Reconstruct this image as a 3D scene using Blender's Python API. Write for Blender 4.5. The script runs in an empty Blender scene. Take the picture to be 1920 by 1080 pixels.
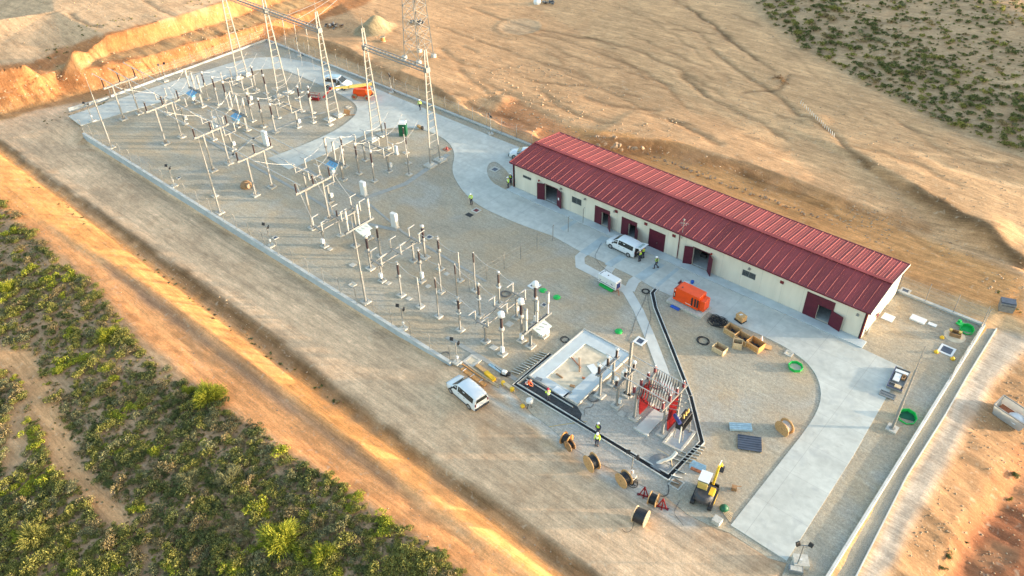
import bpy, bmesh, math, random
import numpy as np
from math import sin, cos, pi, radians
from mathutils import Vector, Matrix, Euler
from mathutils.bvhtree import BVHTree
from mathutils.geometry import delaunay_2d_cdt, tessellate_polygon
random.seed(7); rng = np.random.default_rng(7)
SC = bpy.context.scene
COL = SC.collection
# ---------------------------------------------------------------- camera
CF, CP, CR, CY = 1512.33, 0.674144, -0.026840, -0.733188
CPOS = np.array([64.5947, -72.6587, 59.5576])
_fw = np.array([sin(CY)*cos(CP), cos(CY)*cos(CP), -sin(CP)])
_rt = np.array([cos(CY), -sin(CY), 0.0]); _up = np.cross(_rt, _fw)
RT = _rt*cos(CR)+_up*sin(CR); UP = -_rt*sin(CR)+_up*cos(CR); FW = _fw
cam_d = bpy.data.cameras.new('camera'); cam = bpy.data.objects.new('camera', cam_d); COL.objects.link(cam)
cam_d.sensor_width = 36; cam_d.lens = CF/1920*36; cam_d.clip_end = 3000; cam_d.clip_start = .5
M3 = Matrix((RT, UP, -FW)).transposed(); cam.matrix_world = Matrix.Translation(CPOS) @ M3.to_4x4()
SC.camera = cam
# ---------------------------------------------------------------- light
SUN_EL = radians(5.9); SD = Vector((.795, .607, 0)).normalized()
SUNV = Vector((SD.x*cos(SUN_EL), SD.y*cos(SUN_EL), sin(SUN_EL)))
W = bpy.data.worlds.new('World'); SC.world = W; W.use_nodes = True
nt = W.node_tree; bg = nt.nodes['Background']; sky = nt.nodes.new('ShaderNodeTexSky')
sky.sky_type = 'NISHITA'; sky.sun_disc = False; sky.sun_elevation = SUN_EL
sky.sun_rotation = math.atan2(SD.x, SD.y); sky.air_density = 1.0; sky.dust_density = 1.6; sky.ozone_density = 1.0
nt.links.new(sky.outputs[0], bg.inputs[0]); bg.inputs[1].default_value = 0.15
sl = bpy.data.lights.new('sun', 'SUN'); so = bpy.data.objects.new('sun', sl); COL.objects.link(so)
sl.energy = 2.0; sl.angle = radians(1.0); sl.color = (1, .85, .66)
so.rotation_euler = SUNV.to_track_quat('Z', 'Y').to_euler()
SC.view_settings.view_transform = 'Standard'; SC.view_settings.look = 'None'
SC.view_settings.exposure = 2.68; SC.view_settings.gamma = 1
SC.render.engine = 'CYCLES'
SC.cycles.max_bounces = 5; SC.cycles.diffuse_bounces = 3; SC.cycles.glossy_bounces = 2; SC.cycles.transmission_bounces = 3

def P(px, py, z=0.0):
    d = FW+RT*(px-960)/CF-UP*(py-540)/CF
    X = CPOS+d*(z-CPOS[2])/d[2]
    return Vector((X[0], X[1], z))
def proj(X):
    d = X-CPOS; zz = d@FW; zz = np.where(zz < 1, 1, zz)
    return 960+CF*(d@RT)/zz, 540-CF*(d@UP)/zz

# ---------------------------------------------------------------- helpers
def tag(o, label=None, cat=None, group=None, kind=None):
    if label: o['label'] = label
    if cat: o['category'] = cat
    if group: o['group'] = group
    if kind: o['kind'] = kind
    return o
def thing(name, label, cat, loc=(0, 0, 0), rz=0, group=None):
    o = bpy.data.objects.new(name, None); COL.objects.link(o); o.empty_display_size = .2
    o.location = loc; o.rotation_euler = (0, 0, rz)
    return tag(o, label, cat, group)
def copy_tree(o, parent=None):
    c = o.copy(); COL.objects.link(c)
    if parent is not None: c.parent = parent
    for ch in list(o.children): copy_tree(ch, c)
    return c
def dup(o, loc, rz=None, label=None, group=None):
    c = copy_tree(o); c.location = loc
    if rz is not None: c.rotation_euler = (0, 0, rz)
    if label: c['label'] = label
    if group: c['group'] = group
    return c
class MB:
    def __init__(s): s.v = []; s.f = []; s.m = []; s.s = []; s.k = 0; s.X = None
    def add(s, vs, fs, smooth=False):
        n = len(s.v)
        if s.X is not None: vs = [s.X @ Vector(v) for v in vs]
        s.v.extend([tuple(v) for v in vs]); s.f.extend([tuple(i+n for i in f) for f in fs])
        s.m.extend([s.k]*len(fs)); s.s.extend([smooth]*len(fs)); return s
    def box(s, cx, cy, cz, sx, sy, sz, rz=0, ry=0, rx=0, taper=1.0):
        R = Euler((rx, ry, rz)).to_matrix(); vs = []
        for k in (-1, 1):
            t = taper if k > 0 else 1
            for a, b in ((-1, -1), (1, -1), (1, 1), (-1, 1)):
                vs.append(R @ Vector((a*sx/2*t, b*sy/2*t, k*sz/2))+Vector((cx, cy, cz)))
        return s.add(vs, [(3, 2, 1, 0), (4, 5, 6, 7), (0, 1, 5, 4), (1, 2, 6, 5), (2, 3, 7, 6), (3, 0, 4, 7)])
    def tube(s, pts, r, n=8, caps=True, smooth=True):
        pts = [Vector(p) for p in pts]; rs = r if isinstance(r, (list, tuple)) else [r]*len(pts); vs = []; fs = []
        ref = None
        for i, p in enumerate(pts):
            d = (pts[min(i+1, len(pts)-1)]-pts[max(i-1, 0)])
            if d.length < 1e-9: d = Vector((0, 0, 1))
            d.normalize()
            if ref is None: ref = Vector((1, 0, 0)) if abs(d.x) < .9 else Vector((0, 1, 0))
            a = (ref-d*ref.dot(d))
            if a.length < 1e-6: a = d.orthogonal()
            a.normalize(); b = d.cross(a); ref = a
            for k in range(n):
                t = 2*pi*k/n; vs.append(p+(a*cos(t)+b*sin(t))*rs[i])
        m = len(pts)
        for i in range(m-1):
            for k in range(n):
                k2 = (k+1) % n; fs.append((i*n+k, i*n+k2, (i+1)*n+k2, (i+1)*n+k))
        s.add(vs, fs, smooth)
        if caps:
            s.add(vs[:n], [tuple(reversed(range(n)))]); s.add(vs[-n:], [tuple(range(n))])
        return s
    def lathe(s, prof, c=(0, 0, 0), n=14, smooth=True):
        return s.tube([(c[0], c[1], c[2]+z) for r, z in prof], [max(r, .002) for r, z in prof], n, True, smooth)
    def bar(s, a, b, w, h=None):
        a = Vector(a); b = Vector(b); d = b-a; L = d.length
        if L < 1e-6: return s
        h = h or w; q = d.to_track_quat('X', 'Z').to_matrix(); c = (a+b)/2; vs = []
        for k in (-1, 1):
            for y, z in ((-1, -1), (1, -1), (1, 1), (-1, 1)): vs.append(c+q @ Vector((k*L/2, y*w/2, z*h/2)))
        return s.add(vs, [(0, 1, 2, 3), (7, 6, 5, 4), (0, 4, 5, 1), (1, 5, 6, 2), (2, 6, 7, 3), (3, 7, 4, 0)])
    def prism(s, poly, z0, z1):
        poly = [Vector((p[0], p[1], 0)) for p in poly]; n = len(poly)
        ar = sum(poly[i].x*poly[(i+1) % n].y-poly[(i+1) % n].x*poly[i].y for i in range(n))
        if ar < 0: poly.reverse()
        tri = tessellate_polygon([poly]); vs = [(p.x, p.y, z1) for p in poly]+[(p.x, p.y, z0) for p in poly]
        fs = []
        for t in tri:
            a, b, c = [poly[i] for i in t]
            if (b-a).cross(c-a).z < 0: t = (t[0], t[2], t[1])
            fs.append(tuple(t))
        fs += [(i+n, (i+1) % n+n, (i+1) % n, i) for i in range(n)]
        return s.add(vs, fs)
    def build(s, name, mats, parent=None, bevel=0):
        me = bpy.data.meshes.new(name); me.from_pydata(s.v, [], s.f)
        if not isinstance(mats, (list, tuple)): mats = [mats]
        for m in mats: me.materials.append(m)
        me.polygons.foreach_set('material_index', s.m); me.polygons.foreach_set('use_smooth', s.s); me.update()
        o = bpy.data.objects.new(name, me); COL.objects.link(o)
        if parent is not None: o.parent = parent
        if bevel:
            b = o.modifiers.new('b', 'BEVEL'); b.width = bevel; b.segments = 1; b.limit_method = 'ANGLE'
        return o
def offset_line(pts, d):
    out = []
    for i, p in enumerate(pts):
        a = pts[max(i-1, 0)]; b = pts[min(i+1, len(pts)-1)]; t = Vector((b[0]-a[0], b[1]-a[1])); t.normalize()
        k = 1.0
        if 0 < i < len(pts)-1:
            u = Vector((p[0]-a[0], p[1]-a[1])).normalized(); k = 1/max(.5, abs(u.dot(t)))
        out.append((p[0]-t.y*d*k, p[1]+t.x*d*k))
    return out
def smooth_line(pts, it=2, closed=False):
    for _ in range(it):
        out = []
        n = len(pts)
        rngi = range(n if closed else n-1)
        if not closed: out.append(pts[0])
        for i in rngi:
            a = pts[i]; b = pts[(i+1) % n]
            out.append((a[0]*.75+b[0]*.25, a[1]*.75+b[1]*.25)); out.append((a[0]*.25+b[0]*.75, a[1]*.25+b[1]*.75))
        if not closed: out.append(pts[-1])
        pts = out
    return pts
def W2(pts, z=0): return [tuple(P(x, y, z)[:2]) for x, y in pts]

# ---------------------------------------------------------------- materials
MT = {}
def N(t, k, **kw):
    n = t.nodes.new(k)
    for a, b in kw.items(): setattr(n, a, b)
    return n
def mat(name, col, rough=.6, metal=0.0, var=.12, sc=3.0, bump=0.0, bsc=30.0, stretch=None, dirt=None, spec=.4):
    m = bpy.data.materials.new(name); m.use_nodes = True; t = m.node_tree; b = t.nodes['Principled BSDF']
    b.inputs['Roughness'].default_value = rough; b.inputs['Metallic'].default_value = metal
    b.inputs['Specular IOR Level'].default_value = spec
    g = N(t, 'ShaderNodeNewGeometry'); mp = N(t, 'ShaderNodeMapping'); t.links.new(g.outputs['Position'], mp.inputs[0])
    if stretch: mp.inputs['Scale'].default_value = stretch
    no = N(t, 'ShaderNodeTexNoise'); no.inputs['Scale'].default_value = sc; no.inputs['Detail'].default_value = 6
    t.links.new(mp.outputs[0], no.inputs['Vector'])
    r = N(t, 'ShaderNodeValToRGB'); c = np.array(col)
    r.color_ramp.elements[0].position = .3; r.color_ramp.elements[1].position = .7
    d = c*(1-var*1.6) if dirt is None else np.array(dirt)
    r.color_ramp.elements[0].color = (*d, 1); r.color_ramp.elements[1].color = (*np.minimum(c*(1+var), 1), 1)
    t.links.new(no.outputs['Fac'], r.inputs[0]); t.links.new(r.outputs[0], b.inputs['Base Color'])
    if bump:
        n2 = N(t, 'ShaderNodeTexNoise'); n2.inputs['Scale'].default_value = bsc; n2.inputs['Detail'].default_value = 4
        t.links.new(g.outputs['Position'], n2.inputs['Vector'])
        bp = N(t, 'ShaderNodeBump'); bp.inputs['Strength'].default_value = 1; bp.inputs['Distance'].default_value = bump
        t.links.new(n2.outputs['Fac'], bp.inputs['Height']); t.links.new(bp.outputs[0], b.inputs['Normal'])
    MT[name] = m; return m
mat('galv', (.235, .23, .215), .55, .15, .10, 4)
mat('galv_dark', (.22, .23, .23), .5, .3, .12, 4)
mat('steel_rail', (.55, .54, .50), .5, .2, .15, 3)
mat('alu', (.42, .41, .39), .4, .3, .05, 3)
mat('porcelain_brown', (.030, .012, .010), .28, 0, .15, 6)
mat('porcelain_grey', (.36, .34, .31), .35, 0, .06, 6)
mat('white_paint', (.62, .63, .62), .35, 0, .03, 3)
mat('car_white', (.60, .63, .65), .22, 0, .03, 2, spec=.5)
mat('glass_dark', (.025, .03, .03), .08, 0, .1, 2, spec=.6)
mat('tyre', (.03, .03, .03), .8); mat('rim', (.32, .32, .33), .4, .5)
mat('black', (.018, .018, .02), .6); mat('dark_plastic', (.045, .045, .05), .6)
mat('footing', (.45, .425, .37), .85, 0, .12, 5, .01, 30)
mat('cream_wall', (.60, .555, .46), .65, 0, .07, .6, spec=.2, stretch=(1.5, 1.5, .35))
mat('burgundy', (.082, .008, .020), .5, 0, .12, 2)
mat('roof_red', (.225, .040, .042), .62, 0, .16, .5, spec=.25, stretch=(1, .25, 1))
mat('roof_edge', (.12, .012, .022), .5)
mat('blue_panel', (.13, .34, .52), .35, 0, .1, 4)
mat('pale_panel', (.40, .47, .46), .4, 0, .06, 4)
mat('box_white', (.56, .56, .54), .45, 0, .04, 3)
mat('orange', (.72, .07, .006), .4, 0, .06, 2); mat('orange_dark', (.42, .04, .006), .45)
mat('yellow', (.72, .43, .02), .45, 0, .08, 3); mat('yellow_old', (.58, .42, .12), .5, 0, .1, 3)
mat('green_dark', (.008, .10, .045), .5, 0, .12, 3); mat('green_bright', (.01, .40, .07), .45, 0, .12, 3)
mat('wood', (.50, .30, .13), .75, 0, .2, 6, stretch=(1, 6, 1)); mat('wood_dark', (.30, .17, .08), .8, 0, .2, 5)
mat('wood_pale', (.60, .45, .27), .75, 0, .15, 6); mat('ply', (.52, .40, .24), .75, 0, .15, 4)
mat('cable_black', (.02, .02, .022), .5); mat('cable_grey', (.12, .12, .12), .6)
mat('red', (.24, .010, .012), .45, 0, .12, 3); mat('red_dark', (.14, .012, .018), .5)
mat('navy', (.03, .04, .15), .4); mat('blue', (.02, .10, .45), .4)
mat('skin', (.45, .25, .17), .6); mat('hivis', (.55, .78, .04), .6, 0, .08, 8); mat('vest_orange', (.85, .12, .01), .6, 0, .1, 8)
mat('trousers', (.03, .035, .06), .85, 0, .2, 8); mat('helmet_white', (.8, .8, .78), .3); mat('helmet_red', (.50, .02, .05), .35)
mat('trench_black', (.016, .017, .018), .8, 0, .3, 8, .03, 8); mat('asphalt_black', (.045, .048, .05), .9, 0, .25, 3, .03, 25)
mat('rock', (.30, .21, .135), .9, 0, .25, 2, .06, 4); mat('bark', (.10, .07, .04), .9, 0, .2, 8)
mat('terracotta', (.42, .14, .06), .8, 0, .2, 5); mat('corrugated_blue', (.42, .55, .60), .45, .3, .12, 3)
mat('panel_dark', (.075, .09, .12), .5, .2, .12, 2)
mat('glass_light', (.25, .33, .33), .1, 0, .2, 3)
mat('reflective', (.75, .78, .72), .4); mat('sand', (.60, .50, .36), .95, 0, .16, 1.2, .02, 10)
mat('slab_blue', (.46, .50, .50), .7, 0, .09, .8, .006, 20); mat('plastic_pale', (.62, .58, .50), .5, 0, .1, 4)
mat('gold', (.55, .36, .10), .4, .3); mat('floor_in', (.40, .42, .42), .6); mat('inside_dark', (.03, .03, .032), .8)
mat('inside_cream', (.42, .38, .30), .8)

def ground_node_material(name, kind):
    """procedural earth/gravel; albedo zones come from the mesh attribute 'albedo' when kind == 'earth'"""
    m = bpy.data.materials.new(name); m.use_nodes = True; t = m.node_tree; b = t.nodes['Principled BSDF']
    b.inputs['Roughness'].default_value = .95; b.inputs['Specular IOR Level'].default_value = .12
    g = N(t, 'ShaderNodeNewGeometry')
    def noise(scale, det=5, stretch=None, rot=0, dist=0):
        mp = N(t, 'ShaderNodeMapping'); t.links.new(g.outputs['Position'], mp.inputs[0])
        if stretch: mp.inputs['Scale'].default_value = stretch
        mp.inputs['Rotation'].default_value = (0, 0, rot)
        n = N(t, 'ShaderNodeTexNoise'); n.inputs['Scale'].default_value = scale; n.inputs['Detail'].default_value = det
        n.inputs['Distortion'].default_value = dist; t.links.new(mp.outputs[0], n.inputs['Vector']); return n.outputs['Fac']
    def mulc(a, fac, lo, hi, p0=.3, p1=.7):
        r = N(t, 'ShaderNodeMapRange'); r.inputs['From Min'].default_value = p0; r.inputs['From Max'].default_value = p1
        r.inputs['To Min'].default_value = lo; r.inputs['To Max'].default_value = hi; t.links.new(fac, r.inputs['Value'])
        v = N(t, 'ShaderNodeVectorMath', operation='SCALE'); t.links.new(a, v.inputs[0]); t.links.new(r.outputs[0], v.inputs['Scale'])
        return v.outputs[0]
    def mixc(a, col, fac, p0, p1, amt):
        r = N(t, 'ShaderNodeMapRange'); r.inputs['From Min'].default_value = p0; r.inputs['From Max'].default_value = p1
        r.inputs['To Max'].default_value = amt; t.links.new(fac, r.inputs['Value'])
        x = N(t, 'ShaderNodeMix', data_type='RGBA'); t.links.new(r.outputs[0], x.inputs['Factor'])
        t.links.new(a, x.inputs['A']); x.inputs['B'].default_value = (*col, 1); return x.outputs['Result']
    if kind == 'earth':
        at = N(t, 'ShaderNodeAttribute'); at.attribute_name = 'albedo'; c = at.outputs['Color']
        c = mulc(c, noise(.09, 5, None, 0, 1.0), .86, 1.13)
        c = mulc(c, noise(.8, 9, (.22, 3.2, 1), .28, 1.6), .86, 1.12)
        c = mulc(c, noise(3.2, 6, (1, 1.5, 1), .4, .5), .90, 1.09)
        def lines(c, fac, wd, amt, dark=.62):      # thin ridged lines: ruts, rills and cracks
            a = N(t, 'ShaderNodeMath', operation='SUBTRACT'); t.links.new(fac, a.inputs[0]); a.inputs[1].default_value = .5
            b_ = N(t, 'ShaderNodeMath', operation='ABSOLUTE'); t.links.new(a.outputs[0], b_.inputs[0])
            r = N(t, 'ShaderNodeMapRange'); r.inputs['From Min'].default_value = 0; r.inputs['From Max'].default_value = wd
            r.inputs['To Min'].default_value = dark; r.inputs['To Max'].default_value = 1; t.links.new(b_.outputs[0], r.inputs['Value'])
            v = N(t, 'ShaderNodeVectorMath', operation='SCALE'); t.links.new(c, v.inputs[0]); t.links.new(r.outputs[0], v.inputs['Scale']); return v.outputs[0]
        c = lines(c, noise(.35, 5, (.5, 3.0, 1), .12, 1.4), .010, 1, .86); c = lines(c, noise(.8, 6, (.6, 2.2, 1), -.2, 1.8), .012, 1, .90)
        c = lines(c, noise(.45, 4, (.10, 4.5, 1), .03, .35), .022, 1, .82); c = lines(c, noise(.9, 4, (.08, 5, 1), -.10, .5), .025, 1, .86)
        c = mulc(c, noise(14, 3, (1, 1.3, 1), .3), .86, 1.13)
        vo = N(t, 'ShaderNodeTexVoronoi'); vo.inputs['Scale'].default_value = 4.5; t.links.new(g.outputs['Position'], vo.inputs['Vector'])
        c = mulc(c, vo.outputs['Distance'], 1.06, .94, .1, .6)
        c = mixc(c, (.44, .24, .12), noise(.12, 6, None, .9, 1.2), .56, .74, .5)
        c = mulc(c, noise(.55, 6, (1, 2.2, 1), .15, .8), .82, 1.16)
        c = mulc(c, noise(.25, 7, (.35, 4.5, 1), .05, .3), .86, 1.12)
        c = mulc(c, noise(7, 4), .90, 1.09)
        c = mixc(c, (.62, .50, .35), noise(1.6, 6, None, 0, .5), .60, .75, .35)
        h1 = noise(1.1, 8, (1, 1.8, 1), .1, .6); h2 = noise(9, 5)
        hb, hd = .035, .012
    elif kind == 'gravel':
        rgb = N(t, 'ShaderNodeRGB'); rgb.outputs[0].default_value = (.36, .315, .24, 1); c = rgb.outputs[0]
        c = mulc(c, noise(.12, 5, None, 0, 1.0), .86, 1.12)
        c = mixc(c, (.43, .32, .20), noise(.16, 5, None, .5, .8), .42, .62, .6)
        c = mixc(c, (.36, .35, .31), noise(.13, 5, None, 2.2, .8), .50, .66, .6)
        dn = N(t, 'ShaderNodeVectorMath', operation='DISTANCE'); t.links.new(g.outputs['Position'], dn.inputs[0]); dn.inputs[1].default_value = (37.5, -27.0, 0)
        dm = N(t, 'ShaderNodeMath', operation='MULTIPLY_ADD'); t.links.new(noise(.5, 5), dm.inputs[0]); dm.inputs[1].default_value = 7; t.links.new(dn.outputs['Value'], dm.inputs[2])
        c = mixc(c, (.385, .365, .325), dm.outputs[0], 12.5, 8.0, .85)     # fresh crushed stone round the cable yard
        c = mulc(c, noise(2.3, 6, (1, 1.6, 1), .8), .86, 1.12)
        c = mulc(c, noise(.9, 6, (.4, 3, 1), .1, .8), .90, 1.09); c = mulc(c, noise(6, 4, None, 0, .4), .82, 1.15); c = mulc(c, noise(17, 3), .70, 1.26)
        h1 = noise(3, 6); h2 = noise(24, 3); hb, hd = .03, .02
    elif kind == 'gravel_grey':
        rgb = N(t, 'ShaderNodeRGB'); rgb.outputs[0].default_value = (.30, .275, .22, 1); c = rgb.outputs[0]
        c = mulc(c, noise(.2, 5, None, 0, 1.0), .88, 1.1); c = mixc(c, (.46, .38, .27), noise(.3, 5), .5, .7, .5)
        c = mulc(c, noise(13, 3), .68, 1.28); h1 = noise(3, 6); h2 = noise(24, 3); hb, hd = .03, .02
    else:   # concrete
        rgb = N(t, 'ShaderNodeRGB'); rgb.outputs[0].default_value = (.50, .50, .45, 1); c = rgb.outputs[0]
        c = mulc(c, noise(.35, 7, None, 0, .6), .88, 1.06); c = mulc(c, noise(1.5, 7, None, 1, .4), .90, 1.06)
        c = mixc(c, (.36, .365, .35), noise(.5, 8, None, 0, 1.2), .56, .74, .6)
        c = mixc(c, (.34, .32, .28), noise(1.2, 8, (1, 3.5, 1), .3, .8), .60, .76, .5)
        c = mulc(c, noise(25, 3), .95, 1.05); c = mulc(c, noise(.28, 6, (.25, 2.5, 1), 0, .5), .90, 1.05)
        # slab joints
        for ang, scl in (('X', 5.2), ('Y', 4.3)):
            wv = N(t, 'ShaderNodeTexWave', wave_type='BANDS', bands_direction=ang, wave_profile='SAW')
            wv.inputs['Scale'].default_value = 2*pi/scl/20; wv.inputs['Distortion'].default_value = 0
            t.links.new(g.outputs['Position'], wv.inputs['Vector'])
            c = mixc(c, (.28, .27, .25), wv.outputs['Fac'], .990, .998, .75)
        h1 = noise(2, 5); h2 = noise(30, 3); hb, hd = .004, .003
    t.links.new(c, b.inputs['Base Color'])
    ad = N(t, 'ShaderNodeMath', operation='MULTIPLY_ADD'); t.links.new(h2, ad.inputs[0]); ad.inputs[1].default_value = hd/hb
    t.links.new(h1, ad.inputs[2])
    bp = N(t, 'ShaderNodeBump'); bp.inputs['Distance'].default_value = hb; bp.inputs['Strength'].default_value = .8
    t.links.new(ad.outputs[0], bp.inputs['Height']); t.links.new(bp.outputs[0], b.inputs['Normal'])
    MT[name] = m; return m
ground_node_material('earth', 'earth'); ground_node_material('gravel', 'gravel')
ground_node_material('gravel_grey', 'gravel_grey'); ground_node_material('concrete', 'concrete')
# ---------------------------------------------------------------- terrain
YW, XW, BW = -31.1, 59.0, 10.6       # front wall, right wall, back wall of the compound
ctl = []; cons = []
def line(pts, closed=False):
    """break line: (px, py, z) picked on the photograph's ground, turned into real places"""
    i0 = len(ctl)
    for x, y, z in pts: ctl.append(P(x, y, z))
    for i in range(len(pts)-1): cons.append((i0+i, i0+i+1))
def wline(pts):
    i0 = len(ctl)
    for p in pts: ctl.append(Vector(p))
    for i in range(len(pts)-1): cons.append((i0+i, i0+i+1))
# compound platform (slightly below the gravel sheet)
wline([(-72.9, -21, -.25), (-72.9, BW+.2, -.25), (-24, BW+.2, -.25), (XW-.2, BW+.2, -.25)])
wline([(XW-.1, BW-1, -.25), (XW-.1, -20, -.25), (XW-.1, -40, -.1), (XW-.1, -48, -.1)])
wline([(-63.5, YW+.15, -.25), (-20, YW+.15, -.25), (16, YW+.15, -.1)])
wline([(-63.3, YW-.25, -1.25), (-20, YW-.25, -1.25), (5, YW-.25, -1.0), (14, YW-.3, -.6), (18, YW-.3, -.25)]); wline([(-63, YW-2.2, -1.1), (-20, YW-2.2, -1.1), (5, YW-2.2, -.85)])
wline([(-68, -29, -.3), (-73.5, -28, -.5)])
YE = [(1475, 1056), (1440, 1046), (1370, 1000), (1330, 985), (1290, 965), (1240, 925), (1190, 905), (1150, 880), (1110, 862), (1070, 836), (1030, 800), (1000, 778), (965, 738), (940, 722), (900, 712), (868, 692)]
line([(a, b, .0) for a, b in YE]); line([(a-14, b+12, -.06) for a, b in YE[1:-2]])
# service road edge, ditch, spoil bank, dirt track
line([(-160, 120, -1), (-60, 215, -1), (0, 262, -1), (100, 335, -1), (187, 393, -1), (300, 477, -1), (467, 593, -.9), (633, 725, -.8), (800, 853, -.7), (933, 937, -.6), (1100, 1067, -.6), (1250, 1180, -.6)])
E2=[(-160, 150), (-60, 236), (0, 284), (113, 370), (207, 443), (333, 537), (467, 640), (610, 746), (687, 802), (800, 882), (917, 970), (1067, 1082), (1200, 1190)]
line([(a, b, -1.55) for a, b in E2]); line([(a-5, b+5, -1.15) for a, b in E2])
line([(-60, 290, -.9), (40, 370, -.8), (100, 425, -.7), (213, 493, -.6), (267, 530, -.55), (367, 603, -.5), (500, 705, -.5), (667, 830, -.5), (753, 898, -.6), (850, 967, -.65), (960, 1045, -.6), (1060, 1120, -.6)])
line([(-60, 330, -.9), (60, 410, -.85), (160, 478, -.85), (255, 542, -1.0), (353, 619, -1.15), (485, 719, -1.15), (652, 844, -1.15), (742, 908, -.85), (840, 985, -.75), (980, 1100, -.7)])
line([(-60, 370, -.9), (0, 385, -.9), (40, 412, -.9), (110, 472, -.9), (200, 548, -.9), (260, 622, -.95), (330, 690, -.95), (400, 745, -.95), (470, 785, -.95), (560, 850, -.95), (640, 902, -.9), (700, 950, -.9), (780, 1000, -.8), (850, 1052, -.8), (950, 1130, -.8)])
line([(-100, 600, -1.6), (60, 700, -1.5), (200, 800, -1.6), (350, 900, -1.5), (550, 1000, -1.5), (700, 1090, -1.5)])
line([(-150, 900, -2.4), (0, 1000, -2.4), (150, 1120, -2.4), (400, 1200, -2.4)])
# cut banks on the left, stepped
line([(-140, 235, -1.1), (0, 214, -.9), (100, 190, -.7), (142, 178, -.6), (267, 152, -.5), (350, 127, -.4), (433, 98, -.3), (496, 78, -.2), (560, 60, 0)])
line([(-140, 165, 2.6), (-20, 158, 2.6), (67, 145, 2.8), (150, 131, 3), (233, 118, 3), (333, 90, 2.9), (433, 63, 2.8), (500, 43, 2.6), (567, 22, 2.3), (640, 6, 1.9)])
line([(-100, 138, 2.9), (25, 133, 3), (133, 121, 3.2), (200, 101, 3.2), (300, 75, 3.2), (400, 45, 3.1), (467, 22, 3), (560, -8, 2.6)])
line([(-80, 132, 5.8), (47, 119, 6), (133, 93, 6), (200, 68, 6), (267, 50, 6), (367, 20, 6), (417, 6, 5.8), (520, -30, 5)])
line([(-160, 60, 6.2), (100, 20, 6.2), (300, -30, 6.2), (500, -80, 6)])
# behind the back wall
wline([(-70, 12.2, 0), (-40, 13, 0), (-20, 12.6, .1), (0, 13, .2), (25, 13, .3), (50, 12.6, .1), (59, 12.2, -.1)])
line([(560, 84, .1), (612, 98, .1), (694, 129, .1), (756, 154, .2), (798, 168, .4), (850, 200, .9)])
line([(560, 66, 1.6), (612, 77, 1.7), (652, 90, 1.7), (704, 119, 1.7), (746, 133, 1.7), (794, 153, 1.6), (850, 185, 1.4), (960, 240, 1.3)])
line([(700, 70, 1.7), (800, 110, 1.6), (950, 170, 1.6), (1080, 235, 1.5)])
line([(700, -30, 1.8), (850, 40, 1.8), (1000, 100, 1.8), (1200, 200, 2.0)])
line([(1080, 275, .5), (1110, 285, .5), (1230, 288, .6), (1280, 300, .8), (1363, 322, .8), (1447, 342, .8), (1580, 385, .8), (1747, 440, .8), (1930, 520, .6)])
line([(1095, 252, 1.6), (1110, 257, 2.0), (1230, 262, 2.3), (1280, 271, 2.3), (1380, 300, 2.3), (1480, 335, 2.1), (1600, 380, 1.6), (1747, 425, 1.2)])
line([(1150, 100, 2.5), (1280, 160, 2.6), (1450, 230, 2.6), (1600, 300, 2.6), (1680, 352, 2.3), (1797, 427, 2.0), (1930, 512, 1.6)])
line([(1540, 240, 3), (1600, 285, 3.2), (1690, 333, 3.2), (1813, 408, 2.7), (1930, 490, 2.1)])
line([(1300, -60, 3.2), (1390, 0, 3.3), (1450, 50, 3.3), (1550, 115, 3.3), (1650, 170, 3.3), (1780, 240, 3.2), (1930, 300, 3.0)])
line([(1480, -60, 7.2), (1600, 10, 7.0), (1750, 80, 7.2), (1950, 160, 7)])
line([(1700, -60, 10), (1850, 0, 10.2), (2050, 80, 10.2)])
# lane, slope and pit on the right
line([(1868, 617, -.5), (1812, 708, -.6), (1774, 775, -.6), (1700, 893, -.6), (1607, 1077, -.6), (1560, 1170, -.6)])
line([(1920, 640, -.6), (1860, 720, -.7), (1800, 820, -.7), (1733, 937, -.7), (1667, 1073, -.7), (1610, 1180, -.7)])
line([(1985, 690, -1.3), (1920, 790, -1.4), (1893, 820, -1.4), (1810, 950, -1.45), (1760, 1060, -1.5), (1700, 1190, -1.5)])
line([(1990, 800, -1.6), (1925, 880, -2.3), (1850, 990, -2.7), (1790, 1090, -2.8)])
line([(2060, 950, -2.9), (1980, 1080, -3), (1900, 1150, -3)])
# far skirt
for k in range(40):
    a = 2*pi*k/40; c = Vector((-10, 10, 0)); r = 900
    ctl.append(Vector((c.x+r*cos(a), c.y+r*sin(a), 2+6*sin(a*2+.5)+(6 if sin(a) > 0 else -6))))
for x, y, z in [(-170, -60, 2), (-190, 20, 7), (-150, 80, 6), (-80, 120, 4), (10, 170, 5), (90, 160, 8), (150, 120, 9), (120, 40, 2), (110, -20, -5), (100, -80, -5), (60, -110, -4), (0, -110, -5), (-60, -100, -4), (-120, -90, -3)]:
    ctl.append(Vector((x, y, z)))
vo, eo, fo, ov, oe, of = delaunay_2d_cdt([Vector((p.x, p.y)) for p in ctl], cons, [], 0, 1e-4)
zt = []
for i, v in enumerate(vo):
    if ov[i]: zt.append(sum(ctl[j].z for j in ov[i])/len(ov[i]))
    else:
        b = sorted(((Vector((c.x, c.y))-v).length, c.z) for c in ctl)[:2]; zt.append((b[0][1]+b[1][1])/2)
tin = BVHTree.FromPolygons([(v.x, v.y, z) for v, z in zip(vo, zt)], [tuple(f) for f in fo])
DN = Vector((0, 0, -1))
def tz(x, y):
    h = tin.ray_cast(Vector((x, y, 200)), DN); return h[0].z if h[0] else 0.0

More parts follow.
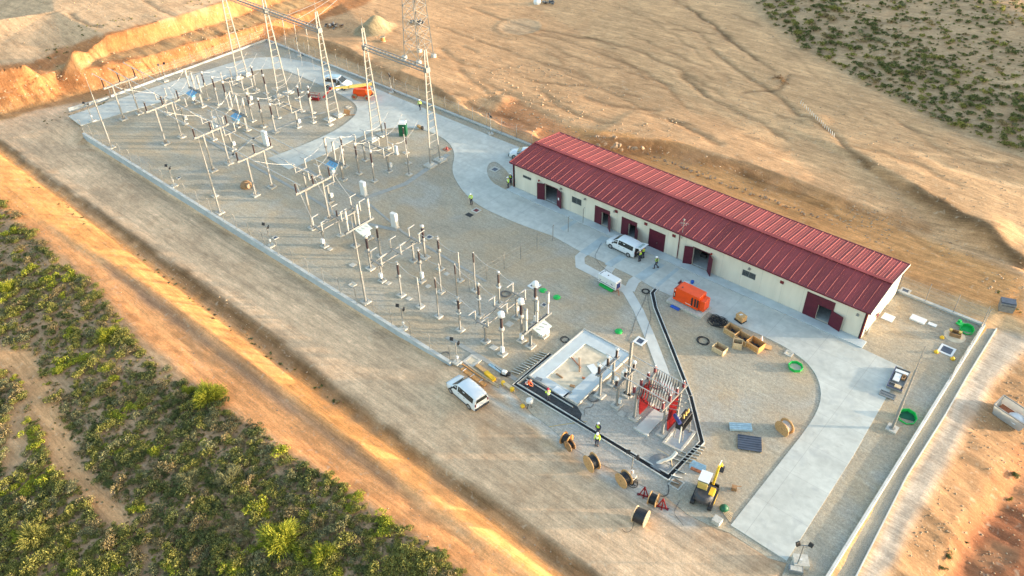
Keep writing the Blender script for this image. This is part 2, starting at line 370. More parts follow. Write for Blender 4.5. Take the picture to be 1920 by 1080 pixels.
def vnoise(x, y, seed=0):
    xi = np.floor(x).astype(np.int64); yi = np.floor(y).astype(np.int64); xf = x-xi; yf = y-yi
    u = xf*xf*(3-2*xf); v = yf*yf*(3-2*yf)
    def h(a, b):
        n = (a*374761393+b*668265263+seed*1442695041) & 0xffffffff
        n = ((n ^ (n >> 13))*1274126177) & 0xffffffff; return ((n ^ (n >> 16)) & 0xffff)/65535.0
    return (h(xi, yi)*(1-u)+h(xi+1, yi)*u)*(1-v)+(h(xi, yi+1)*(1-u)+h(xi+1, yi+1)*u)*v
def fbm(x, y, o=4, seed=0):
    s = 0; a = .5; t = 0
    for k in range(o): s = s+a*vnoise(x*2**k+17*k, y*2**k+9*k, seed+k); t += a; a *= .5
    return s/t-.5
def inpoly(px, py, poly):
    r = np.zeros(px.shape, bool); n = len(poly)
    for i in range(n):
        x1, y1 = poly[i]; x2, y2 = poly[(i+1) % n]
        if y1 == y2: continue
        c = ((y1 > py) != (y2 > py)) & (px < (x2-x1)*(py-y1)/(y2-y1)+x1); r ^= c
    return r
def segdist(px, py, poly):
    d = np.full(px.shape, 1e9)
    for (x1, y1), (x2, y2) in zip(poly[:-1], poly[1:]):
        dx, dy = x2-x1, y2-y1; t = np.clip(((px-x1)*dx+(py-y1)*dy)/(dx*dx+dy*dy+1e-9), 0, 1)
        d = np.minimum(d, np.hypot(px-x1-t*dx, py-y1-t*dy))
    return d
def axis(lo, hi, step, far, n):
    core = np.arange(lo, hi+.01, step); g = np.geomspace(step, far, n).cumsum(); g = g/g[-1]*far
    return np.concatenate([(lo-g)[::-1], core, hi+g])
gx = axis(-152, 92, .42, 640, 16); gy = axis(-82, 150, .42, 640, 16)
nx, ny = len(gx), len(gy); X, Y = np.meshgrid(gx, gy); x = X.ravel(); y = Y.ravel()
z = np.array([tz(a, b) for a, b in zip(x.tolist(), y.tolist())])
PX, PY = proj(np.stack([x, y, z], 1))
jx = PX+14*fbm(x*.25, y*.25, 3, 5)+9*fbm(x*1.1, y*1.1, 3, 6); jy = PY+12*fbm(x*.25, y*.25, 3, 7)+8*fbm(x*1.1, y*1.1, 3, 8)
comp = (x > -73.2) & (x < XW) & (y > YW) & (y < BW)
alb = np.zeros((len(x), 3)); alb[:] = (.56, .41, .265)
rough = np.full(len(x), .06)          # relief amplitude in metres
def zone(poly, col, r=None, j=True, amt=1.0):
    m = inpoly(jx if j else PX, jy if j else PY, poly); alb[m] = alb[m]*(1-amt)+np.array(col)*amt
    if r is not None: rough[m] = r
    return m
# big areas
zone([(1150, -200), (1390, 0), (1950, 330), (1950, -200)], (.50, .40, .28), .06)                   # pale plateau towards the scrub
zone([(900, -50), (1400, -10), (1700, 200), (1930, 290), (1930, 480), (1500, 300), (1200, 130)], (.54, .42, .28), .05)
zone([(1050, 235), (1280, 265), (1500, 350), (1920, 520), (1920, 690), (1700, 520), (1300, 340), (1060, 262)], (.60, .38, .19), .09)
zone([(960, 180), (1060, 240), (1100, 262), (1000, 275), (900, 230)], (.60, .34, .19), .3)
zone([(560, 70), (800, 160), (985, 262), (1000, 300), (480, 90)], (.55, .44, .30), .05)
zone([(-800, -300), (500, -100), (430, 5), (300, 45), (140, 95), (45, 122), (-200, 150)], (.56, .46, .335), .15)   # left plateau
zone([(-150, 130), (47, 117), (200, 66), (417, 4), (500, -20), (640, -60), (700, 0), (496, 80), (267, 152), (100, 190), (-150, 232)], (.42, .235, .12), .35)
zone([(60, 135), (200, 103), (400, 47), (560, -5), (590, 5), (500, 40), (333, 86), (150, 126)], (.42, .33, .20), .2)
zone([(-150, 225), (100, 186), (350, 122), (496, 76), (500, 84), (360, 132), (150, 192), (0, 232)], (.40, .30, .18), .1)
zone([(600, 76), (612, 78), (652, 90), (704, 119), (746, 133), (794, 153), (850, 185), (850, 200), (798, 168), (756, 156), (694, 130), (612, 98)], (.27, .19, .12), .15)  # scarp face behind the rear fence, its shade darkened into the colour
zone([(1095, 252), (1230, 262), (1280, 271), (1380, 300), (1480, 335), (1600, 380), (1747, 425), (1747, 440), (1580, 385), (1447, 345), (1363, 324), (1280, 302), (1230, 290), (1110, 286)], (.36, .24, .14), .15)  # scarp behind the building, painted darker for the shade on its face
zone([(1690, 333), (1813, 408), (1930, 490), (1930, 512), (1797, 430), (1680, 355), (1600, 300), (1600, 285)], (.36, .255, .155), .15)  # second scarp on the right, face shade painted into the albedo
# service road
road = zone([(-400, 50), (-150, 226), (0, 226), (120, 198), (210, 178), (210, 240), (500, 420), (860, 690), (1100, 900), (1250, 960), (1370, 990), (1480, 1056), (1560, 1200), (1260, 1200), (1100, 1072), (800, 858), (633, 730), (467, 598), (300, 482), (100, 340), (0, 268), (-400, 0)], (.62, .515, .375), .03)
zone([(930, 730), (1120, 850), (1250, 940), (1370, 985), (1475, 1055), (1400, 1075), (1180, 980), (1000, 850), (900, 770)], (.50, .44, .34), .05)
zone([(-400, 58), (0, 262), (100, 335), (300, 475), (467, 590), (633, 722), (800, 851), (933, 937), (1200, 1139), (1180, 1160), (917, 960), (610, 738), (333, 522), (113, 355), (0, 276)], (.20, .135, .075), .12)   # road shoulder and ditch side, ditch shade painted into the colour
# spoil bank and track
zone([(-400, -20), (0, 280), (113, 366), (333, 532), (610, 745), (800, 882), (917, 970), (1200, 1190), (1060, 1130), (753, 900), (500, 708), (267, 533), (100, 430), (-400, 200)], (.92, .49, .20), .10)
zone([(-400, 150), (60, 408), (255, 540), (482, 716), (740, 905), (1080, 1150), (950, 1160), (780, 1003), (560, 853), (400, 745), (260, 624), (110, 474), (0, 388), (-400, 330)], (.84, .46, .22), .06)
zone([(-400, 330), (0, 388), (110, 474), (200, 550), (260, 624), (330, 692), (400, 748), (560, 853), (780, 1003), (900, 1090), (800, 1400), (-800, 1400)], (.42, .335, .235), .2)      # scrub soil
zone([(205, 493), (267, 535), (367, 607), (500, 710), (667, 834), (753, 902), (745, 915), (650, 850), (482, 726), (352, 626), (255, 552), (190, 500)], (.40, .27, .19), .08)  # step down from the bank crest, its shadow band painted in
zone([(-20, 650), (60, 655), (120, 770), (150, 870), (240, 960), (250, 1010), (190, 975), (100, 880), (40, 800), (60, 740), (-20, 720)], (.60, .42, .25), .12)
zone([(0, 880), (20, 760), (50, 700), (60, 760), (40, 880)], (.50, .38, .25), .1)
# right side
lane = zone([(1868, 600), (1960, 620), (1860, 724), (1733, 940), (1600, 1190), (1500, 1190), (1607, 1077), (1774, 775)], (.44, .47, .47), .03)
zone([(1960, 620), (2100, 700), (1925, 1200), (1600, 1200), (1735, 937), (1860, 722)], (.34, .255, .165), .2)
zone([(2000, 780), (1893, 850), (1812, 960), (1760, 1080), (1700, 1200), (2100, 1200)], (.42, .24, .14), .3)
zone([(1950, 930), (1860, 960), (1800, 1040), (1770, 1110), (1950, 1110)], (.26, .13, .08), .3)
zone([(1700, 520), (1900, 590), (1960, 640), (1870, 618), (1700, 565), (1640, 520)], (.50, .42, .29), .06)
# scrub hillside
hill = zone([(1100, -300), (1392, -2), (1452, 50), (1552, 116), (1652, 172), (1782, 244), (1935, 306), (2600, 500), (2600, -600)], (.45, .37, .265), .3)
# blur zone colours a little
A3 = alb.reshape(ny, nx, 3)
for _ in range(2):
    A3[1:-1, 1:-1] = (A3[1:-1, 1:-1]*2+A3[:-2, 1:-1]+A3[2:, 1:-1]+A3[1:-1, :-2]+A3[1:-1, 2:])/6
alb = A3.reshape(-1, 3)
R2 = rough.reshape(ny, nx)
for _ in range(4): R2[1:-1, 1:-1] = (R2[:-2, 1:-1]+R2[2:, 1:-1]+R2[1:-1, :-2]+R2[1:-1, 2:])/4
rough = R2.ravel()
alb = alb*np.array((1.08, .83, .64)); alb[road] *= np.array((.98, 1.02, 1.10))*(1+.34*fbm(x[road]*.045, y[road]*.55, 4, 51)+.18*fbm(x[road]*.3, y[road]*.3, 3, 52))[:, None]; trk = inpoly(PX, PY, [(-400, -20), (0, 280), (333, 532), (800, 882), (1200, 1190), (900, 1180), (780, 1003), (560, 853), (400, 748), (260, 624), (110, 474), (0, 388), (-400, 330)]); u_ = x*.80+y*.0; alb[trk] *= (1+.30*fbm((x[trk]*.62-y[trk]*.78)*.0+x[trk]*.06, (y[trk]-x[trk]*-.0)*.9, 4, 53))[:, None]
# ruts, vehicle tracks, gullies: (pixel polyline, width m, depth m, colour factor)
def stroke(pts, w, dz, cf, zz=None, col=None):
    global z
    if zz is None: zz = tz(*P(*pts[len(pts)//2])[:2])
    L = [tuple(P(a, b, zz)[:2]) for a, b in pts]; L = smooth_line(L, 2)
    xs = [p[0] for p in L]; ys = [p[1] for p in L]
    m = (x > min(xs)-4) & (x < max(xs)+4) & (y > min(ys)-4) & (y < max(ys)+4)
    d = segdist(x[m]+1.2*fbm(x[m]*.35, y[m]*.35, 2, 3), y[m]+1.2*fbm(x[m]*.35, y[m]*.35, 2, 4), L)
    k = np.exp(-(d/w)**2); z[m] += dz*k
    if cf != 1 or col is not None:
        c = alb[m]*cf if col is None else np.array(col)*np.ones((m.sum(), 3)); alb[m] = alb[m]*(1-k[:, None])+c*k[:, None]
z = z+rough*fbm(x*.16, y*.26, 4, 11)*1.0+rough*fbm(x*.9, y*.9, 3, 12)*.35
# erosion grooves down the cut banks (run down-slope, across the bank)
bank = inpoly(PX, PY, [(-150, 132), (47, 119), (200, 68), (417, 6), (640, -60), (640, 10), (496, 80), (267, 152), (100, 190), (-150, 230)])
z[bank] += .55*np.abs(fbm(y[bank]*.55, x[bank]*.10, 3, 21))*1.6-.15
sl2 = inpoly(PX, PY, [(1960, 620), (2100, 700), (1800, 1200), (1600, 1200), (1735, 937), (1860, 722)])
z[sl2] += .6*np.abs(fbm(x[sl2]*.2, y[sl2]*.7, 3, 22))*1.5-.2
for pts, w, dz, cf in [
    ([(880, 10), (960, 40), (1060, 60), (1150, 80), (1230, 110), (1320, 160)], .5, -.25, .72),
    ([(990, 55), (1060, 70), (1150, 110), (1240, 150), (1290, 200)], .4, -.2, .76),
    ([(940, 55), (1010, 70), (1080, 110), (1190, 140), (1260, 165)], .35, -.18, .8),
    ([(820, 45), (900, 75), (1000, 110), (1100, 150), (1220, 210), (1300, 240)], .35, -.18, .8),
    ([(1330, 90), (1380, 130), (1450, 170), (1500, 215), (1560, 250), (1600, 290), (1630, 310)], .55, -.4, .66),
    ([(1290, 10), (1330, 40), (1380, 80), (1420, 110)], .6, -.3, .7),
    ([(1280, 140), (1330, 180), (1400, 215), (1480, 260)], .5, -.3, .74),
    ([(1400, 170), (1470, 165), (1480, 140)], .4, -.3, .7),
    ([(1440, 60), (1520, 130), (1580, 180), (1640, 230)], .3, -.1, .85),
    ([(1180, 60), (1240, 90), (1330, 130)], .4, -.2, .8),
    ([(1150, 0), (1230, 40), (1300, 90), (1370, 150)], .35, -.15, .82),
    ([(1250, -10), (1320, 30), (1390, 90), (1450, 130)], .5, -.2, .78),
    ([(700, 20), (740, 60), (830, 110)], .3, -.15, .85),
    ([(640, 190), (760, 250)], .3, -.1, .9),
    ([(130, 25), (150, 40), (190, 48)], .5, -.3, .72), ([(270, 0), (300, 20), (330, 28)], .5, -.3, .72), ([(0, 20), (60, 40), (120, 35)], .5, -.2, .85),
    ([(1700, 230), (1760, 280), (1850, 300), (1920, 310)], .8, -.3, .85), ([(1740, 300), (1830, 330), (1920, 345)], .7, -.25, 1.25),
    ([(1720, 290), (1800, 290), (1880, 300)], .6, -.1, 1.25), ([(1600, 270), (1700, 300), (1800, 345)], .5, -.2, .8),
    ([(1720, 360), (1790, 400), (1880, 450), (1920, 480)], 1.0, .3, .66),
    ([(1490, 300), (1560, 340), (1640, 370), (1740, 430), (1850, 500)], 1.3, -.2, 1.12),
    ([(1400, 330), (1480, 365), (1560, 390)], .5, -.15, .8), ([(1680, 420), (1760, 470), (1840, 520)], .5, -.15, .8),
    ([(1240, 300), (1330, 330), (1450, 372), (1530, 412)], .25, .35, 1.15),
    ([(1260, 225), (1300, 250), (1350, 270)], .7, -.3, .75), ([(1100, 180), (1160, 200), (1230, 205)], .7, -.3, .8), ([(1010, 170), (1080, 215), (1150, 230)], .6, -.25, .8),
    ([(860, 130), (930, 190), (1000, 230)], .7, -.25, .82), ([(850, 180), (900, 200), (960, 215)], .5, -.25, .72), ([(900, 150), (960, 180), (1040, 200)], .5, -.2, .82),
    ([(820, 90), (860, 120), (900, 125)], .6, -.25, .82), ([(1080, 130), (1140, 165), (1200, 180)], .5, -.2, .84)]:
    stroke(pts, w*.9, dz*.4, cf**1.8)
for k in range(150):       # short bulldozer and tyre marks over the earthworks
    a, b = random.uniform(800, 1850), random.uniform(10, 400)
    if b > 40+(a-800)*.42+40 or (a > 1350 and b < (a-1350)*.55): continue
    L = random.uniform(25, 110); an = random.uniform(.1, .75); dx, dy = L*cos(an), L*sin(an)*.8
    stroke([(a, b), (a+dx*.5+random.uniform(-8, 8), b+dy*.5+random.uniform(-6, 6)), (a+dx, b+dy)], random.uniform(.12, .4), random.uniform(-.12, .08), random.choice((.62, .70, .78, 1.15, 1.2)))
for k in range(26):       # tyre marks along road and track
    t = random.random(); off = random.uniform(-60, 60)
    a = 60+t*900; b = 300+t*640+off*.9-20 if k % 2 else 330+t*640
    if k % 2: pts = [(a+60, b-70), (a+160, b-2), (a+330, b+118)]
    else: pts = [(a-30, b+90), (a+70, b+165), (a+200, b+262)]
    stroke(pts, random.uniform(.12, .35), -.03, random.choice((.86, .9, 1.08, 1.1)), -1.2)
for o in (0, 16, 34, 60, 74):
    stroke([(1885-o, 640+o*.2), (1826-o, 735+o*.1), (1740-o*.9, 880), (1645-o*.6, 1060)], .22, -.03, (1.15, .9)[o % 3 == 0], -.6)
stroke([(930, 722), (990, 775), (1060, 830)], .45, 0, 1, 0, (.50, .47, .40)); stroke([(1010, 790), (1075, 830), (1130, 880), (1200, 925), (1290, 975)], .7, 0, 1, 0, (.44, .42, .37)); stroke([(900, 735), (960, 765), (1020, 815)], .3, 0, 1, 0, (.50, .44, .36))
for o, c_ in ((-14, .8), (0, 1.15), (12, .82), (22, 1.15), (38, .84), (50, .86)): stroke([(110+o, 505-o*.2), (250+o, 640), (430+o, 790-o*.6), (640+o, 950-o*.8), (800+o, 1062-o)], .22, -.04, c_, -.9)
# sand heap, crane pad ring, spoil mounds
def mound(px, py, r, h, col=None, sx=1.0):
    global z
    c = P(px, py, tz(*P(px, py, 1.6)[:2])); d = np.hypot((x-c.x)*sx, y-c.y); k = np.clip(1-d/r, 0, 1); k = k*k*(3-2*k); z += h*k*(1+.3*fbm(x*.8, y*.8, 3, 31))
    if col is not None: m = k > .03; alb[m] = col
mound(697, 56, 4.0, 1.9, (.34, .26, .15)); mound(715, 50, 3.2, 1.2, (.34, .26, .15)); mound(1530, 225, 3, .6); mound(1860, 430, 4, .8); mound(930, 200, 4, .7); mound(1000, 255, 3, .8)
a0 = P(975, 52, 1.8); d = np.hypot(x-a0.x, (y-a0.y)); k = np.clip(1-np.abs(d-4.2)/1.0, 0, 1); z += .12*k; mm = d < 4.0; alb[mm] = alb[mm]*.6+np.array((.56, .42, .27))*.4
yard = [(-72.9, -21.5), (-72.9, BW-.1), (XW-.1, BW-.1), (XW-.1, -48)] + W2(YE) + [(18.2, YW+.1), (-63.5, YW+.1)] + W2([(152, 240), (205, 184)])
inside = inpoly(x, y, yard); near = segdist(x, y, W2(YE)+[(18.2, YW)]) ; outer = near < 3
zc = np.where(inside & (near > .6), np.minimum(z, -.22), np.where(inside, np.minimum(z, -.05), z))
zc = np.where(~inside & (near < 1.2) & (y < YW+8), np.clip(zc, -.12, .012), zc)
zc = np.where((x > -73.3) & (x < XW+.1) & (y > YW) & (y < BW+.3) & (near > 1.2), np.minimum(zc, -.22), zc)
strip = (x > -63.8) & (x < 18.5) & (y < YW+.1) & (y > YW-1.2); zc = np.where(strip, np.minimum(zc, np.where(y > YW-.35, -.3, zc)), zc)
z = zc
verts = np.stack([x, y, z], 1)
idx = np.arange(nx*ny).reshape(ny, nx); q4 = np.stack([idx[:-1, :-1], idx[:-1, 1:], idx[1:, 1:], idx[1:, :-1]], -1).reshape(-1, 4)
me = bpy.data.meshes.new('ground'); me.vertices.add(len(verts)); me.vertices.foreach_set('co', verts.ravel())
me.loops.add(q4.size); me.loops.foreach_set('vertex_index', q4.ravel().astype(np.int32)); me.polygons.add(len(q4))
me.polygons.foreach_set('loop_start', (np.arange(len(q4))*4).astype(np.int32)); me.update(); me.validate()
me.polygons.foreach_set('use_smooth', np.ones(len(q4), bool))
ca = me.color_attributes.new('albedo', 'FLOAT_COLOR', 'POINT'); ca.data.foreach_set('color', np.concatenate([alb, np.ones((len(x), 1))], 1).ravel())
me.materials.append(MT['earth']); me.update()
ground = bpy.data.objects.new('ground', me); COL.objects.link(ground); tag(ground, kind='structure')
Zg = z.reshape(ny, nx)
def H(a, b):
    i = min(max(int(np.searchsorted(gx, a))-1, 0), nx-2); j = min(max(int(np.searchsorted(gy, b))-1, 0), ny-2)
    u = (a-gx[i])/(gx[i+1]-gx[i]); v = (b-gy[j])/(gy[j+1]-gy[j])
    return float((Zg[j, i]*(1-u)+Zg[j, i+1]*u)*(1-v)+(Zg[j+1, i]*(1-u)+Zg[j+1, i+1]*u)*v)
def G(px, py, z0=0.0):      # the place on the terrain seen at a picked pixel
    p = P(px, py, z0)
    for _ in range(6): p = P(px, py, H(p.x, p.y))
    return p

# ---------------------------------------------------------------- compound surfaces
def sheet(name, poly, z0, z1, m, kind='structure'):
    b = MB(); b.prism(poly, z0, z1); return tag(b.build(name, MT[m]), kind=kind)
sheet('gravel_yard', yard, -.2, 0, 'gravel')
drive_px = [(128, 218), (250, 177), (350, 144), (430, 119), (470, 109), (520, 107), (580, 117), (650, 144), (760, 189), (912, 252), (985, 281)]
drive = W2(drive_px)+[(-.35, 6.8), (-.35, .9)]+W2(smooth_line([(948, 318), (930, 302), (915, 307), (912, 325), (922, 342), (938, 351)], 2))
drive += [(-.35, -1.3), (50.0, -1.3)]+W2([(1680, 684), (1693, 690), (1600, 855), (1475, 1052), (1370, 985), (1500, 820)])
drive += W2(smooth_line([(1500, 820), (1532, 775), (1542, 735), (1525, 690), (1480, 655), (1430, 630)], 2)[1:])
drive += W2([(1380, 609), (1320, 582), (1225, 540), (1190, 520), (1085, 470), (1035, 442), (1000, 430)])
drive += W2(smooth_line([(1000, 430), (960, 415), (900, 388), (870, 362), (852, 335), (847, 315), (854, 290), (842, 266), (810, 247), (770, 239), (730, 240), (700, 246), (665, 262), (610, 290), (542, 318)], 2)[1:])
drive += W2([(502, 297)])+W2(smooth_line([(502, 297), (560, 276), (620, 250), (655, 228), (671, 210), (667, 194), (640, 178), (590, 155), (540, 133), (510, 128), (470, 133), (400, 155), (330, 183)], 2)[1:])+W2([(250, 207), (152, 236)])
sheet('concrete_road', drive, -.1, .05, 'concrete')
b = MB(); b.prism([(-.3, -1.28), (-.3, -.02), (50.3, -.02), (50.3, -1.28)], -.1, .12); tag(b.build('pavement', MT['slab_blue']), kind='structure')
mat('patch_concrete', (.37, .42, .42), .8, 0, .10, 1.0, .004, 20)
for k, pl in enumerate([[(1050, 428), (1078, 411), (1085, 414), (1057, 433)], [(1087, 472), (1129, 442), (1144, 447), (1102, 479)], [(1133, 495), (1163, 477), (1175, 482), (1146, 501)], [(1190, 518), (1230, 491), (1247, 497), (1206, 526)], [(1229, 534), (1268, 502), (1274, 505), (1235, 538)]]):
    sheet('road_patch', W2(pl, .05), .05, .054, 'patch_concrete')
# precast cable-duct footpath
def path(pts, w, z0, z1, m, name):
    L = W2(pts); a = offset_line(L, w/2); c = offset_line(L, -w/2); return sheet(name, a+c[::-1], z0, z1, m)
mat('duct_cover', (.50, .50, .46), .85, 0, .08, .9, .006, 20)
t = MT['duct_cover'].node_tree; bb = t.nodes['Principled BSDF']
path([(1100, 470), (1087, 482), (1088, 498), (1130, 520), (1176, 546), (1197, 582), (1222, 640), (1241, 690), (1256, 738)], 1.15, -.1, .03, 'duct_cover', 'footpath')
path([(1146, 500), (1140, 508), (1136, 521)], 1.1, -.1, .026, 'duct_cover', 'footpath')
path([(1200, 519), (1188, 528), (1180, 545)], 1.25, -.1, .034, 'duct_cover', 'footpath')
# ---------------------------------------------------------------- perimeter walls and fences
def wall(name, label, a, b, w, z0, z1, cap=None, m='footing'):
    t = thing(name, label, 'wall', (0, 0, 0)); mb = MB(); mb.bar((*a, (z0+z1)/2), (*b, (z0+z1)/2), w, z1-z0); mb.build('wall_body', MT[m], t)
    if cap:
        mb = MB(); va = Vector((*a, 0)); vb = Vector((*b, 0)); L = (vb-va).length; n = int(L/3); 
        for i in range(n):
            p = va.lerp(vb, i/n); q = va.lerp(vb, (i+1)/n-.012*3/L); mb.bar((p.x, p.y, z1+.05), (q.x, q.y, z1+.05), cap, .1)
        mb.build('coping', MT['coping'], t)
    return t
mat('coping', (.50, .49, .45), .85, 0, .10, 1.0); mat('wall_conc', (.36, .40, .42), .85, 0, .10, 1.2, .01, 20)
wall('retaining_wall', 'long grey concrete retaining wall between service road and gravel yard', (-63.7, YW), (18.2, YW), .34, -1.6, .12, .40, 'wall_conc')
wall('kerb_wall', 'low concrete kerb wall along the right end of the yard beside the lane', (XW, BW+.1), (XW, -50), .25, -.9, .2, .24, 'wall_conc')
wall('kerb_wall', 'low kerb wall under the rear fence at the foot of the bare slope', (-73.1, BW), (XW-.2, BW), .25, -.5, .2, .34, 'wall_conc')
wall('kerb_wall', 'low pale kerb wall below the orange stepped cut bank', (-73.1, -21.5), (-73.1, BW-.2), .25, -.7, .2, .34, 'wall_conc')
wall('kerb_wall', 'short angled kerb wall beside the far left entrance', tuple(P(205, 183)[:2]), tuple(P(128, 205)[:2]), .25, -.7, .12, .3, 'wall_conc')
# gravel shoulder strips outside the kerbs
sheet('gravel_strip', [(XW+.14, BW+.1)]+W2([(1868, 617), (1812, 708), (1774, 775), (1700, 893), (1607, 1077), (1570, 1150)], -.4)+[(XW+.14, -50)], -.9, -.33, 'gravel_grey')
b = MB(); L = W2([(1868, 617), (1812, 708), (1774, 775), (1700, 893), (1607, 1077), (1580, 1130)], -.4)
for p, q in zip(L[:-1], L[1:]): b.bar((*p, -.37), (*q, -.37), .12, .26)
tag(b.build('road_kerb', MT['duct_cover']), kind='structure')
MT['wire'] = mat('wire', (.42, .42, .39), .5, .2, .05)
def fence(label, a, b_, post_step, h, base, post_r=.038, mesh=True, first=0.0, lean=0.25):
    a = Vector((*a, 0)); b2 = Vector((*b_, 0)); L = (b2-a).length; d = (b2-a)/L
    t = thing('chain_link_fence', label, 'fence', (a.x, a.y, base), math.atan2(d.y, d.x))
    n = max(1, round(L/post_step)); pm = None
    for i in range(n+1):
        if pm is None:
            mb = MB(); mb.tube([(0, 0, 0), (0, 0, h+.1), (0, lean*.6, h+.4)], post_r, 6); pm = mb.build('post', MT['galv'], t); o = pm
        else: o = pm.copy(); COL.objects.link(o); o.parent = t
        o.location = (i*L/n, 0, 0)
    mb = MB(); r = .0035
    for k in (.06, .5, 1.0, 1.5, h): mb.bar((0, .03, k), (L, .03, k), .009)
    if mesh:
        s = .16; m = int(L/s)
        for i in range(m):
            x0 = i*s
            for sg in (1, -1):
                xe = x0+sg*h*.8
                x1 = min(max(xe, 0), L); hh = h*abs(x1-x0)/abs(xe-x0) if xe != x0 else h
                mb.add([(x0-r, .03, .05), (x0+r, .03, .05), (x1+r, .03, hh), (x1-r, .03, hh)], [(0, 1, 2, 3)])
    mb.build('wire_mesh', MT['wire'], t)
    return t
fence('chain link fence on the concrete retaining wall beside the grey service road', (18.0, YW+.05), (-63.5, YW+.05), 3.0, 2.0, .2)
fence('tall chain link fence along the rear kerb behind the gantries and the red roofed building', (-73, BW), (XW-.2, BW), 3.1, 2.0, .25)
fence('chain link fence at the foot of the orange stepped cut bank', (-73.1, -21.5), (-73.1, BW-.2), 3.1, 2.0, .25)
fence('chain link fence along the right end kerb above the gravel strip', (XW, BW-.2), (XW, BW-11), 3.6, 2.0, .3)
b = MB()
# inner fence crossing from the switchyard to the building
fa = P(740+70, 560); 
fence('inner mesh fence running from the switchyard across the concrete to the building', tuple(P(1093, 419)[:2]), tuple(P(880, 543)[:2]), 3.0, 2.1, .05, .045, mesh=False)
# ---------------------------------------------------------------- building
BL, BD, EH, RH = 49.57, 10.25, 4.05, 4.74
T = thing('substation_building', 'long cream control building with burgundy ribbed metal roof and dark red doors', 'building', (0, 0, 0))
doors = [(5.6, 7.75, 2.66, 'open'), (14.0, 16.35, 2.7, 'wicket'), (18.2, 20.5, 2.7, 'wicket'), (22.35, 24.65, 2.7, 'closed'), (28.6, 30.75, 2.68, 'open'), (42.9, 46.1, 3.25, 'wicket')]
wins = [(1.7, 3.2, 2.22, 2.66), (10.2, 11.8, 1.62, 2.58), (35.1, 36.8, 1.7, 2.55), (12.0, 12.0, 0, 0)][:3]
cuts = []
for x0, x1, h, k in doors:
    if k == 'open': cuts.append((x0, x1, 0, h))
    elif k == 'wicket': cuts.append((x0+(x1-x0)*.47, x1-.18, .12, 2.15))
for w in wins: cuts.append((w[0], w[1], w[2], w[3]))
xs = sorted({0, BL}|{c[0] for c in cuts}|{c[1] for c in cuts})
mb = MB(); TH = .25
for i in range(len(xs)-1):
    xa, xb = xs[i], xs[i+1]; cs = [c for c in cuts if c[0] <= xa+1e-6 and c[1] >= xb-1e-6]
    if not cs: mb.box((xa+xb)/2, TH/2, EH/2, xb-xa, TH, EH)
    else:
        c = cs[0]
        if c[2] > 0: mb.box((xa+xb)/2, TH/2, c[2]/2, xb-xa, TH, c[2])
        mb.box((xa+xb)/2, TH/2, (c[3]+EH)/2, xb-xa, TH, EH-c[3])
mb.box(BL/2, BD-TH/2, EH/2, BL, TH, EH)
for xx in (TH/2, BL-TH/2):
    mb.add([(xx-TH/2, 0, 0), (xx+TH/2, 0, 0), (xx+TH/2, BD, 0), (xx-TH/2, BD, 0), (xx-TH/2, 0, EH), (xx+TH/2, 0, EH), (xx+TH/2, BD, EH), (xx-TH/2, BD, EH), (xx-TH/2, BD/2, RH-.05), (xx+TH/2, BD/2, RH-.05)],
           [(0, 1, 5, 9, 8, 4)[:0] or (0, 4, 8, 7, 3), (1, 2, 6, 9, 5), (0, 1, 5, 4), (3, 7, 6, 2), (4, 5, 9, 8), (8, 9, 6, 7)])
mb.build('wall', MT['cream_wall'], T)
mb = MB(); k = 0
for i in range(1, 20):
    xx = i*2.5
    if any(d[0]-.1 < xx < d[1]+.1 for d in doors) or any(w[0] < xx < w[1] for w in wins): continue
    mb.box(xx, -.004, EH/2, .025, .008, EH)
for i in range(1, 4): mb.box(BL+.004, i*2.5, EH/2, .008, .025, EH)
mat('joint', (.44, .42, .37), .8); mb.build('panel_joints', MT['joint'], T)
mb = MB(); mb.box(BL/2, BD/2, .06, BL-.5, BD-.5, .12); mb.build('floor', MT['floor_in'], T)
mb = MB()
for xx in (9.2, 17.3, 26.6, 33.5, 41.5): mb.box(xx, BD/2, 1.9, .12, BD-.6, 3.5)
mb.box(BL/2, 7.0, 1.9, BL-.6, .1, 3.5); mb.box(30, 5.0, 1.9, 7, .1, 3.4)
mb.build('partition', MT['inside_cream'], T)
mb = MB()
for xx in (6.3, 7.0): mb.box(xx, 4.5, 1.0, .5, .5, 1.8)
mb.box(29.0, 2.2, .45, .7, .5, .5); mb.build('equipment_cabinet', MT['dark_plastic'], T)
# roof: two ribbed slopes
ov = .33
def slope(name, y0, y1, z0, z1, m):
    mb = MB(); n = int((BL+2*ov)/.34); dx = (BL+2*ov)/n; pr = []
    for i in range(n):
        x0 = -ov+i*dx; big = (i % 3 == 0); h = .06 if big else .022; w = .07 if big else .035
        pr += [(x0, 0), (x0+w*.35, h), (x0+w, h), (x0+w*1.4, 0)]
    pr.append((BL+ov, 0)); vs = []
    for yy, zz in ((y0, z0), (y1, z1)):
        vs += [(a, yy, zz+h) for a, h in pr]
    k = len(pr); fs = [(i, i+1, k+i+1, k+i) if y1 > y0 else (k+i, k+i+1, i+1, i) for i in range(k-1)]
    mb.add(vs, fs)
    mb.add([(-ov, y0, z0-.07), (BL+ov, y0, z0-.07), (BL+ov, y1, z1-.07), (-ov, y1, z1-.07)], [(0, 1, 2, 3)])
    return mb.build(name, m, R)
mb = MB(); mb.box(BL/2, BD/2, RH+.085, BL+2*ov, .5, .03, 0); R = mb.build('roof', MT['roof_red'], T)
slope('roof_slope', -ov, BD/2, EH, RH, MT['roof_red']); slope('roof_slope', BD+ov, BD/2, EH, RH, MT['roof_red'])
mb = MB(); mb.box(BL/2, -ov-.07, EH-.06, BL+2*ov, .14, .20); mb.build('gutter', MT['roof_edge'], R)
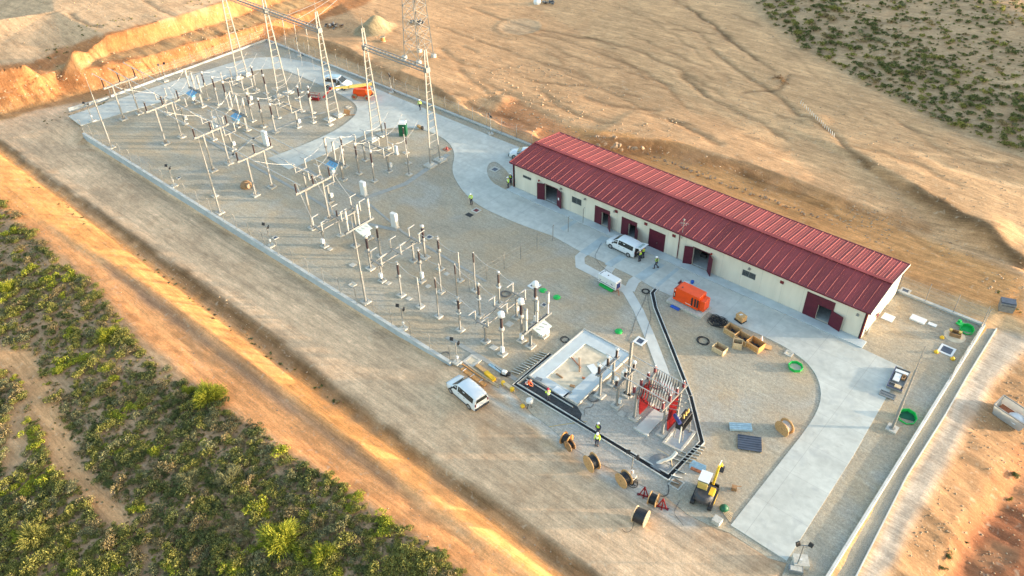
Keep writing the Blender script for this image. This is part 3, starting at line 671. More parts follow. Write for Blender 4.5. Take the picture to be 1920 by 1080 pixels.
mb = MB(); mb.box(BL/2, BD+ov+.07, EH-.06, BL+2*ov, .14, .20); mb.build('gutter', MT['roof_edge'], R)
for xx in (-ov-.02, BL+ov+.02):
    mb = MB(); mb.bar((xx, -ov-.1, EH-.03), (xx, BD/2, RH-.03), .04, .2); mb.bar((xx, BD/2, RH-.03), (xx, BD+ov+.1, EH-.03), .04, .2); mb.build('verge_trim', MT['roof_edge'] if xx < 0 else MT['cream_wall'], R)
def leaf(x0, x1, z0, z1, hinge, ang, par, name='door_leaf'):
    """door leaf hinged at x = hinge swung out towards -y by ang"""
    w = x1-x0; mb = MB(); s = 1 if hinge == x0 else -1
    mb.box(s*w/2, 0, (z1-z0)/2, w, .05, z1-z0); mb.box(s*w/2, -.03, (z1-z0)*.35, w*.9, .02, .04)
    o = mb.build(name, MT['burgundy'], par); o.location = (hinge, -.03, z0); o.rotation_euler = (0, 0, -s*ang)
    mb = MB(); mb.box(s*w*.85, -.05, (z1-z0)*.48, .12, .05, .03); mb.build('handle', MT['galv'], o)
    return o
for x0, x1, h, k in doors:
    if k == 'open':
        w = (x1-x0)/2; mb = MB()
        for a in (x0-.03, x1+.03): mb.box(a, -.02, h/2, .06, .08, h)
        mb.box((x0+x1)/2, -.02, h+.04, x1-x0+.12, .08, .08); D = mb.build('door', MT['burgundy'], T)
        leaf(x0, x0+w, .05, h, x0, radians(158), D); leaf(x1-w, x1, .05, h, x1, radians(160 if x0 < 10 else 140), D)
    elif k == 'closed':
        mb = MB(); mb.box((x0+x1)/2, -.03, h/2, x1-x0, .06, h); mb.box((x0+x1)/2, -.065, h/2, .02, .01, h-.1)
        mb.box((x0+x1)/2, -.07, h*.75, (x1-x0)*.9, .02, .03); D = mb.build('door', MT['burgundy'], T)
        mb = MB(); mb.box((x0+x1)/2+.12, -.1, 1.1, .05, .06, .16); mb.build('handle', MT['galv'], D)
    else:
        cx0, cx1 = x0+(x1-x0)*.47, x1-.18; mb = MB()
        mb.box((x0+cx0)/2, -.03, h/2, cx0-x0, .06, h); mb.box((cx0+x1)/2, -.03, (2.15+h)/2, x1-cx0, .06, h-2.15); mb.box((cx1+x1)/2, -.03, 2.15/2, x1-cx1, .06, 2.15); mb.box((cx0+cx1)/2, -.03, .06, cx1-cx0, .06, .12)
        D = mb.build('door', MT['burgundy'], T); leaf(cx0, cx1, .12, 2.12, cx1, radians(140 if x0 < 40 else 165), D, 'wicket_leaf')
for w in wins:
    x0, x1, z0, z1 = w; mb = MB()
    mb.box((x0+x1)/2, .08, (z0+z1)/2, x1-x0, .02, z1-z0); Wn = mb.build('window', MT['glass_dark'], T)
    mb = MB()
    for xx in (x0+.03, (x0+x1)/2, x1-.03): mb.box(xx, .05, (z0+z1)/2, .05, .06, z1-z0)
    for zz in (z0+.03, z1-.03): mb.box((x0+x1)/2, .049, zz, x1-x0-.01, .058, .05)
    mb.build('frame', MT['galv_dark'], Wn); mb = MB()
    n = 7 if z1-z0 > .6 else 3
    for i in range(n): mb.box((x0+x1)/2, .0, z0+(z1-z0)*(i+.5)/n, x1-x0-.12, .02, .02)
    mb.build('grille', MT['galv_dark'], Wn)
for xx, zz in ((17.3, 3.1), (21.75, 3.1), (25.8, 3.1), (39.9, 3.0)):
    mb = MB(); mb.box(xx, -.04, zz, .42, .08, .36); mb.build('vent_grille', MT['red_dark'], T)
for xx in (8.4, 12.4, 17.05, 35.9, 48.6):
    mb = MB(); mb.box(xx, -.09, 3.05, .22, .18, .16); mb.box(xx, -.16, 2.95, .3, .16, .04); mb.build('wall_lamp', MT['galv'], T)
for xx in (4.65, 31.0):
    mb = MB(); mb.lathe([(.1, 0), (.12, .08), (.1, .2), (.02, .24)], (xx, -.12, 2.75), 10); mb.build('alarm_sounder', MT['red'], T)
for xx, r in ((26.6, .055), (BL-.07, .06), (.07, .06)):
    mb = MB(); mb.tube([(xx, -.3, EH-.1), (xx, -.1, EH-.45), (xx, -.08, .1)], r, 8); mb.build('downpipe', MT['roof_edge'] , T)
mb = MB(); mb.tube([(26.9, -.1, 3.2), (26.9, -.1, 5.9)], .03, 6); mb.bar((26.4, -.1, 5.3), (27.6, -.1, 5.6), .03); mb.bar((26.6, -.1, 5.0), (27.3, -.1, 5.3), .03)
for i in range(5): mb.bar((26.5+i*.22, -.35, 5.33+i*.055), (26.5+i*.22, .15, 5.33+i*.055), .02)
mb.box(26.9, -.1, 5.95, .18, .18, .16); mb.build('antenna', MT['galv'], T)
mb = MB(); mb.box(8.45, -.62, 1.7, .28, .01, .35, radians(-19)); mb.build('notice', MT['white_paint'], T)
mb = MB(); mb.box(BL+.3, 1.4, .5, .05, .6, .9); mb.box(BL+.15, 1.1, .5, .35, .04, .04); mb.build('side_gate', MT['galv_dark'], T)
mb = MB(); mb.box(BL+.14, 4.0, .9, .05, .7, .5); mb.build('side_vent', MT['red_dark'], T)
# ---------------------------------------------------------------- switchyard equipment
def pad(mb, x=0, y=0, w=.9, h=.16): mb.box(x, y, h/2, w, w, h)
def post(mb, x, y, z0, z1, w=.2): mb.box(x, y, (z0+z1)/2, w, w, z1-z0); mb.box(x, y, z0+.02, w*2, w*2, .04)
def insul(mb, x, y, z0, h, r=.13, core=.085, n=None, seg=10):
    n = n or max(5, int(h/.11)); pr = [(core, 0)]
    for i in range(n):
        t = .04+(h-.08)*i/n; d = (h-.08)/n; pr += [(core, t), (r, t+d*.45), (r*.96, t+d*.55), (core, t+d*.8)]
    pr.append((core, h)); mb.lathe(pr, (x, y, z0), seg)
FLOW = ['nearest the front wall', 'in the middle', 'farthest from the front wall']
def M(name, mats, par, fn, **k):
    mb = MB(); fn(mb); return mb.build(name, MT[mats], par, **k)
# bus portals: beam on two legs carrying three brown post insulators
def make_portal():
    t = thing('bus_portal', '', 'portal')
    for s in (-1.38, 1.38):
        M('footing', 'footing', t, lambda b: pad(b, 0, s, 1.05, .18))
        def leg(b):
            b.box(0, s, 2.95, .19, .19, 5.6); b.box(0, s, .25, .5, .5, .05)
            for a in (.2, -.2): b.box(0, s+a, .4, .03, .16, .4)
        M('leg', 'galv', t, leg)
    M('crossbeam', 'galv', t, lambda b: (b.box(-.1, 0, 5.88, .1, 5.7, .22), b.box(.1, 0, 5.88, .1, 5.7, .22), [b.box(0, q, 5.88, .3, .08, .1) for q in (-2.7, -1.4, 0, 1.4, 2.7)]))
    for s in (-2.65, 0, 2.65):
        i = M('insulator', 'porcelain_brown', t, lambda b: insul(b, 0, s, 6.05, 1.35, .12, .08))
        M('clamp', 'alu', i, lambda b: (b.box(0, s, 6.02, .3, .3, .06), b.box(0, s, 7.45, .2, .2, .1), b.bar((-.3, s, 7.5), (.3, s, 7.5), .08)))
    return t
pt = make_portal(); PXS = [-63.3, -50.3, -37.2, -26.6, -13.8]
PLB = ['bus portal nearest the orange cut bank, left end of the three busbars', 'second bus portal from the left end of the busbars', 'middle bus portal of five, beside a slim lightning mast', 'fourth bus portal from the left, left of the stub concrete road end', 'bus portal at the right end of the three busbars, above switch arms']
for i, (xx, lb) in enumerate(zip(PXS, PLB)):
    o = pt if i == 0 else copy_tree(pt)
    o.location = (xx, -23.05, 0); tag(o, lb, 'portal', 'bus portals carrying the busbars')
for k, yy in enumerate((-25.7, -23.05, -20.4)):
    mb = MB(); pts = [(-66.2, yy, 7.62)]
    for a, b_ in zip(PXS[:-1], PXS[1:]): pts += [(a, yy, 7.6), ((a+b_)/2, yy, 7.52)]
    pts += [(PXS[-1], yy, 7.6), (-12.6, yy, 7.62)]
    mb.tube(pts, .055, 8); tag(mb.build('busbar', MT['alu']), 'long aluminium tube busbar on the portals, '+['on the service road side', 'the middle one of three', 'on the gantry side'][k], 'busbar', 'busbars over the switchyard')
# tall gantry towers
def make_tower():
    t = thing('gantry_tower', '', 'tower')
    for s, yb, yt in ((-1, -1.02, -.16), (1, 1.02, .16)):
        M('footing', 'footing', t, lambda b: (b.box(0, yb, .12, 1.5, 1.5, .24), b.box(0, yb, .34, .9, .9, .2, taper=.6)))
        M('leg', 'galv', t, lambda b: b.bar((0, yb, .3), (0, yt, 17.3), .13, .2))
    def rungs(b):
        for i in range(15):
            zz = 1.4+i*1.1; f = (zz-.3)/17.3; hh = 1.02+(.16-1.02)*f; b.bar((0, -hh, zz), (0, hh, zz), .07)
    M('ladder_rungs', 'galv', t, rungs)
    M('spike', 'galv', t, lambda b: b.tube([(0, 0, 17.2), (0, 0, 18.9)], [.06, .02], 6))
    M('beam_bracket', 'galv', t, lambda b: b.box(0, 0, 14.5, .6, .75, .7))
    return t
tw = make_tower(); TX = [(-62.35, 'gantry tower at the far left end of the switchyard, its head above the picture'), (-50.25, 'gantry tower second from the left, beam joining just under its head'), (-36.65, 'gantry tower with white junction box, at the right end of the longer beam'), (-26.1, 'gantry tower standing in front of the orange boom lift chassis'), (-13.35, 'gantry tower nearest the red roofed building, beside the curved concrete road')]
for i, (xx, lb) in enumerate(TX):
    o = tw if i == 0 else copy_tree(tw); o.location = (xx, -2.25, 0); tag(o, lb, 'tower', 'tapering ladder gantry towers')
for k, (a, b_, lb) in enumerate([(-50.25, -36.65, 'galvanised lattice beam between the two towers over the far bay'), (-62.35, -50.25, 'galvanised lattice beam at the top edge, over the far left bay'), (-26.1, -13.35, 'galvanised lattice beam between the two towers nearest the building')]):
    t = thing('gantry_beam', lb, 'beam', (a+.3, -2.25, 14.5), 0, 'lattice beams of the line gantries'); L = b_-a-.6
    M('chords', 'galv_dark', t, lambda b: [b.bar((0, s*.32, q*.28), (L, s*.32, q*.28), .09) for s in (-1, 1) for q in (-1, 1)])
    def lac(b):
        n = int(L/.75)
        for i in range(n):
            x0, x1 = i*L/n, (i+1)*L/n
            b.bar((x0, -.32, .28), (x0, .32, .28), .06); b.bar((x0, -.32, -.28), (x1, -.32, .28), .035); b.bar((x0, .32, .28), (x1, .32, -.28), .035); b.bar((x0, -.32, -.28), (x1, .32, -.28), .035)
    M('lacing', 'galv', t, lac)
def cable(name, pts, r, m, label=None, cat=None, group=None, n=6):
    pts = [tuple(p) for p in pts]
    return tag(M(name, m, None, lambda b: b.tube(pts, r, n)), label, cat, group)
def sag(a, b_, s, n=14):
    a = Vector(a); b_ = Vector(b_); return [a.lerp(b_, i/n)-Vector((0, 0, s*4*(i/n)*(1-i/n))) for i in range(n+1)]
# overhead wires leaving the far gantry towards the lattice pylon and beyond
PYL = Vector((-40.5, 20.7, 1.6))
for k, xx in enumerate((-46.5, -43.5, -40.5)):
    cable('overhead_wire', sag((xx, -2.0, 14.2), (PYL.x+1.5+k*.4, PYL.y, 22+k*2.2), 1.2), .03, 'alu', 'thin overhead wire from the long gantry beam towards the pylon, '+['far left one', 'middle one', 'right one'][k], 'wire', 'overhead line wires')
    s = thing('string_insulator', 'hanging insulator string under the long gantry beam, '+['left one', 'middle one', 'right one'][k], 'insulator', (xx, -2.25, 14.2), 0, 'insulator strings on the gantry beam')
    M('discs', 'porcelain_grey', s, lambda b: insul(b, 0, .3, -1.5, 1.3, .11, .03, 10))
    M('jumper', 'alu', s, lambda b: (b.tube([(0, .3, -1.5), (.05, .2, -3.2), (.5, -.3, -4.3), (1.6, -.6, -4.1)], .02, 5), b.tube([(1.6, -.6, -4.1), (1.7, -.7, -6.4)], .02, 5)))
# instrument transformer on a post
def make_ct(h=5.0, head=.3, big=False, box=False, brown=1.5, post_w=.17):
    t = thing('current_transformer', '', 'transformer')
    M('footing', 'footing', t, lambda b: pad(b, 0, 0, .85))
    zt = h-brown-head*1.7-.35
    M('post', 'galv', t, lambda b: (post(b, 0, 0, .16, zt, post_w), b.box(0, 0, zt, .5, .5, .05)))
    M('tank', 'porcelain_grey' if big else 'galv', t, lambda b: b.lathe([(.2, 0), (.3 if big else .18, .06), (.3 if big else .18, .3), (.14, .35)], (0, 0, zt+.03), 10))
    M('insulator', 'porcelain_brown', t, lambda b: insul(b, 0, 0, zt+.38, brown, .17 if big else .14, .11 if big else .09))
    z1 = zt+.38+brown
    if big: M('head', 'white_paint', t, lambda b: (b.lathe([(.16, 0), (.34, .1), (.36, .35), (.33, .6), (.2, .72), (.05, .74)], (0, 0, z1), 12), b.bar((-.5, 0, z1+.3), (.5, 0, z1+.3), .1)))
    else: M('head', 'alu', t, lambda b: (b.lathe([(.12, 0), (head*.7, .06), (head*.7, .3), (.1, .42)], (0, 0, z1), 10), b.bar((-.32, 0, z1+.25), (.32, 0, z1+.25), .07)))
    if box: M('terminal_box', 'box_white', t, lambda b: b.box(.18, -.2, .95, .34, .3, .75))
    return t
def row(proto, pts, labels, group, rz=None, cat=None):
    for i, (p, lb) in enumerate(zip(pts, labels)):
        o = proto if i == 0 else copy_tree(proto); o.location = (p[0], p[1], 0)
        if rz is not None: o.rotation_euler = (0, 0, rz)
        tag(o, lb, cat, group)
three = ['left one', 'middle one', 'right one']
ct1 = make_ct()
row(ct1, [(-59, -11.35), (-55.9, -11.35), (-52.9, -11.3)], ['slim brown current transformer in the far left bay, '+k+' of its three' for k in three], 'slim current transformers')
for X0, nm in ((-46.1, 'bay before the orange lift basket'), (-22.2, 'bay with the green cabin')):
    xs3 = (X0, X0+3.05, X0+6.15) if X0 < -40 else (-22.9, -19.8, -16.5)
    for i, lb in zip(xs3, three): dup(ct1, (i, -11.35, 0), None, 'slim brown current transformer, '+nm+', '+lb, 'slim current transformers')
ct3 = make_ct(5.9, .4, True, True, 1.45, .2)
row(ct3, [(21.4, -26.5), (21.6, -23.6), (20.9, -20.4)], ['big white headed current transformer, '+k for k in ('nearest the front wall', 'between two others', 'beside the square white manhole frame')], 'white headed current transformers')
vt = make_ct(4.75, .26, False, False, 1.25, .16)
for o in [vt]:
    M('ball_tank', 'white_paint', o, lambda b: b.lathe([(.05, 0), (.22, .08), (.28, .25), (.22, .42), (.05, .5)], (0, 0, 2.3), 12))
row(vt, [(15.2, -26.6), (15.2, -23.4), (15.5, -20.4)], ['brown insulator with pale ball tank beneath, '+k+' of its row' for k in ('nearest the front wall', 'middle', 'farthest from the front wall')], 'ball tank voltage transformers')
ct4 = make_ct(4.7, .1, False, False, 1.45, .16)
M('collar', 'galv', ct4, lambda b: b.lathe([(.2, 0), (.26, .05), (.26, .25), (.2, .3)], (0, 0, 2.75), 10))
row(ct4, [(5.6, -26.6), (5.5, -23.2), (5.6, -20.1)], ['brown spike insulator on a collared post, '+k+' of its row' for k in ('nearest the front wall', 'middle, with a white box', 'farthest from the front wall')], 'collared brown insulators')
bx = [o for o in COL.objects if o.get('label') == 'brown spike insulator on a collared post, middle, with a white box of its row']
if bx: M('terminal_box', 'box_white', bx[0], lambda b: b.box(.3, -.1, 1.2, .35, .3, .8))
# plain post insulators
def make_pi(h, brown, m='porcelain_brown', r=.11, pw=.13):
    t = thing('post_insulator', '', 'insulator'); M('footing', 'footing', t, lambda b: pad(b, 0, 0, .8))
    M('post', 'galv', t, lambda b: post(b, 0, 0, .16, h-brown, pw)); M('insulator', m, t, lambda b: insul(b, 0, 0, h-brown, brown, r, .07))
    M('cap', 'alu', t, lambda b: b.lathe([(.07, 0), (.09, .05), (.03, .12)], (0, 0, h), 8)); return t
pw = make_pi(4.1, 1.3, 'porcelain_grey', .09)
row(pw, [(8.8, -26.6), (8.8, -23.2), (9.0, -20.2)], ['pale thin post insulator, '+k+' of its row' for k in ('nearest the front wall', 'middle', 'farthest from the front wall')], 'pale post insulators')
pb = make_pi(5.5, 1.35)
row(pb, [(11.7, -26.5), (11.6, -23.3), (11.7, -20.4)], ['tall thin post with dark brown top insulator, '+k+' of its row' for k in ('nearest the front wall', 'middle', 'farthest from the front wall')], 'tall brown topped posts')
extra = [(-55.5, -4.1, 4.5, 'in front of the far left gantry tower foot'), (-53.1, -3.7, 4.3, 'right of the far left gantry tower foot'), (-50.8, -5.0, 4.6, 'beside the second gantry tower foot'), (-42.6, -4.2, 4.6, 'beside the lift basket, left'), (-40.8, -3.4, 4.8, 'beside the lift basket, middle'), (-39.4, -4.5, 4.7, 'beside the lift basket, nearest it'), (-22.2, -3.6, 4.3, 'beside the foot of the fourth gantry tower'), (-19.0, -2.9, 4.2, 'in front of the green cabin'), (-16.4, -4.8, 4.2, 'between green cabin and last gantry tower'), (-30.9, -28.2, 4.3, 'alone near the front wall'), (-2.2, -22.9, 4.6, 'left of the tall lone mast'), (-9.6, -23.2, 3.9, 'under the last bus portal')]
for a, b_, h, lb in extra:
    if h < 4.4: o = dup(pb, (a, b_, 0), None, 'brown topped post insulator '+lb, 'single brown post insulators'); o.scale = (1, 1, h/5.5)
    else: dup(ct1, (a, b_, 0), None, 'slim brown instrument transformer '+lb, 'single brown instrument transformers').scale = (1, 1, h/5.0)
for k, (a, b_, lb) in enumerate([(-1.2, -25.4, 'with white head left of switch arms'), (2.4, -19.6, 'beside a tall white cabinet on a trench bend')]):
    dup(ct1, (a, b_, 0), None, 'brown instrument transformer '+lb, 'single brown instrument transformers').scale = (1.2, 1.2, 1.0)
for k, (a, b_) in enumerate([(-48.8, .5), (-38.0, -5.4), (-13.9, -7.0), (-35.2, -4.3)]):
    dup(pw, (a, b_, 0), None, 'pale slim post insulator '+['behind the second gantry tower', 'in front of the third gantry tower', 'in front of the last gantry tower', 'right of the lift basket'][k], 'single pale post insulators')
# circuit breakers: three pale columns on a beam, tilted control panel
def make_breaker(panel='blue_panel', w=3.8):
    t = thing('circuit_breaker', '', 'circuit breaker')
    for s in (-1.1, 1.1):
        M('footing', 'footing', t, lambda b: pad(b, s, 0, .95))
        M('leg', 'galv', t, lambda b: (b.box(s, 0, 1.3, .16, .3, 2.3), b.box(s, 0, .2, .5, .5, .05)))
    M('beam', 'galv_dark', t, lambda b: (b.box(0, -.12, 2.58, w, .1, .26), b.box(0, .14, 2.58, w, .1, .26)))
    for s in (-1.8, 0, 1.8):
        c = M('pole_column', 'porcelain_grey', t, lambda b: (insul(b, s, 0, 2.72, 1.55, .14, .10, 12), insul(b, s, 0, 4.35, 1.25, .20, .16, 10)))
        M('flange', 'galv', c, lambda b: (b.lathe([(.2, 0), (.22, .04), (.2, .09)], (s, 0, 4.27), 10), b.lathe([(.21, 0), (.21, .07), (.08, .12)], (s, 0, 5.6), 10), b.bar((s, 0, 5.66), (s+.0, .45, 5.66), .07)))
    M('control_panel', panel, t, lambda b: (b.box(0, -.75, 2.35, 1.9, 1.15, .06, 0, 0, radians(14)), b.box(0, -.9, 2.0, 1.2, .6, .55)))
    M('panel_vents', 'galv_dark', t, lambda b: [b.box(q, -.65, 2.415, .1, .5, .012, .5, 0, radians(14)) for q in (-.55, 0, .55)])
    M('mechanism_box', 'box_white', t, lambda b: b.box(.4, -1.0, 1.6, .5, .4, .4))
    return t
br = make_breaker()
row(br, [(-58.4, -13.5), (-45.2, -13.8), (-21.4, -13.9)], ['circuit breaker with blue tilted panel, far left bay', 'circuit breaker with blue tilted panel, second bay, left of the lift', 'circuit breaker with blue tilted panel, at the end of the stub road'], 'three pole circuit breakers')
br2 = make_breaker('pale_panel', 4.6)
br2.location = (-6.3, -22.4, 0); br2.rotation_euler = (0, 0, pi/2); tag(br2, 'circuit breaker with pale slotted panel under the switch arms near the tall lone mast', 'circuit breaker', 'three pole circuit breakers')
dup(br2, (22.9, -22.5, 0), pi/2, 'circuit breaker with pale slotted panel nearest the unfinished transformer basin')
for o in (br2, [c for c in COL.objects if c.get('label', '').endswith('transformer basin')][0]):
    for ch in o.children:
        if ch.name.startswith(('control_panel', 'panel_vents', 'mechanism')): ch.scale = (1, -1, 1); ch.scale = (1, 1, 1); ch.location = (0, 0, 0)
# disconnectors: pairs of pale posts on a low frame with folded arms
def make_disc(dy=3.05, sx=.9, arm=1, arm_len=.62, z=2.95, hpost=1.15):
    t = thing('disconnector', '', 'disconnector')
    for s in (-2.6, 2.6):
        M('footing', 'footing', t, lambda b: pad(b, 0, s, .85)); M('leg', 'galv', t, lambda b: (b.box(0, s, 1.5, .2, .2, 2.7), b.box(0, s, .2, .45, .45, .05)))
    M('long_beams', 'galv', t, lambda b: [b.box(q, 0, z-.08, .1, 6.9, .14) for q in (-sx*.55, sx*.55)])
    for k in (-1, 0, 1):
        y0 = k*dy
        M('pole_base', 'galv', t, lambda b: b.box(0, y0, z+.03, sx*2.3, .22, .12))
        for q in (-sx, sx):
            c = M('post_column', 'porcelain_grey', t, lambda b: insul(b, q, y0, z+.1, hpost, .10, .07, 9))
            M('arm', 'alu', c, lambda b: (b.bar((q, y0, z+hpost+.14), (q, y0+arm*arm_len*1.6, z+hpost+.16), .09), b.box(q, y0, z+hpost+.12, .2, .2, .12)))
    M('drive_box', 'box_white', t, lambda b: b.box(.2, -2.9, 1.1, .4, .34, .6)); M('drive_rod', 'galv', t, lambda b: b.bar((0, -2.9, 1.3), (0, -2.9, z), .05))
    return t
dc = make_disc()
dc.location = (-9.3, -23.45, 0); tag(dc, 'three phase disconnector with raised L shaped arms under the last bus portal', 'disconnector', 'disconnectors with folded arms')
dup(dc, (1.8, -23.55, 0), 0, 'three phase disconnector with raised L shaped arms right of the tall lone mast')
d3 = dup(dc, (18.65, -23.6, 0), pi, 'three phase disconnector with arms pointing back towards the front wall, near the white headed transformers')
dup(dc, (-19.5, -8.2, 0), pi/2, 'three phase disconnector in the bay with the green cabin')
dup(dc, (-41.2, -8.0, 0), pi/2, 'three phase disconnector in the second bay, left of the lift basket')
dup(dc, (-54.4, -7.9, 0), pi/2, 'three phase disconnector in the far left bay, in front of the gantry tower')
dup(dc, (-19.7, -18.9, 0), pi/2, 'three phase disconnector beside the stub road end')
dup(dc, (-43.0, -18.9, 0), pi/2, 'three phase disconnector beyond the busbars, second bay'); dup(dc, (-56.5, -18.9, 0), pi/2, 'three phase disconnector beyond the busbars, far left bay')
# droppers and jumpers between rows
jl = []
def jump(a, b_, s, lb):
    cable('jumper_wire', sag(a, b_, s, 10), .026, 'alu', lb, 'wire', 'flexible jumper wires between the apparatus')
for X3, nm in (((-59, -55.9, -52.9), 'far left bay'), ((-46.1, -43.05, -39.95), 'second bay'), ((-22.9, -19.8, -16.5), 'green cabin bay')):
    cx = sum(X3)/3
    for i, a in enumerate(X3):
        bxx = {0: -1.8, 1: 0, 2: 1.8}[i]; base = {-59: -58.4, -46.1: -45.2, -22.9: -21.4}[X3[0]]
        jump((a, -11.35, 5.0), (base+bxx, -13.5, 5.7), .35, 'jumper wire between breaker and slim transformer, '+nm+', '+three[i])
        jump((a, -11.35, 5.0), (a, -8.8, 4.3), .3, 'jumper wire from slim transformer to disconnector, '+nm+', '+three[i])
        jump((a+.4, -7.0, 4.3), (a+.6, -2.6, 6.2 if i else 5.6), .9, 'sagging jumper wire up towards the gantry, '+nm+', '+three[i])
        jump((base+bxx, -13.6, 5.7), (a+.2, -18.0, 4.3), .5, 'jumper wire from breaker back to the bus disconnector, '+nm+', '+three[i])
        jump((a+.2, -19.8, 4.3), (a+.3, (-25.7, -23.05, -20.4)[i], 7.5), .25, 'dropper wire from busbar, '+nm+', '+three[i])
for k, yy in enumerate((-26.55, -23.4, -20.35)):
    ph = FLOW[k]
    jump((-13.4, (-25.7, -23.05, -20.4)[k], 7.5), (-10.2, yy, 4.25), .3, 'dropper wire from busbar end, '+ph)
    jump((2.7, yy, 4.2), (5.6, yy, 4.75), .3, 'jumper wire right of the lone mast, '+ph); jump((5.6, yy, 4.75), (8.8, yy, 4.2), .35, 'jumper wire between brown and pale posts, '+ph)
    jump((11.7, yy, 5.5), (15.3, yy, 4.8), .4, 'jumper wire towards the ball tank transformers, '+ph); jump((15.3, yy, 4.8), (17.8, yy, 4.25), .3, 'jumper wire from ball tank transformer, '+ph)
    jump((19.5, yy, 4.2), (21.4, yy, 5.6), .2, 'jumper wire to white headed transformer, '+ph)
# lightning masts
def make_mast(h):
    t = thing('lightning_mast', '', 'mast'); M('footing', 'footing', t, lambda b: pad(b, 0, 0, 1.0)); M('pole', 'galv', t, lambda b: (b.tube([(0, 0, .15), (0, 0, h*.35), (0, 0, h*.36), (0, 0, h*.72), (0, 0, h*.73), (0, 0, h)], [.14, .14, .10, .09, .055, .02], 8), b.lathe([(.3, 0), (.3, .04)], (0, 0, .16), 8)))
    return t
ms = make_mast(12.2); row(ms, [(-55.8, -30.5), (-26.6, -30.2), (3.3, -30.1)], ['tall slim mast near the entrance at the left end of the front fence', 'tall slim mast beside the middle bus portal', 'tall lone mast behind the front wall, right of centre'], 'slim lightning masts')
m4 = make_mast(10.8); m4.location = (57.0, -10.4, 0); tag(m4, 'tall stepped mast by the right end kerb, green cover at its foot', 'mast')
M('climbing_pegs', 'galv', m4, lambda b: [b.bar((0, 0, 1.2+i*.55), (.24, 0, 1.2+i*.55), .03) for i in range(16)])
# floodlight posts
def make_lamp():
    t = thing('floodlight_post', '', 'lamp'); M('footing', 'footing', t, lambda b: pad(b, 0, 0, .8, .2)); M('post', 'galv', t, lambda b: (b.tube([(0, 0, .2), (0, 0, 3.0)], .055, 8), b.bar((-.5, 0, 2.95), (.5, 0, 3.0), .06), b.bar((0, 0, 2.6), (.45, 0, 2.95), .03)))
    for s, a in ((-.5, .5), (.5, -.7)):
        l = M('floodlight', 'black', t, lambda b: (b.box(s, -.05, 3.2, .36, .14, .36, a, 0, -.5), b.box(s, .02, 3.02, .06, .06, .2)))
    M('junction_box', 'box_white', t, lambda b: b.box(.12, -.06, 1.0, .22, .18, .32)); return t
lm = make_lamp(); LP = [(-37.8, -30.4, 0, 'behind the front wall left of the middle portal'), (-14.7, -30.4, 0, 'behind the front wall, below the last bus portal'), (10.2, -30.5, 0, 'behind the front wall, below the tall brown topped posts'), (18.6, -30.6, 0, 'at the right end of the front wall'), (41.2, -31.2, 0, 'among the cable drums at the trench corner'), (56.7, -30.0, .6, 'on a concrete block beside the drive end'), (-61.8, 9.9, 2.6, 'at the rear fence behind the second gantry tower'), (-36.3, 9.9, 2.6, 'at the rear fence near the boom lift'), (-13.0, 9.5, 2.6, 'at the rear fence left of the building'), (-71.5, -12.0, 1.3, 'below the orange cut bank beyond the busbars'), (-66.8, -28.0, .3, 'beside the far left entrance')]
for i, (a, b_, r, lb) in enumerate(LP):
    o = lm if i == 0 else copy_tree(lm); o.location = (a, b_, 0); o.rotation_euler = (0, 0, r); tag(o, 'grey post with two black floodlights '+lb, 'floodlight', 'floodlight posts')
# lattice pylon beyond the rear fence
def pylon():
    t = thing('lattice_pylon', 'tall lattice pylon on four concrete feet beyond the rear fence, its head above the picture', 'pylon', (PYL.x, PYL.y, H(PYL.x, PYL.y))); hb = 1.85; HT = 30
    def w(zz): return hb*(1-zz/HT*.72)
    for a in (-1, 1):
        for c in (-1, 1):
            M('foot', 'footing', t, lambda b: b.lathe([(.5, -.6), (.5, .5), (.4, .6)], (a*hb, c*hb, 0), 12)); M('leg', 'galv', t, lambda b: b.bar((a*hb, c*hb, .5), (a*w(HT), c*w(HT), HT), .15))
    def brc(b):
        zs = [.5]; 
        while zs[-1] < HT-2: zs.append(zs[-1]+w(zs[-1])*1.35)
        for z0, z1 in zip(zs[:-1], zs[1:]):
            w0, w1 = w(z0), w(z1)
            for (p0, p1) in (((-1, -1), (1, -1)), ((1, -1), (1, 1)), ((1, 1), (-1, 1)), ((-1, 1), (-1, -1))):
                b.bar((p0[0]*w0, p0[1]*w0, z0), (p1[0]*w1, p1[1]*w1, z1), .06); b.bar((p1[0]*w0, p1[1]*w0, z0), (p0[0]*w1, p0[1]*w1, z1), .06); b.bar((p0[0]*w1, p0[1]*w1, z1), (p1[0]*w1, p1[1]*w1, z1), .045)
    M('bracing', 'galv', t, brc); M('crossarm', 'galv', t, lambda b: [b.bar((-4, s, 24), (4, s, 24), .1) for s in (-.5, .5)]); return t
pylon()
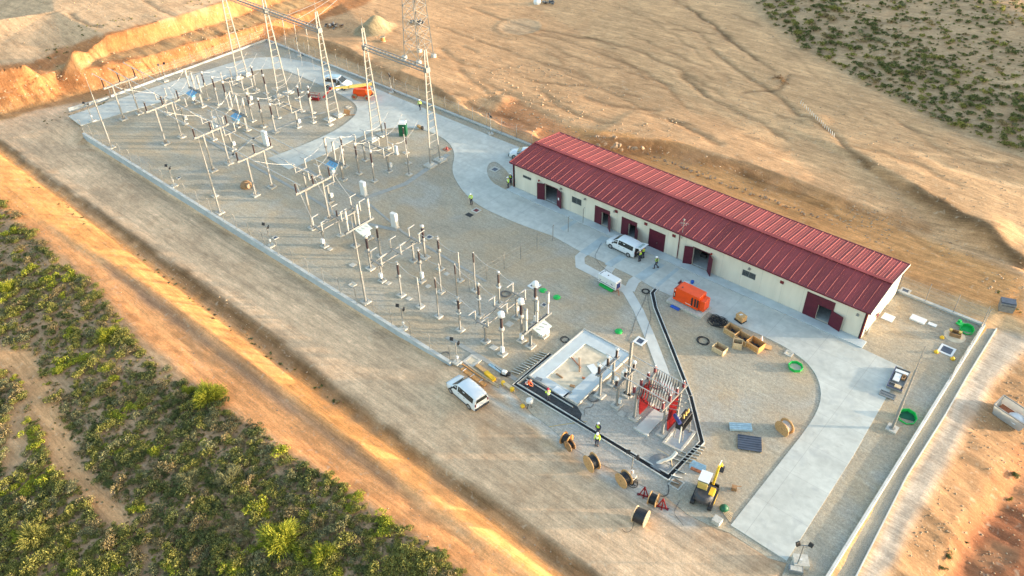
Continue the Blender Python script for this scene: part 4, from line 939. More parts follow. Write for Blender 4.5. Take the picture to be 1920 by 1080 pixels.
# ---------------------------------------------------------------- vehicles
def car(label, loc, rz, st, wx, group=None, hatch=False, doors_open=False, roofm='car_white', glass_rows=None, name='parked_van', cat='van'):
    """body lofted from stations (y, z bottom, z belt, z top, half width low, belt, top); front is +y"""
    t = thing(name, label, cat, loc, rz, group)
    def sec(s):
        y, zb, zl, zt, a, b_, c = s; zt = max(zt, zl+.01)
        R = [(a-.07, zb), (a, zb+.16), (b_+.01, (zb+zl)/2), (b_, zl), (b_*.45+c*.55, zl*.42+zt*.58), (c, zt-.05), (c-.12, zt)]
        return [(x_, y, z_) for x_, z_ in R]+[(0, y, zt+.02)]+[(-x_, y, z_) for x_, z_ in reversed(R)]
    mb = MB(); S = [sec(s) for s in st]; k = len(S[0]); vs = [v for s_ in S for v in s_]; fs = []
    for i in range(len(S)-1):
        for j in range(k-1): fs.append((i*k+j, i*k+j+1, (i+1)*k+j+1, (i+1)*k+j))
        fs.append((i*k+k-1, i*k, (i+1)*k, (i+1)*k+k-1))
    mb.add(vs, fs, True); mb.add(S[0], [tuple(reversed(range(k)))]); mb.add(S[-1], [tuple(range(k))])
    body = mb.build('body', MT['car_white'], t)
    def at(y):
        for a, b_ in zip(st[:-1], st[1:]):
            if b_[0] <= y <= a[0]:
                f = (a[0]-y)/(a[0]-b_[0]) if a[0] != b_[0] else 0
                return [p+(q-p)*f for p, q in zip(a, b_)]
        return list(st[-1])
    def side(y, f, s, o=.012):
        q = at(y); return (s*(q[5]+(q[6]-q[5])*f+o), y, q[2]+(q[3]-.03-q[2])*f)
    for s in (-1, 1):
        for y0, y1, cut in wx['side']:
            mb = MB(); n = 4; vs = []
            for i in range(n+1):
                y = y0+(y1-y0)*i/n; hi = .86 if not cut or i > 0 else cut
                vs += [side(y, .10, s), side(y, hi, s)]
            mb.add(vs, [(2*i, 2*i+2, 2*i+3, 2*i+1) if s > 0 else (2*i+1, 2*i+3, 2*i+2, 2*i) for i in range(n)], True); mb.build('side_window', MT['glass_dark'], t)
        mb = MB(); y = wx['mirror']; q = at(y); mb.box(s*(q[5]+.14), y, q[2]+.12, .22, .1, .16); mb.build('mirror', MT['dark_plastic'], t)
        for y in wx['handles']: mb = MB(); q = at(y); mb.box(s*(q[5]+.012), y, q[2]-.14, .02, .18, .035); mb.build('handle', MT['dark_plastic'], t)
        mb = MB(); q = at(0); mb.box(s*(q[4]+.004), 0, q[1]+.10, .03, wx['wb']-.75, .12); mb.build('sill', MT['dark_plastic'], t)
    def across(y0, z0, w0, y1, z1, w1, nm, m='glass_dark', o=.02):
        mb = MB(); d = Vector((0, z1-z0, -(y1-y0))).normalized(); 
        if d.z < 0: d = -d
        if nm == 'rear_window': d = Vector((0, -1, .1)).normalized()
        p = [Vector((-w0, y0, z0)), Vector((w0, y0, z0)), Vector((w1, y1, z1)), Vector((-w1, y1, z1))]
        mb.add([v+d*o for v in p], [(0, 1, 2, 3)]); return mb.build(nm, MT[m], t)
    ws = wx['screen']; a = at(ws[0]); b_ = at(ws[1]); across(ws[0]-.06, a[3]+.07, a[6]*.97, ws[1]+.06, b_[3]-.02, b_[6]*.93, 'windscreen', o=.035)
    yr = st[-1][0]
    if not hatch:
        a = at(st[-2][0]); across(yr-.0, a[2]+.08, a[6]*.98, yr+.0, st[-1][3]-.10, st[-1][6]*.93, 'rear_window', o=.03)
    for s in (-1, 1):
        mb = MB(); mb.box(s*.74, yr-.005, .95, .12, .06, .34); mb.build('tail_light', MT['red_dark'], t)
        mb = MB(); mb.box(s*.64, st[0][0]-.05, .68, .28, .12, .16); mb.build('headlight', MT['glass_light'], t)
        for y in (wx['wb']/2, -wx['wb']/2):
            mb = MB(); X0 = st[3][4]-.13; mb.tube([(s*(X0-.11), y, .33), (s*(X0+.145), y, .33)], .335, 18); w = mb.build('wheel', MT['tyre'], t)
            mb = MB(); mb.tube([(s*(X0+.10), y, .33), (s*(X0+.155), y, .33)], .20, 12); mb.build('rim', MT['rim'], w)
    mb = MB(); mb.box(0, st[0][0]-.02, .42, 1.5, .12, .26); mb.build('front_bumper', MT['dark_plastic'], t)
    mb = MB(); mb.box(0, yr-.03, .42, 1.62, .12, .22); mb.build('rear_bumper', MT['dark_plastic'], t)
    mb = MB(); mb.box(0, yr-.045, .78, .5, .02, .11); mb.build('number_plate', MT['white_paint'], t)
    if roofm != 'car_white':
        mb = MB(); mb.box(0, -.6, at(-.6)[3]+.035, at(-.6)[6]*1.75, 2.3, .03); mb.build('roof_panel', MT[roofm], t)
    if hatch:
        mb = MB(); mb.box(0, yr-.004, 1.05, 1.4, .012, 1.1); mb.build('load_opening', MT['inside_dark'], t)
        h = MB(); h.box(0, -.50, 0, 1.45, 1.0, .06); h.box(0, -.55, .035, 1.1, .5, .01)
        o = h.build('tailgate', MT['car_white'], t); o.location = (0, yr+.05, st[-1][3]+.0); o.rotation_euler = (radians(-14), 0, 0)
        mb = MB(); mb.box(0, -.5, .045, 1.05, .42, .012); mb.build('pane', MT['glass_light'], o)
    if doors_open:
        for s in (-1, 1):
            q = at(1.0); h = MB(); h.box(0, -.5, .62, .07, 1.0, .75); o = h.build('front_door', MT['car_white'], t); o.location = (s*(q[5]+.02), 1.05, .0); o.rotation_euler = (0, 0, s*radians(58))
            h = MB(); h.add([(0, -.95, 1.0), (0, -.1, 1.0), (0, -.45, 1.5), (0, -.95, 1.55)], [(0, 1, 2, 3)]); h.box(0, -.52, 1.02, .05, .95, .05); h.build('door_window', MT['glass_dark'], o)
    return t
VAN = [(2.2, .36, .62, .68, .66, .64, .58), (2.12, .25, .78, .86, .84, .80, .72), (1.75, .22, .92, 1.0, .90, .86, .76), (1.30, .20, 1.0, 1.10, .92, .89, .78), (.62, .20, 1.04, 1.66, .92, .90, .70), (.30, .20, 1.06, 1.80, .92, .90, .69), (-.6, .20, 1.08, 1.84, .92, .90, .70), (-1.5, .20, 1.08, 1.83, .92, .90, .70), (-2.08, .22, 1.08, 1.78, .91, .89, .68), (-2.2, .30, 1.06, 1.68, .87, .85, .63)]
VX = dict(side=[(1.05, .42, .30), (.28, -1.95, 0)], mirror=1.0, handles=[.1, -.7], wb=2.75, screen=(1.30, .46))
def heading(ax, ay, bx_, by_): return math.atan2(by_-ay, bx_-ax)-pi/2     # car's +y towards b
# van at the cable works: rear right corner and front left corner picked on the photograph
va = P(836, 724); vb = P(893, 764)
c = (P(846, 736)+P(897, 759))/2
vA = car('white van on the service road, rear towards the camera, beside the timber stack', (22.9, -33.05, -.2), heading(25.0, -33.6, 20.6, -33.0), VAN, VX)
cA = P(876, 741, 0); vA.location = (cA.x, cA.y, H(cA.x, cA.y)+.01); vA.scale = (1.07, 1.07, 1.05)
car('white van at the building with its tailgate open', (20.45, -2.62, .05), heading(22.9, -2.75, 18.6, -2.55), VAN, VX, hatch=True)
BIGV = [(s[0]*1.08, s[1], s[2]*1.05, s[3]*1.08, s[4]*1.04, s[5]*1.04, s[6]*1.08) for s in VAN]
car('white van with pale blue roof and both front doors open behind the boom lift', (-45.1, 5.6, .05), heading(-47.1, 4.7, -43.0, 6.4), BIGV, dict(side=[(1.1, .45, .3), (.3, -2.1, 0)], mirror=1.05, handles=[.1], wb=2.95, screen=(1.42, .5)), doors_open=True, roofm='corrugated_blue')
CAR = [(2.15, .35, .58, .62, .62, .60, .52), (2.05, .24, .70, .76, .80, .76, .66), (1.6, .2, .84, .90, .88, .84, .72), (.95, .19, .90, .99, .90, .87, .74), (.15, .19, .93, 1.42, .90, .87, .62), (-.5, .19, .95, 1.47, .90, .87, .62), (-1.2, .2, .96, 1.42, .90, .86, .61), (-1.75, .22, .96, 1.18, .88, .84, .64), (-2.1, .3, .88, .98, .82, .80, .66)]
car('white car half hidden behind the left end of the red roof', (-2.3, 4.2, .05), heading(-1.2, 8.8, -5.6, 6.6), CAR, dict(side=[(.72, -.1, .2), (-.2, -1.3, 0)], mirror=.7, handles=[.2, -.6], wb=2.6, screen=(.95, .2)), name='parked_car', cat='car').location = (-4.3, 7.25, .05)
# ---------------------------------------------------------------- boom lift
t = thing('boom_lift', 'orange boom lift with long yellow arm and red basket on the concrete road', 'boom lift', (-38.6, 5.6, .05), radians(28))
M('chassis', 'orange', t, lambda b: (b.box(0, 0, .75, 2.6, 1.5, .45), b.box(0, 0, .55, 2.0, 1.0, .3)))
M('turret', 'orange', t, lambda b: (b.box(-.1, .55, 1.45, 2.4, .75, .85, taper=.88), b.box(-.1, -.55, 1.4, 2.6, .75, .8, taper=.85), b.box(.9, 0, 1.3, .8, 1.5, .7, taper=.9)))
for a in (-1, 1):
    for c_ in (-1, 1):
        w = M('wheel', 'tyre', t, lambda b: b.tube([(a*1.15, c_*.75, .48), (a*1.15, c_*1.12, .48)], .48, 16)); w.data.materials[0] = MT['rock']
        M('rim', 'orange_dark', w, lambda b: b.tube([(a*1.15, c_*1.1, .48), (a*1.15, c_*1.13, .48)], .22, 10))
t2 = t
inv = t.matrix_basis.inverted()
def wl(px, py, z_): return Matrix.Translation(t.location) @ Matrix.Rotation(t.rotation_euler.z, 4, 'Z')
Wm = (Matrix.Translation(t.location) @ Matrix.Rotation(radians(28), 4, 'Z')).inverted()
A = Wm @ P(697, 157, 2.5); B = Wm @ P(620, 166, 2.3); Cc = Wm @ P(606, 183, .9)
M('boom', 'yellow_old', t, lambda b: (b.bar(A, A.lerp(B, .55), .34, .40), b.bar(A.lerp(B, .5), B, .24, .28), b.bar(A.lerp(B, .2)-Vector((0, 0, .3)), A.lerp(B, .7)-Vector((0, 0, .24)), .12, .14)))
M('jib', 'red', t, lambda b: (b.bar(B, Cc, .22, .24), b.box(B.x, B.y, B.z, .45, .4, .4)))
Bk = Wm @ P(590, 186, .15)
def basket(b):
    for zz in (.15, .6, 1.1):
        for p, q in (((-.9, -.4), (.9, -.4)), ((.9, -.4), (.9, .4)), ((.9, .4), (-.9, .4)), ((-.9, .4), (-.9, -.4))): b.bar((Bk.x+p[0], Bk.y+p[1], zz), (Bk.x+q[0], Bk.y+q[1], zz), .05)
    for p in ((-.9, -.4), (.9, -.4), (.9, .4), (-.9, .4), (0, -.4), (0, .4)): b.bar((Bk.x+p[0], Bk.y+p[1], .1), (Bk.x+p[0], Bk.y+p[1], 1.1), .05)
    b.box(Bk.x, Bk.y, .12, 1.8, .8, .05); b.box(Bk.x, Bk.y-.4, .35, 1.8, .03, .45)
M('basket', 'red', t, basket)
# ---------------------------------------------------------------- generators and plant
t = thing('diesel_generator', 'bright orange generator container with black louvres on a concrete plinth', 'generator', (32.5, -6.75, 0), radians(-1.5))
M('plinth', 'footing', t, lambda b: b.box(-.1, -.1, .14, 4.6, 2.3, .28))
M('canopy', 'orange', t, lambda b: (b.box(-.1, .1, 1.30, 3.0, 1.55, 1.8), b.box(1.72, .1, 1.12, .62, 1.2, 1.4), b.box(-1.75, .1, 1.15, .34, 1.55, 1.5)), bevel=.03)
M('louvre', 'black', t, lambda b: [b.box(q, -.69, 1.3, .22, .03, 1.1) for q in (.55, .95, 1.28)])
M('end_grille', 'orange_dark', t, lambda b: b.box(-1.76, .1, 1.92, .26, 1.3, .03)); M('corner_panel', 'black', t, lambda b: b.box(-1.75, -.69, 1.15, .2, .03, .8))
M('stripe', 'reflective', t, lambda b: (b.box(.1, -.69, .72, .7, .02, .05), b.box(-1.75, -.71, 1.15, .04, .02, .5), b.box(-1.72, -.69, 1.78, .12, .03, .12)))
M('exhaust', 'dark_plastic', t, lambda b: b.lathe([(.09, 0), (.09, .05)], (-1.1, -.2, 2.2), 10))
M('conduit_box', 'blue', t, lambda b: b.box(-1.0, -1.5, .08, 1.1, .35, .16))
t = thing('mobile_generator', 'white generator with dark blue stripe and grille beside the footpath', 'generator', tuple(P(1142, 537)), radians(-4))
M('body', 'white_paint', t, lambda b: b.box(0, 0, .95, 2.7, 1.05, 1.15), bevel=.05)
M('stripe', 'navy', t, lambda b: b.box(0, -.53, .62, 2.66, .012, .07)); M('end_grille', 'navy', t, lambda b: b.box(1.36, 0, .85, .02, .7, .75))
M('badge', 'navy', t, lambda b: (b.box(-.95, -.53, .85, .22, .012, .08), b.box(.75, -.53, .98, .3, .012, .10, 0, .5), b.box(0, -.53, .9, .1, .012, .06)))
M('roof_fittings', 'black', t, lambda b: (b.lathe([(.07, 0), (.07, .05)], (-.2, 0, 1.53), 10), b.lathe([(.06, 0), (.06, .04)], (-1.0, .35, 1.53), 8), b.box(-1.1, -.1, 1.535, .06, .6, .02)))
M('drip_tray', 'green_bright', t, lambda b: b.box(0, -.2, .18, 1.9, 1.1, .2)); M('chassis', 'terracotta', t, lambda b: (b.box(0, .1, .33, 2.6, .9, .09), b.bar((1.3, 0, .3), (2.0, -.6, .1), .08)))
# toilet
t = thing('portable_toilet', 'dark green site cabin with white roof inside the nearer bay', 'cabin', (-23.4, .75, 0), radians(38))
M('walls', 'green_dark', t, lambda b: b.box(0, 0, 1.1, 1.15, 1.15, 2.0)); M('base', 'galv_dark', t, lambda b: b.box(0, 0, .06, 1.25, 1.25, .12))
M('roof', 'white_paint', t, lambda b: b.box(0, 0, 2.2, 1.2, 1.2, .2, taper=.82)); M('door', 'green_bright', t, lambda b: b.box(.59, 0, 1.1, .03, .7, 1.8)).data.materials[0] = MT['green_dark']
M('vent_pipe', 'galv', t, lambda b: b.tube([(.45, .45, .1), (.45, .45, 2.5)], .05, 6))
# mini excavator
ex = P(1322, 930); ea = P(1310, 945); hd = math.atan2(*( (P(1345, 880)-P(1312, 958)).yx ))
t = thing('mini_excavator', 'yellow and dark grey mini excavator with white cab roof', 'excavator', (ex.x, ex.y, .0), hd)
for s in (-1, 1):
    tr = M('track', 'black', t, lambda b: (b.box(-.2, s*.78, .28, 2.1, .36, .5), b.tube([(-1.25, s*.6, .28), (-1.25, s*.96, .28)], .25, 12), b.tube([(.85, s*.6, .28), (.85, s*.96, .28)], .25, 12)))
    M('track_frame', 'yellow', tr, lambda b: b.box(-.2, s*.97, .28, 1.3, .03, .14))
M('undercarriage', 'dark_plastic', t, lambda b: b.box(-.2, 0, .5, 1.4, 1.0, .3))
M('house', 'dark_plastic', t, lambda b: (b.box(-.35, 0, .85, 1.9, 1.55, .35), b.lathe([(.80, 0), (.85, .1), (.82, .5), (.6, .62)], (-.75, 0, .75), 18)))
M('engine_cover', 'yellow', t, lambda b: (b.box(-.35, -.55, 1.2, 1.1, .5, .45, taper=.8), b.box(-.9, -.45, 1.05, .5, .6, .5, taper=.7)))
cb = M('cab', 'dark_plastic', t, lambda b: ([b.bar((x_, y_, 1.0), (x_*.96, y_, 2.35), .08) for x_ in (-.45, .65) for y_ in (-.1, .72)], b.box(.1, .31, 1.05, 1.2, .9, .12)))
M('cab_roof', 'white_paint', cb, lambda b: b.box(.12, .31, 2.4, 1.25, .98, .08)); M('cab_glass', 'glass_dark', cb, lambda b: (b.box(.63, .31, 1.7, .02, .76, 1.15), b.box(.1, .74, 1.7, 1.0, .02, 1.1), b.box(.1, -.12, 1.7, 1.0, .02, 1.1)))
M('rear_window', 'yellow_old', cb, lambda b: b.box(-.52, .31, 1.85, .12, .85, .9, 0, -.15))
M('boom', 'yellow', t, lambda b: (b.bar((.75, -.35, 1.0), (1.7, -.4, 2.3), .2, .26), b.bar((1.65, -.4, 2.32), (2.5, -.42, 2.0), .18, .22), b.bar((.95, -.35, 1.05), (1.6, -.4, 1.85), .09)))
M('dipper', 'yellow', t, lambda b: b.bar((2.45, -.42, 2.1), (3.3, -.45, .75), .14, .18)); M('hydraulic_ram', 'reflective', t, lambda b: (b.bar((1.8, -.4, 2.5), (2.6, -.42, 2.3), .06), b.bar((2.9, -.43, 1.6), (3.35, -.45, .9), .06)))
M('bucket', 'dark_plastic', t, lambda b: (b.box(3.3, -.45, .45, .35, .5, .4, 0, .4), b.box(3.15, -.45, .28, .3, .5, .06, 0, -.3)))
M('blade', 'black', t, lambda b: (b.box(1.25, 0, .35, .12, 1.7, .45), b.bar((.5, -.4, .4), (1.2, -.4, .35), .1), b.bar((.5, .4, .4), (1.2, .4, .35), .1)))
# ---------------------------------------------------------------- cable drums
def drum(label, loc, R, w, rz, upright=False, m='wood', core='cable_black', full=.78, tail=None, group='wooden cable drums', lean=0):
    """axis horizontal along local x (or vertical when upright)"""
    R *= .9; w *= .95; loc = (loc[0], loc[1], loc[2])
    t = thing('cable_drum', label, 'cable drum', loc, rz, group)
    def T3(p): return (p[2]-w/2, p[0], p[1]+R) if not upright else (p[0], p[1], p[2])
    for s in (0, 1):
        z0 = 0 if s == 0 else w-.07
        f = M('flange', m, t, lambda b: b.tube([T3((0, 0, z0)), T3((0, 0, z0+.07))], R, 24))
        f.data.polygons.foreach_set('use_smooth', [False]*len(f.data.polygons))
        zo = z0-.008 if s == 0 else z0+.078
        def det(b):
            b.tube([T3((0, 0, zo)), T3((0, 0, zo+.004))], .09, 10)
            for k in range(6): a = k*pi/3; b.tube([T3((R*.5*cos(a), R*.5*sin(a), zo)), T3((R*.5*cos(a), R*.5*sin(a), zo+.004))], .035, 6)
            for k in range(-3, 4): h = k*R*.26; q = math.sqrt(max(R*R-h*h, 0))*.97; b.bar(T3((-q, h, zo)), T3((q, h, zo)), .012)
        M('flange_joints', 'wood_dark', f, det)
    M('barrel', 'wood_dark', t, lambda b: b.tube([T3((0, 0, .02)), T3((0, 0, w-.02))], R*.42, 16))
    cbl = M('wound_cable', core, t, lambda b: [b.tube([T3((0, 0, .075+i*(w-.15)/10)), T3((0, 0, .075+(i+.5)*(w-.15)/10)), T3((0, 0, .075+(i+1)*(w-.15)/10-.001))], [R*full-.03, R*full, R*full-.03], 20) for i in range(10)])
    if tail: cbl2 = M('loose_end', core, t, lambda b: b.tube(smooth_line3(tail), .022, 6))
    return t
def smooth_line3(pts, it=2):
    pts = [Vector(p) for p in pts]
    for _ in range(it):
        o = [pts[0]]
        for a, b_ in zip(pts[:-1], pts[1:]): o += [a.lerp(b_, .25), a.lerp(b_, .75)]
        pts = o+[pts[-1]]
    return pts
def gp(px, py): p = G(px, py); return (p.x, p.y, p.z)
def pgp(px, py): return tuple(P(px, py, 0))
def axis_rz(a, b_): d = P(*b_)-P(*a); return math.atan2(d.y, d.x)
mat('wood_orange', (.55, .26, .08), .7, 0, .2, 5); mat('cable_copper', (.50, .40, .33), .5, 0, .1, 5)
drum('glossy orange brown drum with black cable, topmost of the row by the trench', gp(1062, 832), .72, .8, axis_rz((1052, 812), (1070, 822)), m='wood_orange')
drum('dark weathered drum leaning beside the orange brown one', gp(1068, 842), .62, .6, axis_rz((1058, 838), (1074, 828)), m='wood_dark', full=.6)
drum('large drum with wide brown flange and black cable, middle of the row', gp(1109, 878), .95, .85, axis_rz((1100, 868), (1120, 858)))
drum('large drum beside the small black reel under the floodlight post', gp(1169, 908), .85, .85, axis_rz((1160, 900), (1178, 888)))
drum('drum mounted between two red jack stands', gp(1224, 944), .70, .8, axis_rz((1213, 925), (1230, 932)))
drum('pale drum full of black cable, alone on the service road with a loose end', gp(1200, 978), .85, 1.2, axis_rz((1189, 965), (1208, 974)), m='wood_pale', full=.9, tail=[(-.4, -.4, .1), (-.2, -1.2, .03), (-.6, -1.7, .03), (-1.0, -1.5, .03)])
drum('brown drum with copper coloured cable near the curved drive', gp(1468, 812), .92, .85, axis_rz((1458, 803), (1475, 793)), core='cable_copper', full=.72)
drum('small drum lying flat behind the orange generator', tuple(P(1291, 548, .06)), .62, .6, 0, True, full=.75)
drum('far wooden drum lying flat beside the sand heap', gp(718, 77), .62, .9, 0, True, m='wood_pale', core='wood_orange')
t = thing('steel_reel', 'small black steel reel beside the large drum under the floodlight post', 'reel', gp(1187, 908), .4)
M('rim', 'black', t, lambda b: ([b.tube([(.42*cos(a*pi/9), .42*sin(a*pi/9), z_) for a in range(19)], .035, 6) for z_ in (.05, .3)], b.lathe([(.1, 0), (.1, .35)], (0, 0, 0), 10), [b.bar((0, 0, .3), (.42*cos(k*pi/3), .42*sin(k*pi/3), .3), .03) for k in range(6)]))
for k, (px, py) in enumerate([(1207, 930), (1241, 952)]):
    t = thing('jack_stand', 'red cable drum jack stand, '+['left', 'right'][k]+' of the mounted drum', 'jack stand', gp(px, py), radians(20), 'red drum jack stands')
    M('frame', 'red', t, lambda b: (b.bar((-.4, 0, .05), (0, 0, 1.25), .09), b.bar((.4, 0, .05), (0, 0, 1.25), .09), b.bar((-.45, 0, .06), (.45, 0, .06), .1), b.bar((0, -.3, .06), (0, .3, .06), .1), b.bar((0, 0, .1), (0, 0, 1.3), .09)))
    M('foot_pad', 'red_dark', t, lambda b: [b.box(x_, 0, .03, .2, .25, .06) for x_ in (-.5, .5)])
# ---------------------------------------------------------------- crates, boxes, coils near the orange generator
def crate(label, px, py, sx, sy, sz, rz, m='wood', z0=0, filled=True, name='open_crate', th=.04, group=None):
    p = P(px, py, z0); t = thing(name, label, 'crate', (p.x, p.y, z0), rz, group)
    M('side_panels', m, t, lambda b: (b.box(0, -sy/2, sz/2, sx, th, sz), b.box(0, sy/2, sz/2, sx, th, sz), b.box(-sx/2, 0, sz/2, th, sy-th, sz-.002), b.box(sx/2, 0, sz/2, th, sy-th, sz-.002)))
    M('bottom', 'wood_dark', t, lambda b: b.box(0, 0, .06, sx-.05, sy-.05, .08))
    M('battens', 'wood_pale', t, lambda b: [b.box(x_, -sy/2-th*.7, sz/2, .07, .03, sz) for x_ in (-sx/2+.06, sx/2-.06)]+[b.box(0, -sy/2-th*.6, z_, sx-.3, .022, .06) for z_ in (.1, sz-.08)])
    if filled: M('contents', 'dark_plastic', t, lambda b: [b.box(random.uniform(-.3, .3)*sx, random.uniform(-.28, .28)*sy, .2, random.uniform(.15, .4), random.uniform(.1, .3), .2, random.random()*3) for _ in range(6)])
    return t
r0 = radians(-8)
crate('open wooden crate at the left end of the row beside the tangled cables', 1372, 625, 1.5, 1.15, .75, r0)
crate('open wooden crate in the middle of the row of three', 1392, 640, 1.6, 1.1, .75, r0)
crate('largest open wooden crate at the right end of the row, with sawn lid beside it', 1415, 652, 1.6, 1.2, .85, r0, 'wood_orange')
crate('grey plywood box open at the top, nearest the black cable coil', 1349, 658, 1.35, 1.0, .62, radians(-4), 'ply', filled=False)
crate('pale slatted box in front of the middle crate', 1382, 650, .95, .85, .8, radians(20), 'wood_pale')
t = thing('wooden_lid', 'round edged brown lid lying right of the largest crate', 'lid', pgp(1436, 651), .3); M('board', 'wood', t, lambda b: b.box(0, 0, .12, 1.2, .7, .06, 0, .1))
t = thing('bottle', 'white plastic wrap standing by the right crate', 'wrap', pgp(1427, 640)); M('film', 'white_paint', t, lambda b: b.lathe([(.12, 0), (.18, .2), (.1, .5), (.05, .8)], (0, 0, 0), 8))
t['category'] = 'plastic wrap'; t.name = 'plastic_wrap'
t = thing('cardboard_box', 'tan carton on a black pallet on the concrete road', 'box', tuple(P(1388, 601, .05)), radians(-15))
M('pallet', 'black', t, lambda b: (b.box(0, 0, .11, 1.1, .9, .04), [b.box(0, q, .045, 1.1, .1, .09) for q in (-.38, 0, .38)])); M('carton', 'wood', t, lambda b: b.box(.02, .03, .5, 1.0, .75, .72), bevel=.02); M('label_sheets', 'white_paint', t, lambda b: (b.box(0, .05, .866, .25, .15, .01, .4), b.box(-.05, -.12, .866, .2, .14, .012, .4)))
def coil(label, loc, r, turns, m, name='cable_coil', th=.03, tail=None):
    t = thing(name, label, 'cable coil', loc, random.random()*6)
    def f(b):
        pts = []
        for i in range(turns*20): a = i*2*pi/20; rr = r*(1+.12*sin(i*.37)); pts.append((rr*cos(a)+.08*sin(i*.11), rr*sin(a)*.95, .04+th*.8*(i/20)*.7))
        b.tube(pts, th, 6)
        if tail: b.tube(smooth_line3(tail), th, 6)
    M('loops', m, t, f); return t
coil('small black cable coil lying left of the black trench start', pgp(1211, 547), .42, 5, 'cable_black')
coil('neat black coil on the gravel beside the plywood box', pgp(1318, 639), .62, 4, 'cable_black', th=.035)
coil('black cable ring on the gravel left of the unfinished basin', pgp(1059, 637), .45, 3, 'cable_black', th=.025)
coil('dark cable coil behind the white headed transformers', pgp(948, 552), .55, 6, 'cable_grey', th=.03)
coil('thin dark cable coil at the right end of the front wall', pgp(835, 666), .45, 4, 'cable_grey', th=.02)
coil('tangle of dark cable at the foot of the brown insulator post by the basin', pgp(1112, 745), .6, 5, 'cable_grey', th=.025, tail=[(.5, 0, .05), (1.4, -.4, .03), (1.2, -1.2, .03), (2.2, -1.4, .03)])
t = thing('cable_heap', 'large tangle of black cables between generator and crates', 'cable heap', pgp(1350, 607))
def heap(b):
    for k in range(26):
        r = random.uniform(.3, .85); cx, cy = random.uniform(-.9, .6), random.uniform(-.3, .5); cx += -cy*.8; pts = [(cx+r*cos(a*pi/8), cy+r*sin(a*pi/8)*random.uniform(.85, 1), .05+.012*k+.06*sin(a+k)) for a in range(17)]; b.tube(pts, .028, 5, True)
M('cables', 'cable_black', t, heap)
def hose(name, pts, r, m, label, cat='cable', z=.03, g=None):
    L = smooth_line([tuple(P(a, b_, z)[:2]) for a, b_ in pts], 2); return cable(name, [(p[0], p[1], z) for p in L], r, m, label, cat, g)
hose('ground_cable', [(1212, 552), (1206, 570), (1190, 600), (1186, 620), (1178, 640)], .02, 'cable_grey', 'thin cable from the small coil crossing the footpath')
hose('ground_cable', [(1214, 552), (1217, 575), (1222, 592), (1214, 615), (1205, 655)], .02, 'cable_grey', 'thin cable running down beside the footpath', z=.035)
hose('ground_cable', [(1146, 512), (1128, 500), (1114, 482), (1120, 470), (1128, 455)], .015, 'cable_black', 'thin dark cable over the concrete left of the open van', z=.07)
hose('ground_cable', [(1232, 929), (1248, 931), (1255, 922), (1252, 905)], .03, 'cable_black', 'cable looping from the mounted drum to the trench corner')
hose('ground_cable', [(1275, 938), (1262, 960), (1273, 975), (1282, 985)], .025, 'cable_grey', 'short curved hose on the gravel left of the excavator')
hose('ground_cable', [(1030, 800), (1060, 795), (1100, 790)], .02, 'yellow_old', 'thin pale rope above the orange brown drum')
hose('ground_cable', [(1068, 778), (1090, 790), (1102, 797), (1078, 780), (1060, 772)], .035, 'cable_black', 'black hose beside the dark pit')
# small colourful things
t = thing('traffic_cone', 'small burgundy cone left of the flat drum', 'cone', tuple(P(1276, 531, .06))); M('cone', 'burgundy', t, lambda b: (b.box(0, 0, .04, .5, .5, .06), b.lathe([(.2, 0), (.05, .45)], (0, 0, .06), 10)))
t = thing('bucket', 'blue bucket right of the flat drum', 'bucket', tuple(P(1298, 531, .06))); M('pail', 'blue', t, lambda b: b.lathe([(.16, 0), (.22, .3), (.22, .32), (.18, .3)], (0, 0, 0), 12))
t = thing('paper_sheets', 'white sheets on the concrete behind the flat drum', 'paper', tuple(P(1287, 530, .06))); M('sheet', 'white_paint', t, lambda b: (b.box(0, 0, .02, .7, .45, .04, .3), b.box(.2, .1, .05, .4, .4, .03, .9)))
for lb, px, py, m, h in [('green plastic drum cover lying flat near the white headed transformers, left one', 1018, 545, 'green_bright', .12), ('green plastic drum cover lying flat near the white headed transformers, right one', 1044, 558, 'green_bright', .15), ('green plastic drum cover right of the unfinished basin', 1160, 622, 'green_bright', .15)]:
    t = thing('round_cover', lb, 'cover', pgp(px, py)); M('dish', m, t, lambda b: b.lathe([(.42, 0), (.45, h*.5), (.40, h), (.12, h+.05), (.02, h+.05)], (0, 0, 0), 12))
def tub(lb, px, py, r, h, z0=0, inner='sand', tilt=0):
    t = thing('green_ring', lb, 'ring', tuple(P(px, py, z0)))
    t.rotation_euler = (tilt, 0, .3)
    def f(b):
        n = 8; vs = []; 
        for rr, zz in ((r, 0), (r*1.06, h), (r*.98, h), (r*.9, .02)): vs += [(rr*cos(k*pi/4), rr*sin(k*pi/4), zz) for k in range(n)]
        b.add(vs, [(j*n+k, j*n+(k+1) % n, (j+1)*n+(k+1) % n, (j+1)*n+k) for j in range(3) for k in range(n)])
    M('ring_wall', 'green_bright', t, f); M('filling', inner, t, lambda b: b.tube([(0, 0, .01), (0, 0, .05)], r*.9, 8)); return t
tub('green octagonal tub with sand inside, beside the curved drive edge', 1491, 690, .72, .35)
tub('dark green octagonal ring at the foot of the stepped mast', 1700, 784, .85, .4, inner='green_dark', tilt=.25)
tub('green ring at the back right corner, beside the dug manhole', 1812, 620, .7, .4, inner='green_bright', tilt=.3)
t = thing('green_sheet', 'green plastic sheet at the back right corner', 'sheet', tuple(P(1804, 611, 0)), -.3); M('sheet', 'green_bright', t, lambda b: (b.box(0, 0, .1, 1.2, .7, .1, 0, .1), b.box(-.5, .2, .2, .3, .3, .3)))
